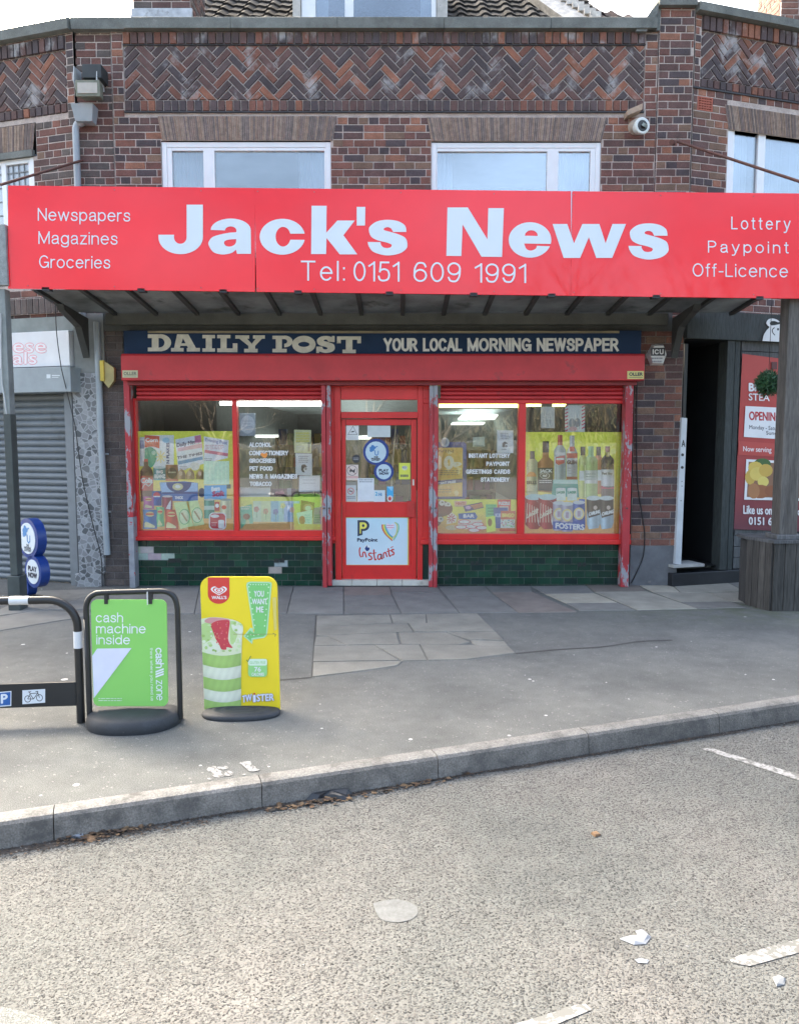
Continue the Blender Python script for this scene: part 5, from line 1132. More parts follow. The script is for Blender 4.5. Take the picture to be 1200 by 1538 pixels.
def fingers(pr, cx, cy, k):
    b, d = (.06, .22, .50), (.02, .05, .14)
    for x, y in ((-.30, -.22), (-.18, -.36), (-.06, -.26), (-.16, -.10), (-.30, -.04)): pr.ell(cx + x * k, cy + y * k, .13 * k, .13 * k, b, 10)
    pr.stroke([(cx + .02 * k, cy - .05 * k), (cx + .02 * k, cy + .26 * k), (cx + .14 * k, cy + .36 * k), (cx + .26 * k, cy + .26 * k), (cx + .28 * k, cy - .02 * k)], .07 * k, b)
    pr.stroke([(cx + .04 * k, cy - .22 * k), (cx + .12 * k, cy - .36 * k), (cx + .24 * k, cy - .36 * k)], .07 * k, b)
class PF(Print): pass
lmp = lambda s0, z0: (lambda x, y: lfr.pt(s0 + x, z0 - y, .0502))
pr = Print(lmp(*L1), lfr.n); fingers(pr, 0, -.03, .21)
for i, t in enumerate(('THE', 'NATIONAL', 'LOTTERY')): pr.text(t, -.02 if i == 0 else -.065, .03 if i == 0 else .075, .06 + i * .026, .082 + i * .026, (.02, .03, .06), .001)
pr.build('emblem', PRINT, lot, fix=False)
pr = Print(lmp(*L2), lfr.n); pr.text('PLAY', -.085, .085, -.055, -.008, (.02, .025, .05), .005); pr.text('NOW', -.085, .085, .012, .060, (.02, .025, .05), .005); pr.build('lettering', PRINT, lot, fix=False)
mb = MB(); disc(mb, Fr(lfr.pt(L3[0] + .03, 0, 0), (1, 0, 0), (0, 0, 1)), 0, 0, .0, 0, .01) if False else mb.prism([Vector((lfr.pt(L3[0] + .02, 0, 0).x + .13 * math.cos(a_ * math.pi / 10), lfr.pt(L3[0] + .02, 0, 0).y + .11 * math.sin(a_ * math.pi / 10), .004)) for a_ in range(20)], (0, 0, .03)); mb.build('foot', RUB, lot, bevel=.006)
# --- bicycle hoop
b0 = G(122, 1086); hd = Vector((-1, -.10, 0)).normalized(); hoop = thing('bicycle_stand', 'black tube bicycle stand with white tapes and a black name board', 'bicycle stand', b0)
H = .735; Lh = 1.75; rc_ = .16
pts = [b0 + Z * .005]; 
pts += [b0 + Z * (H - rc_) * t for t in (.3, .7)]
pts += [b0 + hd * (rc_ - rc_ * math.cos(a_)) + Z * (H - rc_ + rc_ * math.sin(a_)) for a_ in [math.pi / 2 * i / 8 for i in range(9)]]
pts += [b0 + hd * (Lh - rc_ + rc_ * math.sin(a_)) + Z * (H - rc_ + rc_ * math.cos(a_)) for a_ in [math.pi / 2 * i / 8 for i in range(9)]] + [b0 + hd * Lh + Z * .005]
mb = MB(); mb.tube(pts, .0235, 14); mb.build('tube', BLKP, hoop)
hf = Fr(b0 - Z * b0.z, -hd, Vector((hd.y, -hd.x, 0)) * (1 if hd.x > 0 else 1)); 
if hf.n.y > 0: hf.n = -hf.n
hf = Fr(b0, -hd, hf.n)
TAPE = M('white_reflective_tape', (.62, .64, .66), rough=.45, var=.06)
s0, s1 = hf.sz(15, 906)[0], hf.sz(44, 906)[0]
mb = MB(); mb.tube([hf.pt(s0, H), hf.pt(s1, H)], .0252, 14); mb.build('tape', TAPE, hoop)
z0, z1 = hf.sz(121, 973)[1], hf.sz(121, 948)[1]
mb = MB(); mb.tube([b0 + Z * z0, b0 + Z * z1], .0252, 14); mb.build('tape', TAPE, hoop)
mb = MB(); zb0, zb1 = hf.sz(100, 1060)[1], hf.sz(100, 1024)[1]; mb.box((-Lh + .02, -.012, zb0), (-.02, .012, zb1), mat=hf.M); mb.build('name_board', M('black_board', (.018, .02, .022), rough=.4, var=.15), hoop, bevel=.003)
pr = Print(hf.mp(.012), hf.n); pr.tf = (0, 760, 4)
W3, BK3, BL3 = (.66, .70, .74), (.02, .02, .02), (.02, .11, .36)
pr.poly([(-70, 1124), (69, 1112), (68, 1202), (-70, 1212)], W3); pr.poly([(-64, 1130), (64, 1118), (63, 1196), (-64, 1206)], BL3); pr.text_at('P', (8, 1186), (36, -3), (0, -52), W3, 3)
pr.poly([(135, 1108), (272, 1100), (272, 1182), (135, 1192)], W3)
for cx, cy in ((167, 1160), (238, 1153)): pr.ring(cx, cy, 20, 21, 4, BK3)
for a, b in (((167, 1160), (182, 1128)), ((182, 1128), (228, 1124)), ((228, 1124), (202, 1160)), ((182, 1132), (202, 1160)), ((202, 1160), (167, 1160)), ((226, 1116), (238, 1153)), ((214, 1116), (230, 1114)), ((178, 1118), (182, 1130)), ((170, 1118), (188, 1116))): pr.stroke([a, b], 4, BK3)
pr.build('symbol', PRINT, hoop, fix=False)
# --- cash machine swing sign
class Lean:
    """plane of a board that leans back: through ground line point o, tilted by t, turned by y"""
    def __init__(s, o, yaw, lean):
        s.o = Vector(o); s.x = Vector((math.cos(yaw), math.sin(yaw), 0)); h = Vector((math.sin(yaw), -math.cos(yaw), 0)); s.h = h
        s.up = (Z * math.cos(lean) - h * math.sin(lean)); s.n = s.x.cross(s.up).normalized()
        if s.n.y > 0: s.n = -s.n
    def on(s, u, v, d=0): return PL(u, v, s.o + s.n * d, s.n)
    def mp(s, d=0): return lambda u, v: s.on(u, v, d)
    def ab(s, u, v, d=0): p = s.on(u, v, d) - s.o; return p.dot(s.x), p.dot(s.up)
    def pt(s, a, b, d=0): return s.o + s.x * a + s.up * b + s.n * d
cs = thing('swing_sign', 'bright green cash machine sign hung in a black tube frame', 'pavement sign', G(204, 1092))
cf = Lean(G(204, 1088), R(3), R(3))
path = [(135, 1084), (132.5, 1000), (130, 930), (129.5, 912), (133, 900), (141, 893), (152, 890.5), (200, 889), (235, 888), (248, 888.5), (258, 893), (264, 902), (266.5, 915), (269, 1000), (271, 1080)]
mb = MB(); mb.tube([cf.on(u, v) for u, v in path[:3]] + [cf.on(u, v) for u, v in spline(path[2:13], 3)] + [cf.on(u, v) for u, v in path[13:]], .0165, 12); mb.build('tube_frame', BLKP, cs)
def rrect(x0, y0, x1, y1, r, n=6): return arc(x0 + r, y0 + r, r, r, 180, 270, n) + arc(x1 - r, y0 + r, r, r, 270, 360, n) + arc(x1 - r, y1 - r, r, r, 0, 90, n) + arc(x0 + r, y1 - r, r, r, 90, 180, n)
def warp(x, y): t = (y - 900) / 162; return (x + (1 - t) * 0 + t * ((4.5 if x < 194 else 2.5)), y)
outl = [warp(*p) for p in rrect(136, 901, 250, 1061, 9)]
mb = MB(); mb.prism([cf.on(u, v, .006) for u, v in outl], cf.n * -.012); mb.build('panel', M('lime_green_panel', (.24, .58, .13), rough=.35, var=.03, scale=3), cs)
pr = Print(cf.mp(.006), cf.n); pr.tf = (0, 760, 4); CW = (.74, .78, .80)
pr.sans('cash', 576, 740, 640, 700, CW, 6.4, gap=.18); pr.sans('machine', 577, 876, 707, 766, CW, 6.4, gap=.18); pr.sans('inside', 580, 782, 774, 832, CW, 6.4, gap=.18)
pr.poly([(585, 857), (792, 854), (565, 1155), (555, 900)], (.66, .68, .80))
pr.sans_at('cash', (934, 852), (3, 122), (50, 0), CW, 7, .13); pr.sans_at('zone', (938, 1046), (3, 122), (50, 0), CW, 5, .13)
for k in range(3): pr.poly([(936 + 0, 992 + k * 15), (985, 974 + k * 15), (985, 984 + k * 15), (936, 1002 + k * 15)], CW)
pr.sans_at('there where you need us', (902, 852), (6, 318), (18, 0), (.66, .76, .64), 2.6)
pr.text('for postings and change', 594, 735, 1152, 1161, (.62, .72, .60), 0) if False else pr.scribble(594, 1150, 738, 1175, 2, (.60, .74, .55), .95, .4)
pr.build('artwork', PRINT, cs, fix=False)
for u in (160, 226.5):
    mb = MB(); a, b = cf.ab(u, 898); mb.prism([cf.pt(a - .01, b - .035, .012), cf.pt(a + .01, b - .035, .012), cf.pt(a + .01, b + .03, .012), cf.pt(a - .01, b + .03, .012)], cf.n * -.024); mb.build('hanger', BLKP, cs, bevel=.002)
mb = MB(); a, b = cf.ab(222.5, 890); mb.tube([cf.pt(a, b - .07, .017), cf.pt(a, b, .02), cf.pt(a, b + .022, .0), cf.pt(a + .003, b, -.02), cf.pt(a + .003, b - .06, -.017)], .0028, 6); mb.build('cable_tie', M('white_nylon', (.7, .7, .7), rough=.5), cs)
def rubber_base(parent, c, hw, dep, back, h, yaw=0, ridges=False):
    mb = MB(); n = 44; x = Vector((math.cos(yaw), math.sin(yaw), 0)); y = Vector((-math.sin(yaw), math.cos(yaw), 0)); c = Vector((c.x, c.y, 0))
    def ring(k, z):
        o = []
        for i in range(n):
            t = 2 * math.pi * i / n; ct, st = math.cos(t), math.sin(t)
            ex = 2.4; px_ = math.copysign(abs(ct) ** (2 / ex), ct) * hw * k; py_ = math.copysign(abs(st) ** (2 / ex), st) * (back if st > 0 else dep) * k
            o.append(c + x * px_ + y * py_ + Z * z)
        return o
    prof = [(1.0, .0), (1.02, .012), (1.01, .03), (.97, .045), (.92, .052)]
    if ridges: prof = [(k, z * .62) for k, z in prof]
    else: prof = [(k, z * 1.45) for k, z in prof]
    prof += [(.8, .028), (.76, .037), (.64, .037), (.6, .031), (.48, .039), (.40, .039), (.36, .034), (.2, .039)] if ridges else [(.75, .088), (.5, h * 1.02), (.25, h * 1.08)]
    rs_ = [ring(*p) for p in prof]
    vs = [p for r_ in rs_ for p in r_]; fs = []
    for j in range(len(rs_) - 1): fs += [(j * n + i, j * n + (i + 1) % n, (j + 1) * n + (i + 1) % n, (j + 1) * n + i) for i in range(n)]
    fs += [list(range((len(rs_) - 1) * n, len(rs_) * n))]; mb.add(vs, fs, None, True); mb.face(rs_[0][::-1]); return mb.build('rubber_base', RUB, parent)
rubber_base(cs, G(205, 1082), .27, .25, .05, .088, R(4))
# --- ice cream board
ic = thing('ice_cream_board', 'yellow ice lolly pavement board on a grey rubber base', 'pavement sign', G(363, 1082))
yf = Lean(G(364, 1068), R(2), R(4))
def w2(x, y): t = (y - 98) / 1200; return (x + t * (42 if x < 460 else 28), y)
oc = [(280 + x * 160 / 946, 850 + y * 160 / 946) for x, y in [w2(*p) for p in rrect(120, 98, 803, 1298, 95, 8)]]
oc = [p for p in oc if p[1] < 1050] ; oc = sorted(oc, key=lambda p: 0) 
mb = MB(); bl, br_ = (280 + 162 * 160 / 946, 850 + 1300 * 160 / 946), (280 + 832 * 160 / 946, 850 + 1297 * 160 / 946)
out2 = oc + [br_, bl]
mb.prism([yf.on(u, v, .014) for u, v in out2], yf.n * -.028); YEL = M('yellow_board', (.82, .63, .022), rough=.4, var=.04, scale=3); mb.build('board', YEL, ic)
pr = Print(yf.mp(.014), yf.n); pr.tf = (280, 850, 946 / 160); RD, WH, GN = (.62, .045, .035), (.76, .77, .76), (.19, .53, .16)
pr.poly([(190, 103), (382, 103), (383, 250)] + arc(287, 250, 97, 88, 0, 180, 16), RD)
def heart(cx, cy, k): return spline([(cx, cy + .42 * k), (cx - .42 * k, cy + .05 * k), (cx - .5 * k, cy - .22 * k), (cx - .28 * k, cy - .42 * k), (cx, cy - .22 * k), (cx + .28 * k, cy - .42 * k), (cx + .5 * k, cy - .22 * k), (cx + .42 * k, cy + .05 * k), (cx, cy + .42 * k)], 4)
def hs_(p, cx, cy, sx, sy): return [(cx + (x - cx) * sx, cy + (y - cy) * sy) for x, y in p]
for k, c in ((1, WH), (.78, RD), (.60, WH), (.38, RD), (.2, WH)): pr.poly(hs_(heart(289, 222, 100), 289, 222, 1.4 * k, .95 * k), c)
pr.text("WALL'S", 226, 356, 268, 294, WH, 1.4)
pr.poly([(540, 148), (565, 140), (735, 142), (757, 150), (758, 168), (724, 560), (716, 615), (690, 640), (590, 655), (585, 695), (506, 625), (570, 548), (605, 565), (596, 600), (592, 560), (532, 170)], (.42, .68, .40))
pr.poly([(553, 160), (570, 152), (730, 153), (746, 162), (712, 560), (706, 610), (685, 628), (578, 642), (575, 672), (524, 625), (565, 572), (584, 590), (604, 598), (604, 560), (546, 172)], GN)
rr = random.Random(2)
for i in range(8): pr.ell(556 + i * 7.5, 185 + i * 49, 6, 7, (.62, .80, .55), 8); pr.ell(730 - i * 5, 190 + i * 49, 6, 7, (.62, .80, .55), 8)
for i in range(7): pr.ell(570 + i * 24, 166, 6, 6, (.62, .80, .55), 8)
for x, y in ((545, 625), (572, 610), (600, 618), (640, 610)): pr.ell(x, y, 6, 6, (.62, .80, .55), 8)
pr.text('YOU', 602, 688, 222, 272, WH, 1.5); pr.text('WANT', 585, 716, 292, 340, WH, 1.5); pr.text('ME', 622, 686, 362, 412, WH, 1.5)
# lolly: twisted bands of green and cream with a bitten red heart
G1, G2, C1, C2 = (.37, .55, .16), (.48, .64, .27), (.68, .72, .50), (.74, .76, .62)
lx = lambda y: 132 + (y - 450) * .035
bands = [(470, 800, C2), (500, 620, G2)]
pr.poly([(lx(455), 470)] + spline([(lx(455), 470), (240, 455), (380, 470), (470, 500), (505, 545), (495, 640), (490, 800)], 4) + [(480, 1292), (lx(1292), 1292)], C1)
yb_ = [(770, 855, G1), (860, 900, G2), (895, 985, C1), (960, 990, C2), (985, 1090, G1), (1060, 1105, G2), (1090, 1185, C1), (1160, 1200, C2), (1185, 1292, G2)]
def bandstrip(a, b, c, dark=.30):
    n = 16; up_, lo_ = [], []
    for i in range(n + 1):
        f = i / n; x = lx(a) + (487 - lx(a)) * f; sag = 38 * math.sin(math.pi * (f * .85 + .08)) - 14 + 8 * f; up_.append((x, a + sag)); lo_.append((x + (lx(b) - lx(a)) * (1 - f), min(b + sag, 1293)))
    m_ = 4
    for j in range(m_):
        for i in range(n):
            P4 = []; C4 = []
            for ii, jj in ((i, j + 1), (i + 1, j + 1), (i + 1, j), (i, j)):
                g = jj / m_; P4.append(pr.at(up_[ii][0] * (1 - g) + lo_[ii][0] * g, up_[ii][1] * (1 - g) + lo_[ii][1] * g)); f = ii / n
                k = 1.06 - dark * (abs(f - .42) * 1.6) ** 2 - .30 * abs(g - .38) ** 1.5 + .05 * math.sin(ii * 2.1 + jj); C4.append(tuple(min(.82, q_ * k) for q_ in c))
            pr.face(P4, C4)
    pr.k += 1
for a, b, c in ((770, 895, G1), (880, 985, C2), (985, 1100, G1), (1090, 1185, C2), (1185, 1296, G1)): bandstrip(a, b, c)
pr.poly(spline([(lx(520), 520), (200, 500), (250, 540), (240, 620), (180, 680), (lx(680), 660)], 3), G2); pr.poly(spline([(390, 490), (450, 500), (460, 580), (430, 680), (395, 690), (388, 600), (390, 490)], 3), G2)
pr.poly(spline([(400, 520), (480, 530), (498, 590), (450, 600), (410, 560), (400, 520)], 3), C2); pr.poly(spline([(150, 700), (220, 660), (290, 700), (300, 760), (220, 780), (160, 760), (150, 700)], 3), C2)
pr.poly(spline([(148, 490), (210, 460), (300, 462), (380, 475), (378, 500), (300, 490), (210, 512), (148, 490)], 3), (.62, .30, .30))
pr.poly(spline([(212, 520), (260, 492), (330, 480), (384, 490), (380, 560), (372, 640), (385, 690), (412, 728), (360, 722), (355, 742), (312, 740), (290, 690), (262, 650), (240, 590), (212, 520)], 4), (.58, .055, .075))
for i in range(26):
    x, y = rr.uniform(250, 370), rr.uniform(500, 700); 
    if x > 215 + (y - 520) * .35: pr.ell(x, y, rr.uniform(3, 9), rr.uniform(4, 12), (rr.uniform(.60, .72), rr.uniform(.10, .22), rr.uniform(.10, .2)), 6)
for i in range(70):
    x, y = rr.uniform(150, 486), rr.uniform(480, 770)
    if 225 < x < 400 and y < 745: continue
    pr.ell(x, y, rr.uniform(5, 20), rr.uniform(5, 16), rr.choice([(.46, .62, .24), (.70, .76, .54), (.58, .70, .38), (.76, .78, .66), (.36, .52, .16)]), 8)
pr.rrect(550, 825, 718, 985, 30, (.30, .62, .22)); pr.rrect(550, 825, 718, 884, 18, (.66, .80, .62)); pr.stroke([(536, 835), (548, 850), (574, 798)], 7, (.10, .20, .06)); pr.text('GLUTEN FREE', 564, 704, 845, 868, (.34, .58, .28), .5); pr.text('76', 606, 662, 898, 936, WH, 1.6); pr.text('CALORIES', 582, 692, 948, 974, WH, .8)
for ww_, cc_ in ((5.5, (.22, .20, .34)), (2.2, (.68, .70, .80))):
    for t, o_, xa in (('TW', (500, 1212), (82, -18)), ('I', (596, 1205), (20, 0)), ('STER', (628, 1200), (150, -8))): pr.text_at(t, o_, xa, (0, -58), cc_, ww_)
pr.ell(606, 1132, 8, 8, (.6, .05, .05), 10)
pr.stroke([(420, 605), (600, 606), (790, 603)], 3.5, (.30, .26, .08)); pr.stroke([(770, 598), (795, 606), (788, 626)], 5, (.12, .11, .08)); pr.poly([(765, 280), (800, 275), (806, 560), (780, 575)], (.66, .55, .14))
pr.build('artwork', PRINT, ic, fix=False)
rubber_base(ic, G(363, 1073), .232, .13, .06, .07, R(3), True)

# --- downpipe, hopper, floodlight, camera, alarm box and small things on the walls
PIPE = M('grey_plastic_pipe', (.30, .34, .37), rough=.45, var=.12)
dp = thing('downpipe', 'grey downpipe with hopper head high on the left corner', 'downpipe', FM.pt(FM.sz(118, 250)[0], 3.0, .06))
mb = MB(); x = FM.sz(118, 230)[0]; zt = FM.sz(118, 196)[1]; x2 = FM.sz(127, 182)[0]
mb.tube([FM.pt(x, 3.0, .055), FM.pt(x, zt - .04, .055)] + [FM.pt(a, z, .055) for a, z in spline([(x, zt), (x + .02, zt + .05), (x2 - .01, zt + .06), (x2, zt + .11)], 3)] + [FM.pt(x2, FM.sz(127, 178)[1], .07)], .036, 12); mb.build('pipe', PIPE, dp)
mb = MB(); a0, a1, z0, z1 = FM.px(106, 154, 140, 179, .17); t = .03
mb.add([FM.pt(a0 + t, z0, .01), FM.pt(a1 - t, z0, .01), FM.pt(a1 - t, z0, .13), FM.pt(a0 + t, z0, .13), FM.pt(a0, z1, .01), FM.pt(a1, z1, .01), FM.pt(a1, z1, .17), FM.pt(a0, z1, .17)], [(0, 1, 2, 3), (0, 4, 5, 1), (1, 5, 6, 2), (2, 6, 7, 3), (3, 7, 4, 0), (4, 7, 6, 5)]); mb.build('hopper', PIPE, dp, bevel=.005)
fl = thing('floodlight', 'old square floodlight on a bracket above the hopper', 'floodlight', FM.pt(FM.sz(135, 120)[0], FM.sz(135, 150)[1], .1))
mb = MB(); a0, a1, z0, z1 = FM.px(113, 119, 150, 144, .28); mb.add([FM.pt(a0, z0, .28), FM.pt(a1, z0, .28), FM.pt(a1, z1, .28), FM.pt(a0, z1, .28), FM.pt(a0 + .03, z0 + .03, .10), FM.pt(a1 - .03, z0 + .03, .10), FM.pt(a1 - .03, z1, .10), FM.pt(a0 + .03, z1, .10)], [(0, 1, 2, 3), (0, 4, 5, 1), (1, 5, 6, 2), (2, 6, 7, 3), (3, 7, 4, 0), (4, 7, 6, 5)]); mb.build('lamp_body', M('grimy_lamp_case', (.16, .17, .13), rough=.7, var=.3, scale=10), fl, bevel=.006)
mb = MB(); mb.box((a0 + .025, .281, z0 + .03), (a1 - .025, .287, z1 - .03), mat=FM.M); mb.build('lens', M('milky_lens', (.40, .37, .32), rough=.25, var=.15), fl)
mb = MB(); b0_, b1_, y0_, y1_ = FM.px(123, 95, 152, 116, .2); mb.box((b0_, 0, y0_), (b1_, .2, y1_), mat=FM.M); mb.build('gear_box', M('dark_gear_box', (.035, .04, .042), rough=.6), fl, bevel=.006)
for uu in (121, 155): mb = MB(); xx = FM.sz(uu, 105)[0]; mb.prism([FM.pt(xx, y0_ - .06, .0), FM.pt(xx, y1_, .0), FM.pt(xx, y1_ - .02, .19), FM.pt(xx, y0_ - .04, .22), FM.pt(xx, y0_ - .1, .16)], (.008, 0, 0)); mb.build('bracket', M('white_bracket', (.5, .52, .52), rough=.5, var=.2), fl)
cc = thing('security_camera', 'round white security camera under a small wooden ledge', 'security camera', FM.pt(FM.sz(960, 190)[0], FM.sz(960, 205)[1], .1))
mb = MB(); cen = FM.on(965, 188, .16); ax = (Vector((.25, -1, -.05))).normalized()
mb.tube([cen - ax * .10, cen - ax * .02, cen, cen + ax * .002], [.06, .085, .085, .072], 24, (.62, .66, .64)); mb.tube([cen + ax * .002, cen + ax * .006], [.058, .054], 20, (.02, .02, .02)); mb.tube([cen + ax * .006 + Vector((.01, 0, -.01)), cen + ax * .02 + Vector((.02, 0, .015))], [.03, .026], 14, (.20, .25, .24)); mb.build('housing', M('camera_white', attr=True, rough=.35, var=.05), cc)
mb = MB(); ce = FM.on(955, 190, .02); mb.tube([ce - Vector((0, -.02, 0)), ce + Vector((0, -.04, 0)), cen - ax * .1], [.085, .075, .05], 16, (.42, .36, .30)); mb.build('mount', M('beige_mount', attr=True, rough=.7, var=.15), cc)
mb = MB(); mb.prism([FM.on(937, 180, .01), FM.on(959, 171, .01), FM.on(960, 162, .01), FM.on(937, 172, .01)], FM.n * .13); mb.build('ledge', M('bare_wood', (.36, .27, .20), rough=.8, var=.25, scale=14), cc, bevel=.004)
al = thing('alarm_box', 'white six-sided alarm box with a black name panel on the brick pier', 'alarm box', FM.on(986, 550, 0))
hexa = [(970, 533), (978, 517), (996, 517), (1001, 532), (995, 549), (976, 549)]
mb = MB(); mb.brick([FM.on(u, v, 0) for u, v in hexa][::-1], FM.n, .07, .02); mb.build('case', M('alarm_white', (.66, .67, .65), rough=.4, var=.06), al)
pr = Print(FM.mp(.07), NF); pr.rect(977.5, 522, 998.5, 534, (.03, .03, .03)); pr.sans('ICU', 980, 996.5, 524.2, 532, (.72, .72, .70), 1.8, gap=.35); pr.scribble(979, 535.5, 996, 545, 2, (.25, .25, .27), .9, .45); pr.build('front_label', PRINT, al, fix=False)
mb = MB(); mb.tube([FM.on(957, 536, .03), FM.on(957, 536, .11)], [.04, .032], 14); tag(mb.build('wall_bell', M('black_bell', (.02, .02, .022), rough=.4)), 'small black round bell at the right end of the shutter box', 'bell')
mb = MB(); mb.tube([FR.on(1009, 213, .06), FR.on(1011, 214, .02)], .03, 8); mb.tube([FR.pt(-.2, FR.sz(1011, 214)[1], .05)] + [Vector((3.95, YS + .1, 4.02))], .014, 8); tag(mb.build('tie_rod', M('rusty_iron', (.10, .045, .035), rough=.8, var=.3, scale=30)), 'rusty iron rod holding the canopy from the right pier', 'tie rod')
mb = MB(); xx = FM.sz(104, 250)[0]; mb.tube([FM.on(124, 240, .02), Vector((FM.on(88, 276, .02).x - .05, YS + .1, 4.05))], .013, 8); tag(mb.build('tie_rod', M('rusty_iron', (.1, .045, .035))), 'rusty iron rod running down behind the left end of the red sign', 'tie rod')
lp = MB(); x = FM.sz(157, 700)[0]; lp.tube([FM.pt(x - .01, 2.95, .06), FM.pt(x - .005, 1.6, .06), FM.pt(x + .02, FM.sz(157, 832)[1], .06)], .036, 12)
for q in (.85, 1.5): lp.tube([FM.pt(x - .06, q, .02), FM.pt(x + .06, q, .02)], .012, 6)
tag(lp.build('drainpipe', PIPE), 'grey drainpipe between the marble pilaster and the red shopfront', 'downpipe')
yb = MB(); fbox(yb, FM, 150, 541, 156, 572, .09, .13, (.55, .42, .07)); yb.prism([FM.on(157, 541, .05), FM.on(174, 553, .05), FM.on(174, 572, .05), FM.on(166, 583, .05), FM.on(157, 572, .05)], FM.n * .06, (.42, .36, .16)); 
tag(yb.build('yellow_box', M('faded_yellow', attr=True, rough=.6, var=.2), bevel=.004), 'faded yellow alarm box beside the grey drainpipe', 'alarm box')
CAB = M('black_cable', (.015, .015, .016), rough=.6)
mb = MB(); mb.tube([FM.on(u, v, .02) for u, v in spline([(957, 560), (956, 640), (957, 720), (963, 765), (968, 800), (966, 835), (955, 862), (948, 876)], 4)], .006, 6); tag(mb.build('loose_cable', CAB), 'black cable hanging in a loop down the right brick pier', 'cable')
mb = MB(); mb.tube([FL.on(u, v, .28) for u, v in spline([(83, 448), (85, 500), (92, 553)], 4)] + [FM.on(u, v, .075) for u, v in spline([(113, 640), (124, 720), (140, 790), (152, 838), (153, 886)], 4)], .005, 6); tag(mb.build('loose_cable', CAB), 'thin black cable strung diagonally across the marble pilaster', 'cable')
# hanging plant ball
hb = thing('hanging_plant', 'round ball of green artificial leaves hanging beside the timber post', 'plant', P(1153, 597, -.75)); bc = P(1154, 576, -.75); rr = random.Random(12); mb = MB()
mb.tube([bc - Vector((0, 0, .075)), bc - Vector((0, 0, .05)), bc, bc + Vector((0, 0, .05)), bc + Vector((0, 0, .075))], [.03, .075, .095, .075, .03], 12, (.014, .035, .018))
for i in range(1900):
    d = Vector((rr.gauss(0, 1), rr.gauss(0, 1), rr.gauss(0, 1))).normalized(); p = bc + d * rr.uniform(.075, .125); a = d.cross(Vector((rr.gauss(0, 1), rr.gauss(0, 1), rr.gauss(0, 1)))).normalized(); t = (d * rr.uniform(.2, 1) + a * rr.uniform(-1, 1) + Vector((rr.gauss(0, .4), rr.gauss(0, .4), .3 + rr.gauss(0, .4)))).normalized(); l_ = rr.uniform(.03, .055); w_ = t.cross(d).normalized() * .006
    g_ = rr.uniform(.6, 1.5); mb.face([p - w_, p + w_, p + t * l_], (.035 * g_, .11 * g_, .045 * g_))
mb.build('foliage', M('plastic_leaf', attr=True, rough=.5, var=.2), hb, fix=False)
mb = MB(); mb.tube([bc, Vector((bc.x, bc.y, 3.08))], .003, 5); mb.build('cord', CAB, hb)

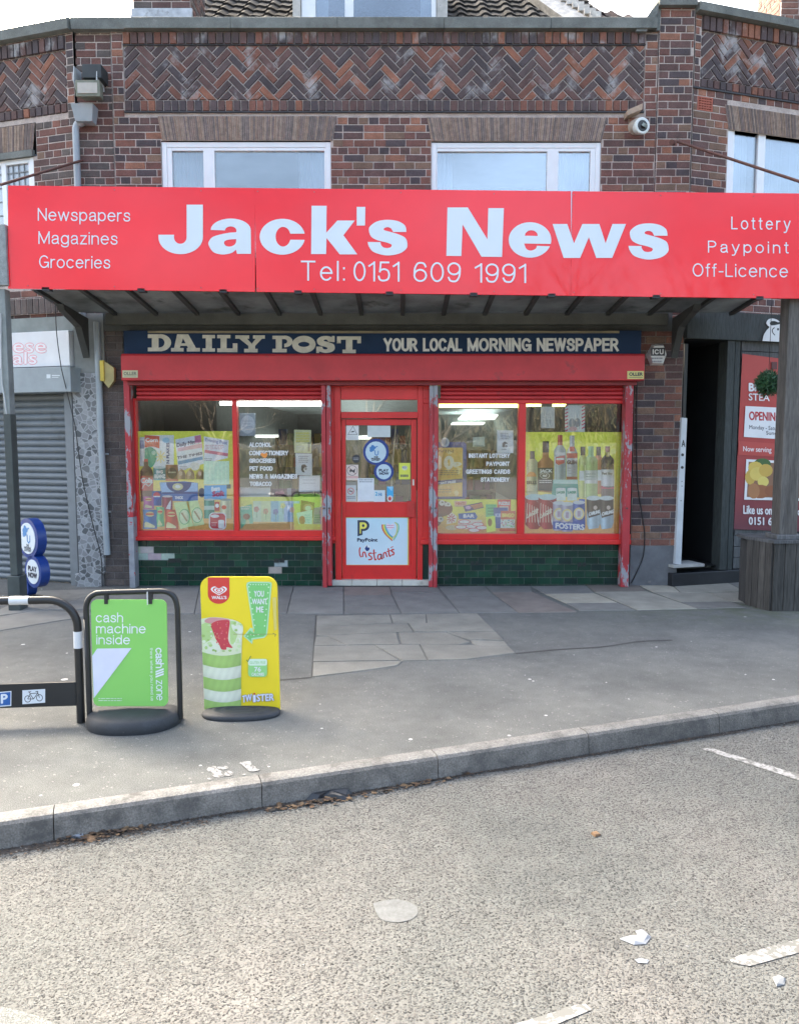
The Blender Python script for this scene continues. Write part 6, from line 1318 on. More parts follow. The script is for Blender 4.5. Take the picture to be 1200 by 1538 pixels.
# ================================================================== POSTERS, NOTICES, STICKERS in the shop window (behind the glass)
WINP = M('window_poster_vinyl', attr=True, rough=.5, var=.10, scale=26, grain=.07, gscale=90)
PD = -.04                                                                  # just behind the panes
def poster(name, label, cat, draw, tf=(0, 0, 1), mat=None, group=None, d=PD, fr=FM):
    p = Print(fr.mp(d), fr.n, base=0.0); p.tf = tf; draw(p)
    o = p.build(name, mat or (WINP if name in ('window_poster', 'prize_poster') else PRINT), label=label, cat=cat, group=group, fix=False); return o
W_, K_ = (.72, .74, .74), (.05, .05, .06)
YB = [(0, (.82, .83, .10)), (.35, (.84, .80, .13)), (.62, (.86, .68, .18)), (.85, (.86, .50, .14)), (1, (.82, .45, .12))]
def d1(p):
    rr = random.Random(1)
    p.grad(98, 432, 1030, 1390, YB)
    p.rect(128, 490, 176, 770, (.62, .68, .72)); p.rect(130, 520, 170, 600, (.10, .18, .40)); p.rect(175, 470, 456, 775, (.80, .82, .82))
    p.poly([(175, 470), (318, 480), (318, 575)] + spline([(318, 600), (250, 580), (175, 590)], 3), (.70, .12, .07)); p.text('Corn', 185, 300, 500, 535, W_, 3)
    p.poly(spline([(175, 600), (230, 585), (285, 620), (290, 690), (262, 760), (215, 790), (175, 740)], 4), (.05, .42, .26)); p.ell(262, 640, 22, 20, (.40, .68, .52))
    for i in range(8): a = i * math.pi / 4; p.stroke([(330, 680), (330 + 50 * math.cos(a), 680 + 60 * math.sin(a))], 12, (.85, .72, .30))
    p.text_at('N FLAKES', (412, 742), (0, -198), (-26, 0), (.05, .07, .18), 3); p.ell(380, 520, 34, 26, (.45, .66, .78))
    p.poly([(168, 745), (208, 745), (206, 700), (170, 700)], (.60, .08, .06)); p.cyl([(166, 726), (210, 726), (212, 765)] + spline([(232, 785), (255, 830), (258, 1000), (250, 1060), (262, 1110)], 3) + spline([(130, 1110), (140, 1050), (128, 1000), (128, 840), (150, 790), (166, 765)], 3), (.13, .045, .03)); p.cyl([(132, 862), (258, 862), (258, 1005), (132, 1005)], (.62, .07, .06)); p.text('Cola', 140, 250, 885, 930, W_, 4); p.stroke(spline([(150, 990), (180, 940), (215, 960), (250, 920)]), 8, W_)
    p.cyl([(258, 780), (378, 780), (378, 905), (258, 905)], (.04, .26, .30)); p.ell(318, 782, 60, 12, (.50, .60, .62)); p.text('BEANZ', 272, 372, 850, 882, W_, 4); p.text('BIG', 290, 350, 812, 838, W_, 3)
    p.cyl([(378, 755), (500, 755), (500, 912), (378, 912)], (.34, .13, .06)); p.ell(439, 835, 48, 52, (.06, .035, .02)); p.rect(405, 822, 475, 836, (.5, .45, .3)); p.rect(378, 895, 500, 912, (.65, .15, .06))
    p.poly([(470, 512), (715, 465), (748, 745), (500, 820)], (.78, .80, .84)); p.text_at('Daily News', (485, 585), (215, -40), (0, -34), (.10, .10, .16), 4); p.poly([(492, 595), (728, 548), (732, 590), (496, 628)], (.72, .42, .48)); p.poly([(655, 480), (715, 468), (722, 540), (662, 552)], (.62, .24, .36)); p.text_at('THE TIMES', (490, 702), (240, -46), (0, -24), (.12, .12, .18), 2)
    p.poly([(495, 722), (732, 675), (735, 705), (500, 755)], (.16, .38, .58)); p.scribble(512, 765, 600, 812, 3, (.35, .35, .4)); p.ell(660, 770, 46, 40, (.82, .80, .72))
    p.poly([(745, 482), (985, 520), (975, 690), (850, 720), (745, 775)], (.80, .82, .88)); p.text_at('Evening Post', (760, 528), (210, 32), (0, -30), (.35, .40, .58), 3); p.poly([(755, 610), (980, 645), (975, 675), (752, 640)], (.68, .20, .30)); p.scribble(760, 560, 960, 610, 3, (.6, .35, .42)); p.scribble(750, 690, 830, 770, 5, (.2, .2, .25))
    for x in (530, 615, 712): p.cyl(spline([(x - 40, 895), (x - 38, 840), (x, 795), (x + 38, 840), (x + 40, 895)], 4), (.60, .40, .24)); p.ell(x - 6, 840, 16, 22, (.72, .55, .38))
    p.rect(745, 720, 990, 945, (.62, .78, .60)); 
    for i in range(6): p.rect(760 + i * 38, 730, 772 + i * 38, 940, (.70, .82, .64))
    p.poly([(320, 925), (560, 915), (688, 930), (690, 1110), (345, 1100)], (.06, .16, .42)); p.poly([(322, 925), (686, 930), (686, 1010), (335, 1025)], (.35, .52, .72)); p.poly(arc(505, 925, 122, 100, 0, 180, 14), (.02, .05, .20)); p.ell(495, 968, 52, 34, (.60, .58, .32)); p.ell(495, 966, 26, 17, W_); p.rect(345, 1020, 690, 1034, (.02, .04, .18)); p.text('THICK', 468, 545, 1060, 1085, W_, 3)
    p.ell(725, 1025, 32, 46, (.02, .03, .08)); p.poly([(748, 955), (965, 950), (965, 1090), (748, 1090)], (.13, .40, .68)); p.text_at('Extra', (820, 1010), (80, -10), (0, -38), W_, 4); p.text_at('Soft', (830, 1060), (110, -8), (0, -44), (.45, .05, .16), 6); p.rect(965, 945, 1005, 985, (.12, .15, .12))
    p.cyl([(246, 1008), (340, 1008), (340, 1150), (246, 1150)], (.03, .11, .38)); p.ell(292, 1055, 34, 36, W_); p.poly(arc(292, 1055, 34, 36, 180, 360, 12), (.60, .06, .07)); p.poly(arc(292, 1055, 34, 36, 20, 160, 12), (.04, .12, .42))
    p.cyl([(345, 1060), (445, 1060), (445, 1190), (345, 1190)], (.36, .05, .09)); p.ell(395, 1060, 50, 10, (.6, .6, .6)); p.poly(spline([(380, 1180), (405, 1130), (430, 1100), (425, 1185)], 3), W_)
    def bag(x0, y0, x1, y1, c): p.cyl([(x0, y0), (x1, y0 + 4), (x1 - 6, (y0 + y1) / 2), (x1 + 2, y1), (x0 + 3, y1 + 2), (x0 + 9, (y0 + y1) / 2)], c); cx, w2_ = (x0 + x1) / 2, (x1 - x0) * .3; p.ell(cx, y0 + (y1 - y0) * .25, w2_, (y1 - y0) * .13, (.72, .62, .3)); p.rect(cx - w2_ * .95, y0 + (y1 - y0) * .21, cx + w2_ * .95, y0 + (y1 - y0) * .29, (.6, .07, .06)); p.poly(spline([(x0 + 15, y1 - 12), (x0 + 25, y1 - (y1 - y0) * .35), (cx, y1 - (y1 - y0) * .28), (x1 - 22, y1 - 25), (x1 - 25, y1 - 8)], 3), (.72, .70, .42))
    bag(160, 1060, 268, 1180, (.55, .16, .42)); bag(285, 1160, 365, 1350, (.20, .60, .30)); bag(158, 1185, 296, 1370, (.06, .24, .55)); bag(368, 1185, 500, 1375, (.68, .10, .05))
    for q, c in (([(455, 1120), (575, 1108), (648, 1345), (520, 1372)], (.62, .74, .40)), ([(595, 1105), (690, 1098), (752, 1330), (652, 1348)], (.62, .72, .38))):
        p.poly(q, c); cx, cy = sum(a for a, b in q) / 4, sum(b for a, b in q) / 4 + 20; p.ell(cx + 10, cy, 54, 76, (.16, .42, .18)); p.ell(cx + 10, cy, 47, 68, (.66, .74, .52)); p.stroke([(cx - 18, cy - 40), (cx + 36, cy + 44)], 16, (.42, .30, .16)); p.stroke([(cx - 2, cy - 52), (cx + 48, cy + 26)], 12, (.72, .68, .5))
    p.cyl([(748, 1090), (848, 1090), (848, 1272), (748, 1272)], (.10, .36, .26)); p.ell(798, 1092, 50, 10, (.5, .55, .5)); p.rect(748, 1150, 848, 1190, (.5, .62, .55)); p.cyl([(905, 1092), (1012, 1092), (1012, 1272), (905, 1272)], (.70, .70, .48)); p.ell(958, 1092, 54, 12, (.30, .36, .32)); p.ell(940, 1165, 24, 20, (.66, .12, .06)); p.rect(850, 1112, 896, 1200, (.55, .10, .07)); p.ell(873, 1150, 18, 20, W_)
    p.rrect(795, 1215, 962, 1380, 40, (.72, .74, .72)); p.rrect(806, 1224, 952, 1370, 36, (.55, .05, .07)); p.ell(852, 1250, 42, 16, W_); p.rrect(884, 1285, 942, 1366, 14, W_); p.scribble(820, 1305, 875, 1350, 3, (.75, .5, .5))
poster('window_poster', 'large yellow poster of cola, crisps, newspapers and groceries in the left window', 'poster', d1, (190, 580, 1089 / 170))
def d2(p):
    p.grad(40, 1065, 1000, 1395, [(0, (.70, .74, .14)), (.3, (.76, .72, .22)), (.62, (.78, .56, .22)), (1, (.78, .46, .18))])
    p.poly([(65, 1165), (180, 1135), (195, 1345), (75, 1375)], (.16, .52, .36)); p.ell(130, 1255, 34, 30, (.30, .14, .07)); p.ell(140, 1310, 20, 28, (.55, .56, .3)); p.scribble(80, 1150, 170, 1190, 2, (.6, .7, .6))
    for x, c in ((192, (.62, .74, .56)), (270, (.68, .76, .46)), (362, (.30, .56, .66)), (440, (.5, .74, .66)), (490, (.42, .56, .76))): p.rect(x, 1105, x + 90, 1305, c)
    for x, y, c in ((225, 1185, (.62, .32, .26)), (315, 1205, (.66, .40, .26)), (410, 1210, (.20, .24, .46)), (570, 1190, (.72, .42, .34)), (480, 1150, (.8, .8, .3))):
        for k in range(5): p.ell(x + 14 * math.cos(k * 1.3), y + 16 * math.sin(k * 1.3), 13, 15, c, 8)
        p.stroke([(x, y), (x + 4, y + 80)], 4, (.18, .42, .16))
    p.rect(490, 1105, 640, 1128, (.6, .68, .82))
    p.poly([(655, 1095), (785, 1120), (770, 1270), (650, 1220)], (.36, .06, .06)); p.ell(722, 1170, 48, 38, (.62, .24, .2)); p.ell(722, 1175, 30, 24, (.76, .66, .58)); p.poly([(610, 1220), (765, 1190), (760, 1340), (640, 1362)], (.76, .76, .72)); p.ell(665, 1290, 32, 42, (.62, .12, .14)); p.scribble(690, 1230, 750, 1320, 4, (.5, .6, .6)); p.poly([(780, 1170), (850, 1160), (850, 1340), (770, 1330)], (.50, .18, .42)); p.scribble(785, 1230, 845, 1320, 4, (.2, .08, .2)); p.poly([(60, 1395), (120, 1325), (430, 1315), (640, 1325), (980, 1330), (980, 1395)], (.78, .48, .20))
poster('window_poster', 'low orange poster with a row of greetings cards along the foot of the window', 'poster', d2, (350, 580, 1089 / 170))
def d3(p):
    p.grad(0, 1093, 1010, 1450, [(0, (.72, .76, .08)), (.35, (.76, .70, .14)), (.7, (.78, .52, .16)), (1, (.74, .38, .11))])
    p.ell(200, 1190, 142, 86, (.16, .05, .03)); p.ell(130, 1290, 100, 100, (.10, .035, .025)); 
    for x, y in ((230, 1130), (290, 1150), (120, 1150), (215, 1300), (90, 1190)): p.ell(x, y, 32, 28, (.74, .72, .64)); p.ell(x + 5, y - 6, 12, 9, (.2, .2, .12))
    p.rect(190, 1165, 330, 1240, (.22, .06, .035)); p.ell(330, 1385, 62, 26, (.68, .56, .34)); p.poly([(285, 1265), (330, 1228), (385, 1270), (375, 1330), (278, 1350)], (.80, .74, .62))
    for i in range(9): a = i * 2 * math.pi / 9; p.stroke([(325 + 12 * math.cos(a), 1290 + 12 * math.sin(a)), (325 + 45 * math.cos(a), 1290 + 48 * math.sin(a))], 9, (.58, .05, .06))
    p.poly([(355, 1108), (485, 1112), (480, 1170), (360, 1168)], (.72, .46, .30)); p.text('MINTS', 375, 470, 1124, 1150, (.55, .1, .08), 2)
    p.cyl([(448, 1160), (640, 1122), (660, 1180), (470, 1222)], (.05, .025, .16)); p.poly([(520, 1155), (640, 1130), (655, 1172), (560, 1196)], (.55, .22, .10)); p.ell(500, 1178, 30, 18, (.62, .40, .58))
    p.poly([(398, 1240), (570, 1228), (596, 1270), (580, 1300), (405, 1295)], (.03, .13, .42)); p.text('BAR', 452, 560, 1250, 1280, W_, 4)
    p.rect(396, 1305, 640, 1400, (.74, .66, .58)); 
    for x, y in ((460, 1325), (530, 1372), (600, 1350), (425, 1378), (560, 1410), (640, 1385)): p.ell(x, y, 62, 24, (.70, .16, .16)); p.ell(x, y, 52, 17, (.82, .78, .74))
    p.rect(680, 1145, 790, 1275, (.14, .56, .24)); p.scribble(700, 1170, 770, 1260, 3, (.05, .25, .1)); p.rect(800, 1095, 938, 1230, (.64, .07, .05)); p.text('PUZZLE', 815, 925, 1120, 1150, W_, 3); p.rect(820, 1165, 915, 1215, (.7, .6, .5))
    p.rect(760, 1178, 905, 1390, (.03, .10, .36)); p.text('KIDS', 780, 880, 1240, 1275, (.5, .6, .75), 3); p.poly([(835, 1212), (985, 1212), (980, 1395), (830, 1395)], (.68, .16, .07)); p.text('BINGO', 850, 970, 1240, 1275, (.85, .72, .2), 4); p.rect(832, 1300, 978, 1388, (.72, .78, .70)); rr = random.Random(5)
    for i in range(26): p.ell(rr.uniform(840, 970), rr.uniform(1308, 1380), 8, 7, (rr.uniform(.1, .7), rr.uniform(.2, .6), rr.uniform(.1, .4)), 7)
    p.poly([(682, 1275), (775, 1262), (785, 1420), (690, 1432)], (.70, .78, .20)); p.ell(722, 1330, 22, 40, (.35, .22, .1)); p.rect(820, 1400, 985, 1420, (.62, .12, .06))
poster('window_poster', 'low orange poster with sweets, chocolate bars and magazines beside the door', 'poster', d3, (630, 590, 1094 / 160))
def d4(p):
    p.grad(50, 402, 1070, 1452, [(0, (.82, .84, .08)), (.35, (.84, .82, .11)), (.58, (.86, .74, .16)), (.8, (.86, .52, .15)), (1, (.82, .42, .11))])
    def bottle(x, top, bot, w_, neck, c, cap, ch=60, lab=None, sh=.28):
        h = bot - top; nw = neck / 2; p.cyl([(x - nw, top), (x + nw, top), (x + nw, top + h * sh * .55)] + spline([(x + nw + 2, top + h * sh * .6), (x + w_ / 2 - 3, top + h * sh * .9), (x + w_ / 2, top + h * sh * 1.15)], 3) + [(x + w_ / 2, bot), (x - w_ / 2, bot)] + spline([(x - w_ / 2, top + h * sh * 1.15), (x - w_ / 2 + 3, top + h * sh * .9), (x - nw - 2, top + h * sh * .6)], 3) + [(x - nw, top + h * sh * .55)], c)
        p.cyl([(x - nw - 2, top), (x + nw + 2, top), (x + nw + 2, top + ch), (x - nw - 2, top + ch)], cap, 6)
        p.rect(x - w_ / 2 + 6, top + h * sh * 1.3, x - w_ / 2 + 13, bot - 8, tuple(min(.8, q * 1.5 + .08) for q in c))
        if lab: p.rect(x - w_ / 2 + 1, lab[0], x + w_ / 2 - 1, lab[1], lab[2])
    bottle(133, 598, 1040, 120, 44, (.62, .62, .34), (.10, .10, .12), 80); p.poly(arc(125, 860, 50, 50, 180, 360, 10), (.70, .34, .08)); p.text('BELLS', 75, 175, 905, 935, (.12, .10, .06), 3); p.rect(80, 950, 180, 1035, (.68, .66, .45))
    p.cyl([(240, 610), (300, 610), (304, 660), (350, 705), (352, 1030), (190, 1010), (186, 720), (235, 665)], (.50, .20, .05)); p.rect(238, 496, 304, 612, (.02, .02, .025)); p.poly([(188, 768), (350, 768), (340, 1010), (194, 1000)], (.02, .02, .02)); p.text('JACK', 210, 335, 785, 815, W_, 3); p.ring(262, 850, 50, 32, 6, W_); p.text('No7', 240, 284, 838, 862, W_, 2); p.scribble(205, 890, 330, 930, 2, (.7, .7, .68), 1)
    bottle(418, 432, 905, 124, 44, (.46, .52, .50), (.62, .09, .06), 105, None, .36); p.poly([(372, 660), (464, 640), (462, 720), (400, 742), (372, 720)], (.58, .09, .08)); p.rect(378, 668, 458, 690, W_); p.rect(366, 612, 472, 640, (.62, .64, .62))
    bottle(540, 438, 905, 112, 46, (.55, .56, .54), (.62, .63, .62), 110, None, .4); p.rect(516, 552, 566, 600, (.60, .09, .06)); p.rect(485, 620, 594, 670, (.52, .08, .06)); p.text('GLEN', 490, 590, 695, 730, (.10, .05, .05), 4); p.rect(484, 860, 594, 905, (.36, .05, .04)); p.scribble(495, 760, 585, 840, 3, (.45, .4, .4))
    bottle(652, 552, 1080, 86, 44, (.58, .64, .20), (.02, .02, .02), 90); p.rect(614, 800, 690, 900, W_); bottle(812, 552, 1040, 82, 42, (.66, .24, .10), (.02, .02, .02), 90); p.rect(776, 790, 850, 900, W_)
    bottle(734, 548, 1080, 138, 52, (.50, .62, .24), (.46, .70, .36), 110); p.cyl([(668, 795), (800, 795), (800, 930), (668, 930)], (.72, .74, .70), 9, 0); p.scribble(680, 820, 790, 900, 3, (.35, .4, .35))
    bottle(905, 548, 1075, 132, 44, (.05, .02, .04), (.28, .04, .05), 55); p.rect(888, 605, 924, 655, (.42, .34, .08)); p.cyl([(838, 786), (972, 786), (972, 960), (838, 960)], (.72, .73, .74), 9, 0); p.text('Red Bay', 850, 955, 815, 838, (.1, .1, .12), 2); p.poly(spline([(840, 950), (905, 975), (970, 965)], 3) + [(970, 985), (840, 985)], (.55, .06, .12))
    p.poly([(345, 890), (600, 890), (610, 1075), (330, 1060)], (.05, .34, .26)); p.poly([(345, 890), (600, 890), (598, 935), (352, 930)], (.46, .66, .60))
    for x in (425, 540): p.rect(x - 50, 985, x + 50, 1105, (.62, .72, .66)); p.text('LAGER', x - 42, x + 42, 1010, 1032, (.03, .26, .16), 3); p.ell(x, 985, 50, 10, (.7, .72, .7))
    for x, c in ((150, (.52, .08, .06)), (290, (.48, .07, .06))):
        p.cyl([(x - 95, 1070), (x + 90, 1065), (x + 88, 1350), (x + 40, 1400), (x - 40, 1400), (x - 92, 1350)], c); p.ell(x, 1070, 92, 32, (.48, .60, .58)); p.poly(spline([(x + 10, 1100), (x + 60, 1150), (x + 40, 1330), (x + 70, 1350), (x + 88, 1150)], 3), (.66, .68, .70))
        for k in range(5): p.stroke([(x - 70 + k * 24, 1130 + k * 12), (x - 80 + k * 30, 1330)], 7, (.72, .60, .48))
        p.text_at('LAGER', (x - 80, 1290), (120, -60), (8, -46), (.74, .66, .52), 3)
    p.rect(610, 1090, 672, 1390, (.06, .12, .42))
    for x, y in ((405, 1130), (490, 1140), (610, 1125)): p.cyl([(x - 62, y), (x + 62, y), (x + 64, y + 250), (x + 50, y + 285), (x - 50, y + 285), (x - 64, y + 250)], (.46, .42, .50) if x != 610 else (.07, .13, .42)); p.ell(x, y, 62, 20, (.60, .62, .62)); p.ell(x, y + 115, 56, 64, (.74, .62, .26)); p.ell(x, y + 115, 40, 48, (.66, .66, .62)); p.rect(x - 16, y + 85, x + 16, y + 145, (.45, .34, .42)); p.rect(x - 62, y + 190, x + 62, y + 270, (.04, .09, .38))
    p.text_at('FOSTERS', (372, 1388), (290, 18), (0, -52), W_, 4)
    for x in (760, 895):
        p.cyl([(x - 72, 1090), (x + 68, 1085), (x + 70, 1330), (x + 50, 1388), (x - 50, 1400), (x - 70, 1340)], (.52, .64, .70)); p.cyl([(x - 74, 1095), (x + 70, 1090), (x + 66, 1250), (x - 50, 1285), (x - 70, 1200)], (.10, .07, .045)); p.ell(x, 1080, 72, 24, (.60, .66, .64)); p.text_at('CARLING', (x - 50, 1262), (118, -30), (4, -34), W_, 3); p.ell(x + 18, 1178, 20, 22, (.62, .52, .44))
poster('window_poster', 'tall yellow poster of spirit bottles, wine and lager cans in the right window', 'poster', d4, (780, 590, 1162 / 170))
# painted words on the glass, part of the panes' own building
def words(lines, right, tf, gl):
    for t, a, b, vt, vb in lines:
        p = Print(FM.mp(-.0285), NF, base=0); p.tf = tf; p.sans(t, a, b, vt, vb, (.72, .72, .72), 9.5, gap=.26)
        p.build('window_lettering', M('window_lettering_vinyl', attr=True, rough=.6, var=.04), parent=shop, fix=False)
words([('ALCOHOL', 155, 370, 542, 585), ('CONFECTIONERY', 155, 532, 620, 665), ('GROCERIES', 155, 410, 695, 738), ('PET FOOD', 158, 382, 770, 813), ('NEWS & MAGAZINES', 158, 620, 845, 890), ('TOBACCO', 160, 372, 918, 962)], 0, (350, 580, 1089 / 170), 0)
words([('INSTANT LOTTERY', 505, 928, 622, 668), ('PAYPOINT', 686, 925, 706, 750), ('GREETINGS CARDS', 478, 930, 786, 832), ('STATIONERY', 628, 922, 868, 914)], 1, (630, 590, 1094 / 160), 0)
def sheet(label, x0, y0, x1, y1, c, marks, skew=0, name='paper_notice', tf=(350, 580, 1089 / 170), cat='notice', d=PD + .002):
    def dr(p):
        p.poly([(x0, y0), (x1, y0 + skew), (x1 + skew * .3, y1 + skew), (x0 + skew * .3, y1)], c); marks(p)
    return poster(name, label, cat, dr, tf, PAPER, d=d)
TL, TR_, TD = (350, 580, 1089 / 170), (630, 590, 1094 / 160), (500, 620, 1200 / 140)
sheet('grey notice with a big pale round clock face high in the window', 62, 258, 216, 478, (.40, .44, .48), lambda p: (p.ell(140, 368, 70, 88, (.62, .65, .70)), p.scribble(90, 320, 190, 430, 4, (.48, .50, .58), .8, .4)), tf=TL)
sheet('yellow and white printed ticket poster above a black and white notice', 588, 418, 752, 640, (.68, .68, .42), lambda p: (p.scribble(606, 440, 735, 540, 4, (.72, .66, .20), 1, .7), p.rect(720, 540, 740, 628, (.35, .33, .22)), p.scribble(606, 570, 705, 620, 3, (.68, .68, .68))), 4, tf=TL)
sheet('black and white face mask notice under a yellow ticket poster', 602, 645, 760, 855, (.70, .72, .74), lambda p: (p.scribble(630, 665, 735, 740, 4, (.28, .28, .3), .8, .4), p.poly(spline([(655, 800), (660, 760), (690, 752), (712, 775), (690, 782), (680, 800), (690, 830), (665, 825)], 3), (.06, .06, .07)), p.ell(700, 795, 12, 14, (.3, .3, .3))), 4, tf=TL)
sheet('plain white paper with two lines of writing next to the shutter rail', 636, 862, 838, 1018, (.70, .72, .75), lambda p: p.scribble(670, 885, 800, 950, 2, (.50, .52, .55), .95, .3), -4, tf=TL)
sheet('blank white box leaning low in the window above the greetings cards', 55, 975, 358, 1065, (.60, .63, .66), lambda p: p.rect(60, 980, 350, 984, (.5, .52, .55)), 0, tf=TL, d=PD - .06)
sheet('purple shelf strip with pink print low in the left middle window', 362, 985, 600, 1050, (.12, .08, .12), lambda p: (p.text('milk', 410, 498, 1005, 1040, (.60, .30, .36), 3), p.rect(520, 980, 560, 1045, (.35, .36, .40))), 0, tf=TL, d=PD - .08)
def orange(p): p.poly(spline([(262, 655), (280, 640), (300, 650), (325, 640), (330, 665), (312, 688), (285, 680), (262, 655)], 3), (.85, .30, .06))
poster('sticker', 'small orange splash sticker over the word for sweets', 'sticker', orange, TL, d=-.027)
def rsign(p): p.ell(945, 905, 30, 70, (.58, .34, .10)); p.ell(945, 905, 20, 52, (.66, .52, .22))
poster('sticker', 'round orange sticker seen through the narrow pane left of the door', 'sticker', rsign, TL)
def tenp(p):
    p.rrect(20, 505, 485, 1092, 40, (.022, .040, .22)); p.rect(430, 520, 478, 680, (.10, .13, .38)); p.poly([(70, 562), (445, 562), (440, 1065), (66, 1065)], (.74, .48, .12)); rr = random.Random(3)
    for i in range(34): p.ell(rr.uniform(90, 420), rr.uniform(580, 1040), rr.uniform(8, 34), rr.uniform(8, 30), random.Random(i).choice([(.80, .58, .20), (.72, .42, .10), (.82, .66, .32)]), 9)
    p.text('WIN', 160, 350, 585, 612, (.40, .26, .10), 2); p.text('10', 195, 345, 655, 775, (.80, .74, .56), 10); p.text('p', 358, 430, 700, 745, (.80, .74, .56), 5); p.scribble(170, 790, 400, 850, 3, (.36, .25, .12), 1, .5); p.poly([(66, 912), (440, 880), (440, 918), (66, 955)], (.04, .04, .14)); p.text_at('INSTANT PRIZE', (150, 945), (220, -24), (0, -20), W_, 2); p.scribble(150, 980, 340, 1030, 2, (.40, .28, .1), .9, .4)
poster('prize_poster', 'orange ten pence prize poster in a dark blue frame beside the door', 'poster', tenp, TR_, d=PD - .004)
poster('sticker', 'small round pale sticker above the blue framed prize poster', 'sticker', lambda p: (p.ell(262, 508, 44, 50, (.50, .55, .58)), p.ell(262, 505, 26, 30, (.28, .34, .38))), TR_)
sheet('white notice with a black round symbol above the shop words on the right', 795, 380, 962, 615, (.72, .74, .76), lambda p: (p.scribble(830, 405, 925, 480, 4, (.25, .25, .28), .8, .4), p.poly(spline([(850, 555), (852, 515), (880, 500), (905, 520), (880, 530), (875, 560)], 3), (.12, .12, .14)), p.ell(890, 548, 12, 12, (.15, .15, .17)), p.scribble(840, 570, 900, 590, 1, (.3, .3, .3))), 5, tf=TR_)
sheet('torn pale green label hung in the middle of the right window', 550, 455, 672, 555, (.50, .56, .48), lambda p: p.scribble(560, 530, 660, 560, 1, (.25, .3, .25), 1, .5), -6, tf=TR_)
TB = (780, 590, 1162 / 170)
sheet('plain pale sheet hung at the top of the right hand window', 220, 140, 362, 360, (.50, .53, .52), lambda p: p.scribble(240, 200, 340, 300, 3, (.44, .46, .46), .9, .3), 3, tf=TB)
sheet('pale poster with red striped edges at the top of the right hand window', 468, 125, 672, 400, (.56, .60, .60), lambda p: ([p.stroke([(470, 140 + i * 36), (500, 125 + i * 36)], 13, (.52, .08, .14)) for i in range(8)], [p.stroke([(640, 150 + i * 36), (672, 132 + i * 36)], 13, (.52, .08, .14)) for i in range(7)], p.ell(540, 310, 34, 50, (.32, .35, .36)), p.ell(596, 305, 32, 46, (.28, .30, .32)), p.ell(550, 370, 44, 24, (.62, .40, .40))), 0, tf=TB)
# door stickers
def no_fox(p): p.rect(172, 160, 332, 350, (.70, .73, .72)); p.poly([(258, 166), (318, 282), (190, 282)], (.10, .11, .12), [[(258, 178), (308, 276), (200, 276)]]); p.poly(spline([(228, 250), (250, 232), (280, 236), (262, 250)], 3), (.08, .08, .08)); p.scribble(190, 300, 320, 345, 2, (.45, .47, .48), 1, .35)
poster('sticker', 'white sticker with a black warning triangle in the corner of the door glass', 'sticker', no_fox, TD)
sheet('blank pale notice at the top middle of the door glass', 445, 163, 740, 312, (.58, .64, .64), lambda p: None, 0, tf=TD)
def play(p):
    p.ell(555, 500, 166, 170, (.012, .045, .24)); p.ell(655, 755, 128, 128, (.012, .045, .24)); p.ell(553, 505, 134, 138, (.52, .66, .74)); fingers(p, 540, 490, 160)
    p.text('THE', 530, 580, 560, 576, K_, 2); p.text('NATIONAL', 495, 610, 580, 598, K_, 2); p.text('LOTTERY', 500, 605, 602, 616, K_, 2)
    p.ell(655, 758, 96, 98, (.52, .66, .74)); p.text('PLAY', 595, 715, 725, 756, (.05, .07, .12), 4); p.text('NOW', 600, 718, 766, 796, (.05, .07, .12), 4)
poster('play_sticker', 'two joined blue circles reading PLAY NOW on the door glass', 'sticker', play, TD)
poster('sticker', 'small dark round sticker left of the blue circles on the door', 'sticker', lambda p: (p.ell(298, 592, 52, 54, (.04, .045, .055)), p.scribble(262, 572, 334, 612, 2, (.4, .4, .42), .9, .4)), TD)
def nodog(p): p.rect(172, 668, 328, 866, (.72, .62, .56)); p.ring(248, 742, 66, 66, 6, (.12, .06, .06)); p.stroke([(205, 700), (292, 786)], 7, (.30, .07, .06)); p.poly(spline([(212, 745), (230, 722), (262, 740), (285, 715), (278, 770), (240, 755), (222, 770)], 3), (.06, .05, .05)); p.rect(178, 818, 322, 838, (.58, .12, .09)); p.scribble(182, 820, 316, 836, 1, W_, 1, .6)
poster('sticker', 'cream no dogs sticker with a red band on the door glass', 'sticker', nodog, TD)
def nosm(p): p.rect(165, 930, 300, 1140, (.54, .57, .56)); p.ring(230, 1008, 42, 44, 8, (.55, .08, .08)); p.stroke([(202, 982), (260, 1036)], 7, (.55, .08, .08)); p.rect(208, 1003, 255, 1014, K_); p.scribble(178, 1070, 290, 1110, 2, (.2, .2, .22), 1, .5); p.rect(165, 884, 300, 932, (.30, .28, .24))
poster('sticker', 'grey no smoking sticker at the lower left of the door glass', 'sticker', nosm, TD)
sheet('white sheet with a printed heading beside the no smoking sticker', 318, 842, 530, 1140, (.70, .73, .76), lambda p: p.scribble(340, 850, 515, 900, 2, (.25, .27, .30), 1, .5), 0, tf=TD)
sheet('small pale card with blue print at the foot of the door glass', 528, 996, 672, 1146, (.62, .70, .74), lambda p: (p.text('2', 545, 575, 1020, 1065, (.10, .4, .6), 3), p.text('Hi', 590, 628, 1030, 1070, (.12, .3, .5), 3)), 0, tf=TD, d=PD + .003)
sheet('lime yellow sticker on the right side of the door glass', 850, 645, 995, 856, (.70, .74, .12), lambda p: (p.ell(925, 710, 36, 30, (.62, .68, .5)), p.text('KEY', 895, 950, 690, 715, (.3, .3, .42), 3), p.scribble(870, 790, 970, 830, 1, (.15, .17, .12), 1, .8)), 0, tf=TD, name='sticker', cat='sticker')
poster('sticker', 'blue and red ice cream sticker at the bottom of the door glass', 'sticker', lambda p: (p.rect(695, 948, 778, 1085, (.06, .40, .70)), p.poly([(700, 950), (775, 950), (760, 1010)], (.30, .58, .78)), p.ell(735, 1105, 38, 42, (.66, .66, .64)), p.ell(733, 1105, 20, 24, (.55, .05, .05))), TD)
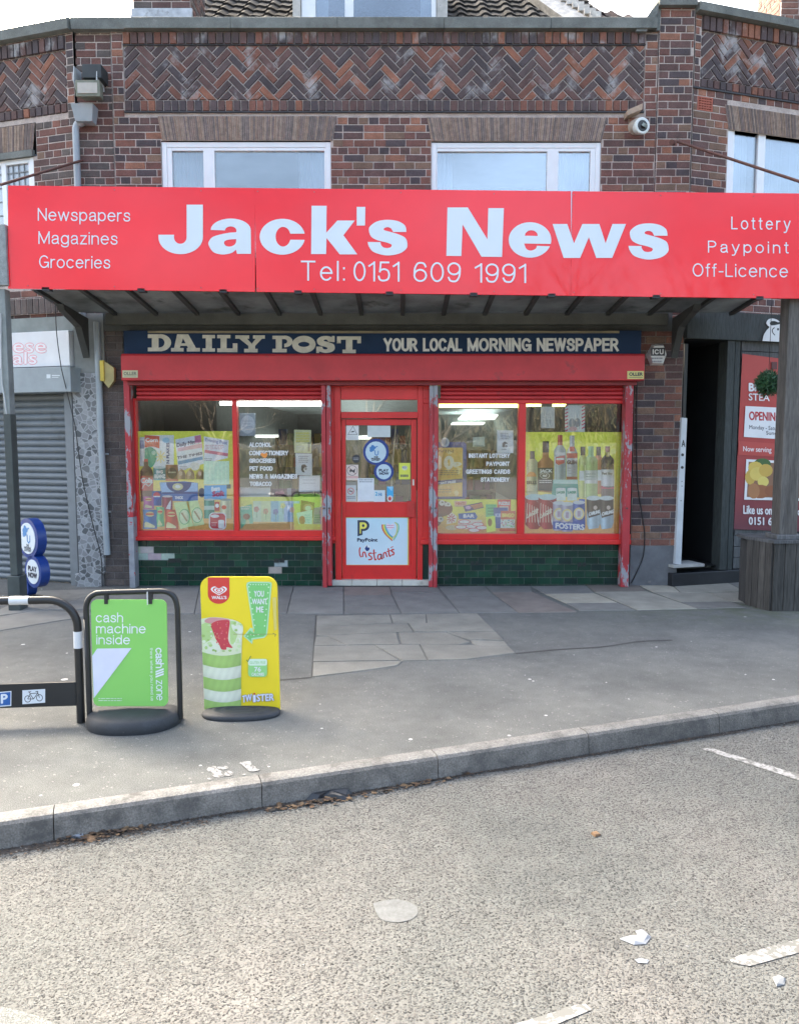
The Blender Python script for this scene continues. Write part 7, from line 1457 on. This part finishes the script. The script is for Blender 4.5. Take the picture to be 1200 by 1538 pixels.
mb = MB(); mb.tube([FM.on(u, v, -.12) for u, v in spline([(594.5, 638), (592, 670), (589.5, 700), (588, 732)], 3)], .007, 6); tag(mb.build('pull_pole', M('cream_pole', (.5, .47, .38), rough=.5)), 'thin cream pole standing behind the door glass', 'pole')
# panel poster on the lower half of the door
TP = (470, 560, 950 / 210)
def pay(p):
    p.rect(216, 978, 650, 1312, (.62, .56, .18)); p.rect(224, 986, 642, 1304, (.52, .68, .76)); p.grad(224, 986, 642, 1304, [(0, (.50, .70, .80)), (.5, (.58, .72, .80)), (1, (.62, .74, .80))])
    def P_(c, g): p.poly([(306 - g, 1004 - g), (345, 1004 - g)] + arc(345, 1038, 36 + g, 34 + g, -90, 90, 10) + [(334 + g, 1072 + g), (334 + g, 1098 + g), (306 - g, 1108 + g)], c)
    P_((.03, .05, .09), 3); p.poly([(318, 1016), (343, 1016)] + arc(343, 1038, 24, 22, -90, 90, 8) + [(326, 1060), (326, 1090), (318, 1094)], (.80, .74, .14)); p.ell(342, 1038, 9, 10, (.03, .05, .09), 10)
    p.text('PayPoint', 302, 438, 1124, 1146, (.03, .05, .10), 2)
    for k, c in enumerate(((.60, .05, .06), (.76, .42, .08), (.74, .70, .15), (.16, .50, .22), (.12, .34, .62))):
        g = k * 7; p.stroke(spline([(470 + g, 1030), (472 + g, 1060), (492 + g, 1096), (520 + g * .7, 1124 - g * .4), (540, 1142 - g)]), 6.5, c)
    for k, c in enumerate(((.16, .45, .3), (.4, .6, .4), (.70, .55, .10))): p.stroke(spline([(548 - k * 4, 1138 - k * 8), (570 - k * 4, 1100), (584 - k * 6, 1060), (580 - k * 6, 1030), (560 - k * 3, 1016)]), 5, c)
    p.poly(heart(525, 1046, 56), (.78, .70, .76)); p.scribble(500, 1030, 552, 1058, 2, (.6, .2, .35), .9, .35)
    p.ell(369, 1192, 22, 24, (.74, .78, .80)); p.poly(spline([(352, 1196), (366, 1172), (371, 1186), (384, 1188), (382, 1204), (366, 1212), (352, 1196)], 3), (.02, .05, .20))
    RDI = (.60, .05, .04)
    p.stroke(spline([(322, 1186), (316, 1206), (320, 1240), (330, 1252)]), 9, RDI)
    p.stroke(spline([(338, 1252), (340, 1222), (352, 1220), (358, 1236), (364, 1254)]), 9, RDI); p.stroke(spline([(400, 1226), (384, 1226), (380, 1238), (396, 1250), (398, 1266), (376, 1270)]), 9, RDI)
    p.stroke(spline([(414, 1200), (416, 1240), (422, 1270), (432, 1264)]), 9, RDI); p.stroke([(402, 1228), (432, 1222)], 6, RDI); p.stroke(spline([(464, 1234), (446, 1236), (440, 1258), (452, 1268), (464, 1250), (464, 1234), (468, 1262), (474, 1260)]), 9, RDI)
    p.stroke(spline([(480, 1260), (480, 1228), (494, 1222), (500, 1240), (506, 1252)]), 9, RDI); p.stroke(spline([(512, 1192), (516, 1226), (522, 1246), (530, 1240)]), 9, RDI); p.stroke([(500, 1216), (532, 1206)], 6, RDI); p.stroke(spline([(552, 1200), (538, 1202), (536, 1214), (548, 1220), (548, 1234), (532, 1238)]), 9, RDI); p.stroke([(528, 1188), (545, 1180)], 5, RDI)
poster('door_poster', 'pale blue poster for bill payments and instant games on the lower door panel', 'poster', pay, TP, PRINT_GLOSS, d=-.0305)
# ================================================================== INSIDE: strip lights and shelves
TUBE = emit_mat('window_tube', (.92, 1.0, .96), 2.0); TUBEY = emit_mat('yellow_window_tube', (.98, 1.0, .26), 1.1)
LIT = emit_mat('fluorescent_tube', (.90, 1.0, .97), .4); LITY = emit_mat('yellow_tube', (.95, 1.0, .22), .22)
def strip(u0, v0, u1, v1, Y, m, lab, cat='strip light'):
    a, b = P(u0, v1, Y), P(u1, v0, Y); o = MB(); o.box((a.x, Y, a.z), (b.x, Y + .1, b.z)); return o.build('strip_light', m, label=lab, cat=cat)
strip(357, 603, 500, 609, .22, TUBE, 'long white tube light at the head of the left middle window')
strip(330, 603, 350, 608, .3, TUBE, 'short end of a white tube light at the top corner of the left window')
strip(660, 606, 786, 611.5, .22, TUBEY, 'long yellow tube light at the head of the right middle window')
strip(790, 605, 813, 610, .22, TUBEY, 'short yellow tube light at the top left of the far right window')
strip(832, 605, 850, 610, .22, TUBEY, 'short yellow tube light beside the striped poster')
def panel(q, z, lab):
    pts = [G(u, v, z) for u, v in q]; o = MB(); o.prism(pts, (0, 0, .03)); tag(o.build('ceiling_light', LIT), lab, 'ceiling light', 'ceiling lights inside the shop')
CL = 'rectangular white ceiling light glowing inside the shop behind the window glass'
panel([(278, 616), (330, 616), (340, 622.5), (294, 622.5)], 2.40, 'ceiling light glowing alone behind the left window pane')
panel([(384, 629), (401, 629), (406, 635), (384, 635)], 2.25, 'short ceiling light beside the round clock notice'); panel([(392, 644.5), (414, 644.5), (417, 648.5), (390, 648.5)], 1.98, 'upper of two thin ceiling lights above the word for alcohol'); panel([(383, 655.5), (422, 655.5), (426, 660), (386, 660)], 1.72, 'lower and longer of two thin ceiling lights above the word for alcohol')
panel([(694, 624), (748, 624), (742, 631), (687, 631)], 2.30, 'upper ceiling light behind the right middle pane'); panel([(680, 635.5), (728, 635.5), (722, 641), (674, 641)], 2.14, 'lower ceiling light behind the right middle pane')
panel([(520, 658), (558, 657), (556, 660.5), (520, 661.5)], 1.69, 'upper ceiling light behind the door glass') ; panel([(520, 667), (548, 666.5), (546, 669.5), (520, 670.5)], 1.50, 'lower ceiling light behind the door glass') if False else None
rr = random.Random(14)
def shelf(x0, x1, y, z1, lab):
    t = thing('display_shelf', lab, 'shelf', ((x0 + x1) / 2, y, .08)); m = MB()
    m.box((x0, y, .08), (x0 + .03, y + .4, z1)); m.box((x1 - .03, y, .08), (x1, y + .4, z1)); m.box((x0 + .03, y + .37, .08), (x1 - .03, y + .4, z1)); k = 0; z = .2
    lv = []
    while z < z1: m.box((x0 + .03, y + .001, z), (x1 - .03, y + .37, z + .025)); lv.append(z + .025); z += .34
    m.build('rack', M('shelf_metal', (.10, .10, .10), rough=.5), t); m = MB()
    for z in lv:
        x = x0 + .05
        while x < x1 - .12:
            w_, h_ = rr.uniform(.06, .14), rr.uniform(.12, .27); c = rr.choice([(.25, .04, .03), (.03, .06, .20), (.26, .2, .05), (.05, .16, .06), (.22, .22, .21), (.2, .1, .03), (.14, .04, .14)])
            m.box((x, y + .03, z), (x + w_, y + .2, z + h_), c); x += w_ + rr.uniform(.004, .03)
    o = m.build('stock', M('packets', attr=True, rough=.5, var=.1), t); o['kind'] = 'stuff'
shelf(-1.9, -.95, 3.2, 1.7, 'shop shelf stacked with packets behind the left middle window')
shelf(.35, 1.45, 3.0, 1.5, 'shop shelf stacked with packets behind the right middle window')
shelf(-.55, .2, 4.5, 1.6, 'shop shelf stacked with packets behind the door')

# ================================================================== LITTER
def blob(name, mat, pts, g, h, lab, cat, c=None):
    m = MB(); ps = [G(u, v, g) for u, v in pts]; ce = sum(ps, Vector()) / len(ps); r = random.Random(len(pts) + int(pts[0][0]))
    top = [p.lerp(ce, .25) + Z * h * r.uniform(.4, 1) for p in ps]; n = len(ps); m.add([p + Z * .003 for p in ps] + top + [ce + Z * h], [(i, (i + 1) % n, n + (i + 1) % n, n + i) for i in range(n)] + [(n + i, n + (i + 1) % n, 2 * n) for i in range(n)], c)
    return tag(m.build(name, mat), lab, cat)
blob('paper_scrap', M('white_litter', (.21, .225, .25), rough=.8), [(101, 1260), (106, 1251), (118, 1249), (129, 1253), (127, 1259), (113, 1262)], ROAD_Z, .018, 'crumpled white paper in the gutter at the left', 'litter')
blob('plastic_bag', M('black_bin_bag', (.018, .02, .024), rough=.35), spline([(459, 1203), (470, 1198), (484, 1194), (500, 1189), (520, 1188), (530, 1193), (522, 1203), (505, 1202), (490, 1201), (475, 1205)], 2), ROAD_Z, .035, 'flattened black plastic rubbish against the kerb', 'litter')
LEAF = M('dead_leaf', (.16, .095, .05), rough=.8, var=.3, scale=40)
for q, lab in (([(461, 1196), (467, 1187), (476, 1190), (484, 1188), (485, 1194), (474, 1200)], 'curled brown dead leaf beside the black plastic rubbish'), ([(414, 1208), (419, 1203), (425, 1205), (423, 1213), (417, 1214)], 'small brown dead leaf against the kerb left of the black rubbish'), ([(126, 1262), (134, 1258), (146, 1257), (143, 1264), (133, 1266)], 'brown dead leaf beside the crumpled white paper'), ([(887, 1254), (896, 1250), (903, 1256), (894, 1259)], 'brown twisted leaf lying out on the pale road'), ([(206, 1243), (210, 1239), (216, 1241), (214, 1246)], 'tan pebble like leaf by the kerb')): blob('dead_leaf', LEAF, q, ROAD_Z, .014, lab, 'leaf')
blob('paper_scrap', MATS['white_litter'], [(930, 1412), (945, 1408), (962, 1410), (953, 1400), (966, 1398), (978, 1409), (970, 1420), (952, 1421)], ROAD_Z, .012, 'torn white paper lying flat on the road at the right', 'litter')
blob('paper_scrap', MATS['white_litter'], [(953, 1443), (962, 1441), (975, 1444), (972, 1449), (958, 1448)], ROAD_Z, .006, 'small white scrap just below the torn paper on the road', 'litter')
blob('paper_scrap', M('grey_white_litter', (.19, .20, .21), rough=.8), [(1160, 1470), (1170, 1466), (1180, 1472), (1178, 1481), (1166, 1484)], ROAD_Z, .01, 'grey white crumb of paper below the right road dash', 'litter')
# leaf crumbs heaped in two places
mq = MB(); r = random.Random(78)
for (u0, v0), (u1, v1), nn in (((88, 1262), (225, 1238), 260), ((400, 1216), (545, 1192), 200), ((560, 1190), (700, 1163), 90)):
    for i in range(nn):
        f = min(1, max(0, r.gauss(.5, .28))); g_ = G(u0 + (u1 - u0) * f, v0 + (v1 - v0) * f, ROAD_Z); o = abs(r.gauss(0, .028)); p_ = g_ + kn * (o + .004) + Vector((0, 0, r.uniform(.002, .01))); s_ = r.choice([.005, .007, .009, .016]) * r.uniform(.7, 1.3); a_ = r.uniform(0, 6.28)
        mq.face([p_ + Vector((math.cos(a_ + k * 1.57), math.sin(a_ + k * 1.57) * .6, r.uniform(-.1, .5))) * s_ for k in range(4)], r.choice([(.10, .06, .035), (.14, .09, .05), (.06, .04, .03), (.18, .12, .07), (.04, .035, .03)]))
mq.build('leaf_litter', M('leaf_crumbs', attr=True, rough=.95, var=.2, scale=60), kind='stuff', label='brown leaf crumbs heaped against the foot of the kerb', fix=False)
# soil and leaf crumbs along the foot of the kerb
m = MB(); r = random.Random(77); f0 = k0 + kn * (KW + .008)
for i in range(5200):
    t = r.uniform(-1.5, 5.5); dens = .45 + .55 * math.sin(t * 2.1 + .5) ** 2 * (1.4 if t < 1.2 else .6)
    if r.random() > dens: continue
    o = abs(r.gauss(0, .018 + (.022 if -.4 < t < .9 else 0))); p = f0 + kd * t + kn * o; p.z = ROAD_Z + r.uniform(.001, .006)
    s_ = r.uniform(.003, .009); a_ = r.uniform(0, 6.28); q = [p + Vector((math.cos(a_ + k * 2.1), math.sin(a_ + k * 2.1), r.uniform(0, .35))) * s_ for k in range(3)]
    c = r.choice([(.035, .03, .026), (.05, .04, .03), (.09, .06, .04), (.03, .03, .03)]); m.face(q, c)
m.build('gutter_grit', M('gutter_grit', attr=True, rough=.95), kind='stuff', label='dark soil and leaf crumbs along the foot of the kerb', fix=False)
m = MB()
for i in range(60):
    t0_, t1_ = -3 + i * .16, -3 + (i + 1) * .16; wd = lambda t: .018 + .014 * math.sin(t * 5.3) + .010 * math.sin(t * 13) + (.02 if -.3 < t < .6 else 0)
    a, b = f0 + kd * t0_, f0 + kd * t1_; e = lambda p, o: Vector((p.x + kn.x * o, p.y + kn.y * o, ROAD_Z + .0015)); m.face([e(a, -.02), e(b, -.02), e(b, max(.004, wd(t1_))), e(a, max(.004, wd(t0_)))])
m.build('gutter_soil', M('dark_gutter_soil', (.06, .05, .042), rough=.95, var=.4, scale=60, chips=(.34, .31, .27), cscale=50, cth=.60), kind='stuff', label='thin dark band of soil in the gutter', fix=False)

# ================================================================== ACROSS THE ROAD (seen mirrored in the panes and the red sign)
BARK = M('grey_brown_bark', (.085, .075, .062), rough=.9, var=.3, scale=8)
def bare_tree(x, y, h, seed, lab):
    r = random.Random(seed); t = thing('bare_tree', lab, 'tree', (x, y, -.16)); tr, br = MB(), MB()
    def grow(mb, p, d, l, rad, lv):
        pts, rs_ = [p], [rad]; n = 4 if lv < 3 else 2
        for i in range(n):
            d = (d + Vector((r.gauss(0, .13), r.gauss(0, .13), r.gauss(.03, .08)))).normalized(); p = p + d * l / n; pts.append(p); rs_.append(rad * (1 - .45 * (i + 1) / n))
        mb.tube(pts, rs_, 7 if lv < 2 else (4 if lv < 4 else 3), cap=False)
        if lv >= 5: return
        for k in range(3 if lv < 4 else 4):
            i = r.randint(max(1, n - 2), n); a = d.cross(Vector((r.gauss(0, 1), r.gauss(0, 1), r.gauss(0, 1)))).normalized(); nd = (d * r.uniform(.55, 1) + a * r.uniform(.5, .95) + Vector((0, 0, .12))).normalized()
            grow(br, pts[i], nd, l * r.uniform(.62, .8), max(rs_[i] * .66, .006), lv + 1)
    grow(tr, Vector((x, y, -.16)), Vector((r.gauss(0, .06), r.gauss(0, .06), 1)), h * .30, h * .022, 0)
    tr.build('trunk', BARK, t, fix=False); br.build('branches', BARK, t, fix=False)
for i, (x, y, h, lab) in enumerate(((4.6, -19.5, 12.5, 'big bare tree across the road mirrored in the right window'), (8.6, -19.0, 14, 'tall bare tree across the road mirrored in the right end of the red sign'), (-1.5, -27, 9.5, 'bare tree across the road mirrored in the door glass'), (12.6, -19.5, 14, 'bare tree across the road furthest to the right'), (1.4, -23.5, 8.5, 'smaller bare tree across the road near the middle'), (-9, -29, 8, 'bare tree across the road behind the left shops'))): bare_tree(x, y, h, 100 + i, lab)
m = MB(); r = random.Random(31)
for i in range(9000):
    x = r.uniform(-26, 24); top = 1.15 + .25 * math.sin(x * .7) + .25 * math.sin(x * 1.9) + (.5 if x > -3 else 0) + (1.4 if x > 3 else 0); z = r.uniform(-.16, top) ; y = -31 + r.uniform(-1.3, 1.3); a = Vector((r.gauss(0, .5), r.gauss(0, .4), 1)).normalized(); l = r.uniform(.3, .9); wv = Vector((r.uniform(.01, .05), 0, 0)); c = r.choice([(.07, .06, .045), (.09, .075, .05), (.05, .055, .035), (.11, .10, .06)])
    p = Vector((x, y, z)); m.face([p - wv, p + wv, p + a * l], c)
m.build('hedge', M('winter_hedge', attr=True, rough=.9), kind='stuff', label='tangled winter hedge across the road', fix=False)
m = MB()
n = 50
for i in range(n):
    x0_, x1_ = -40 + 80 * i / n, -40 + 80 * (i + 1) / n; f = lambda x: 1.0 + .5 * math.sin(x * .5) + .3 * math.sin(x * 1.7)
    m.face([(x0_, -30.5, -.16), (x1_, -30.5, -.16), (x1_, -32.5, f(x1_)), (x0_, -32.5, f(x0_))], sm=True)
m.build('grass_bank', M('rough_grass', (.06, .065, .03), rough=.95, var=.4, scale=6), kind='structure', label='rough grass bank across the road', fix=False)
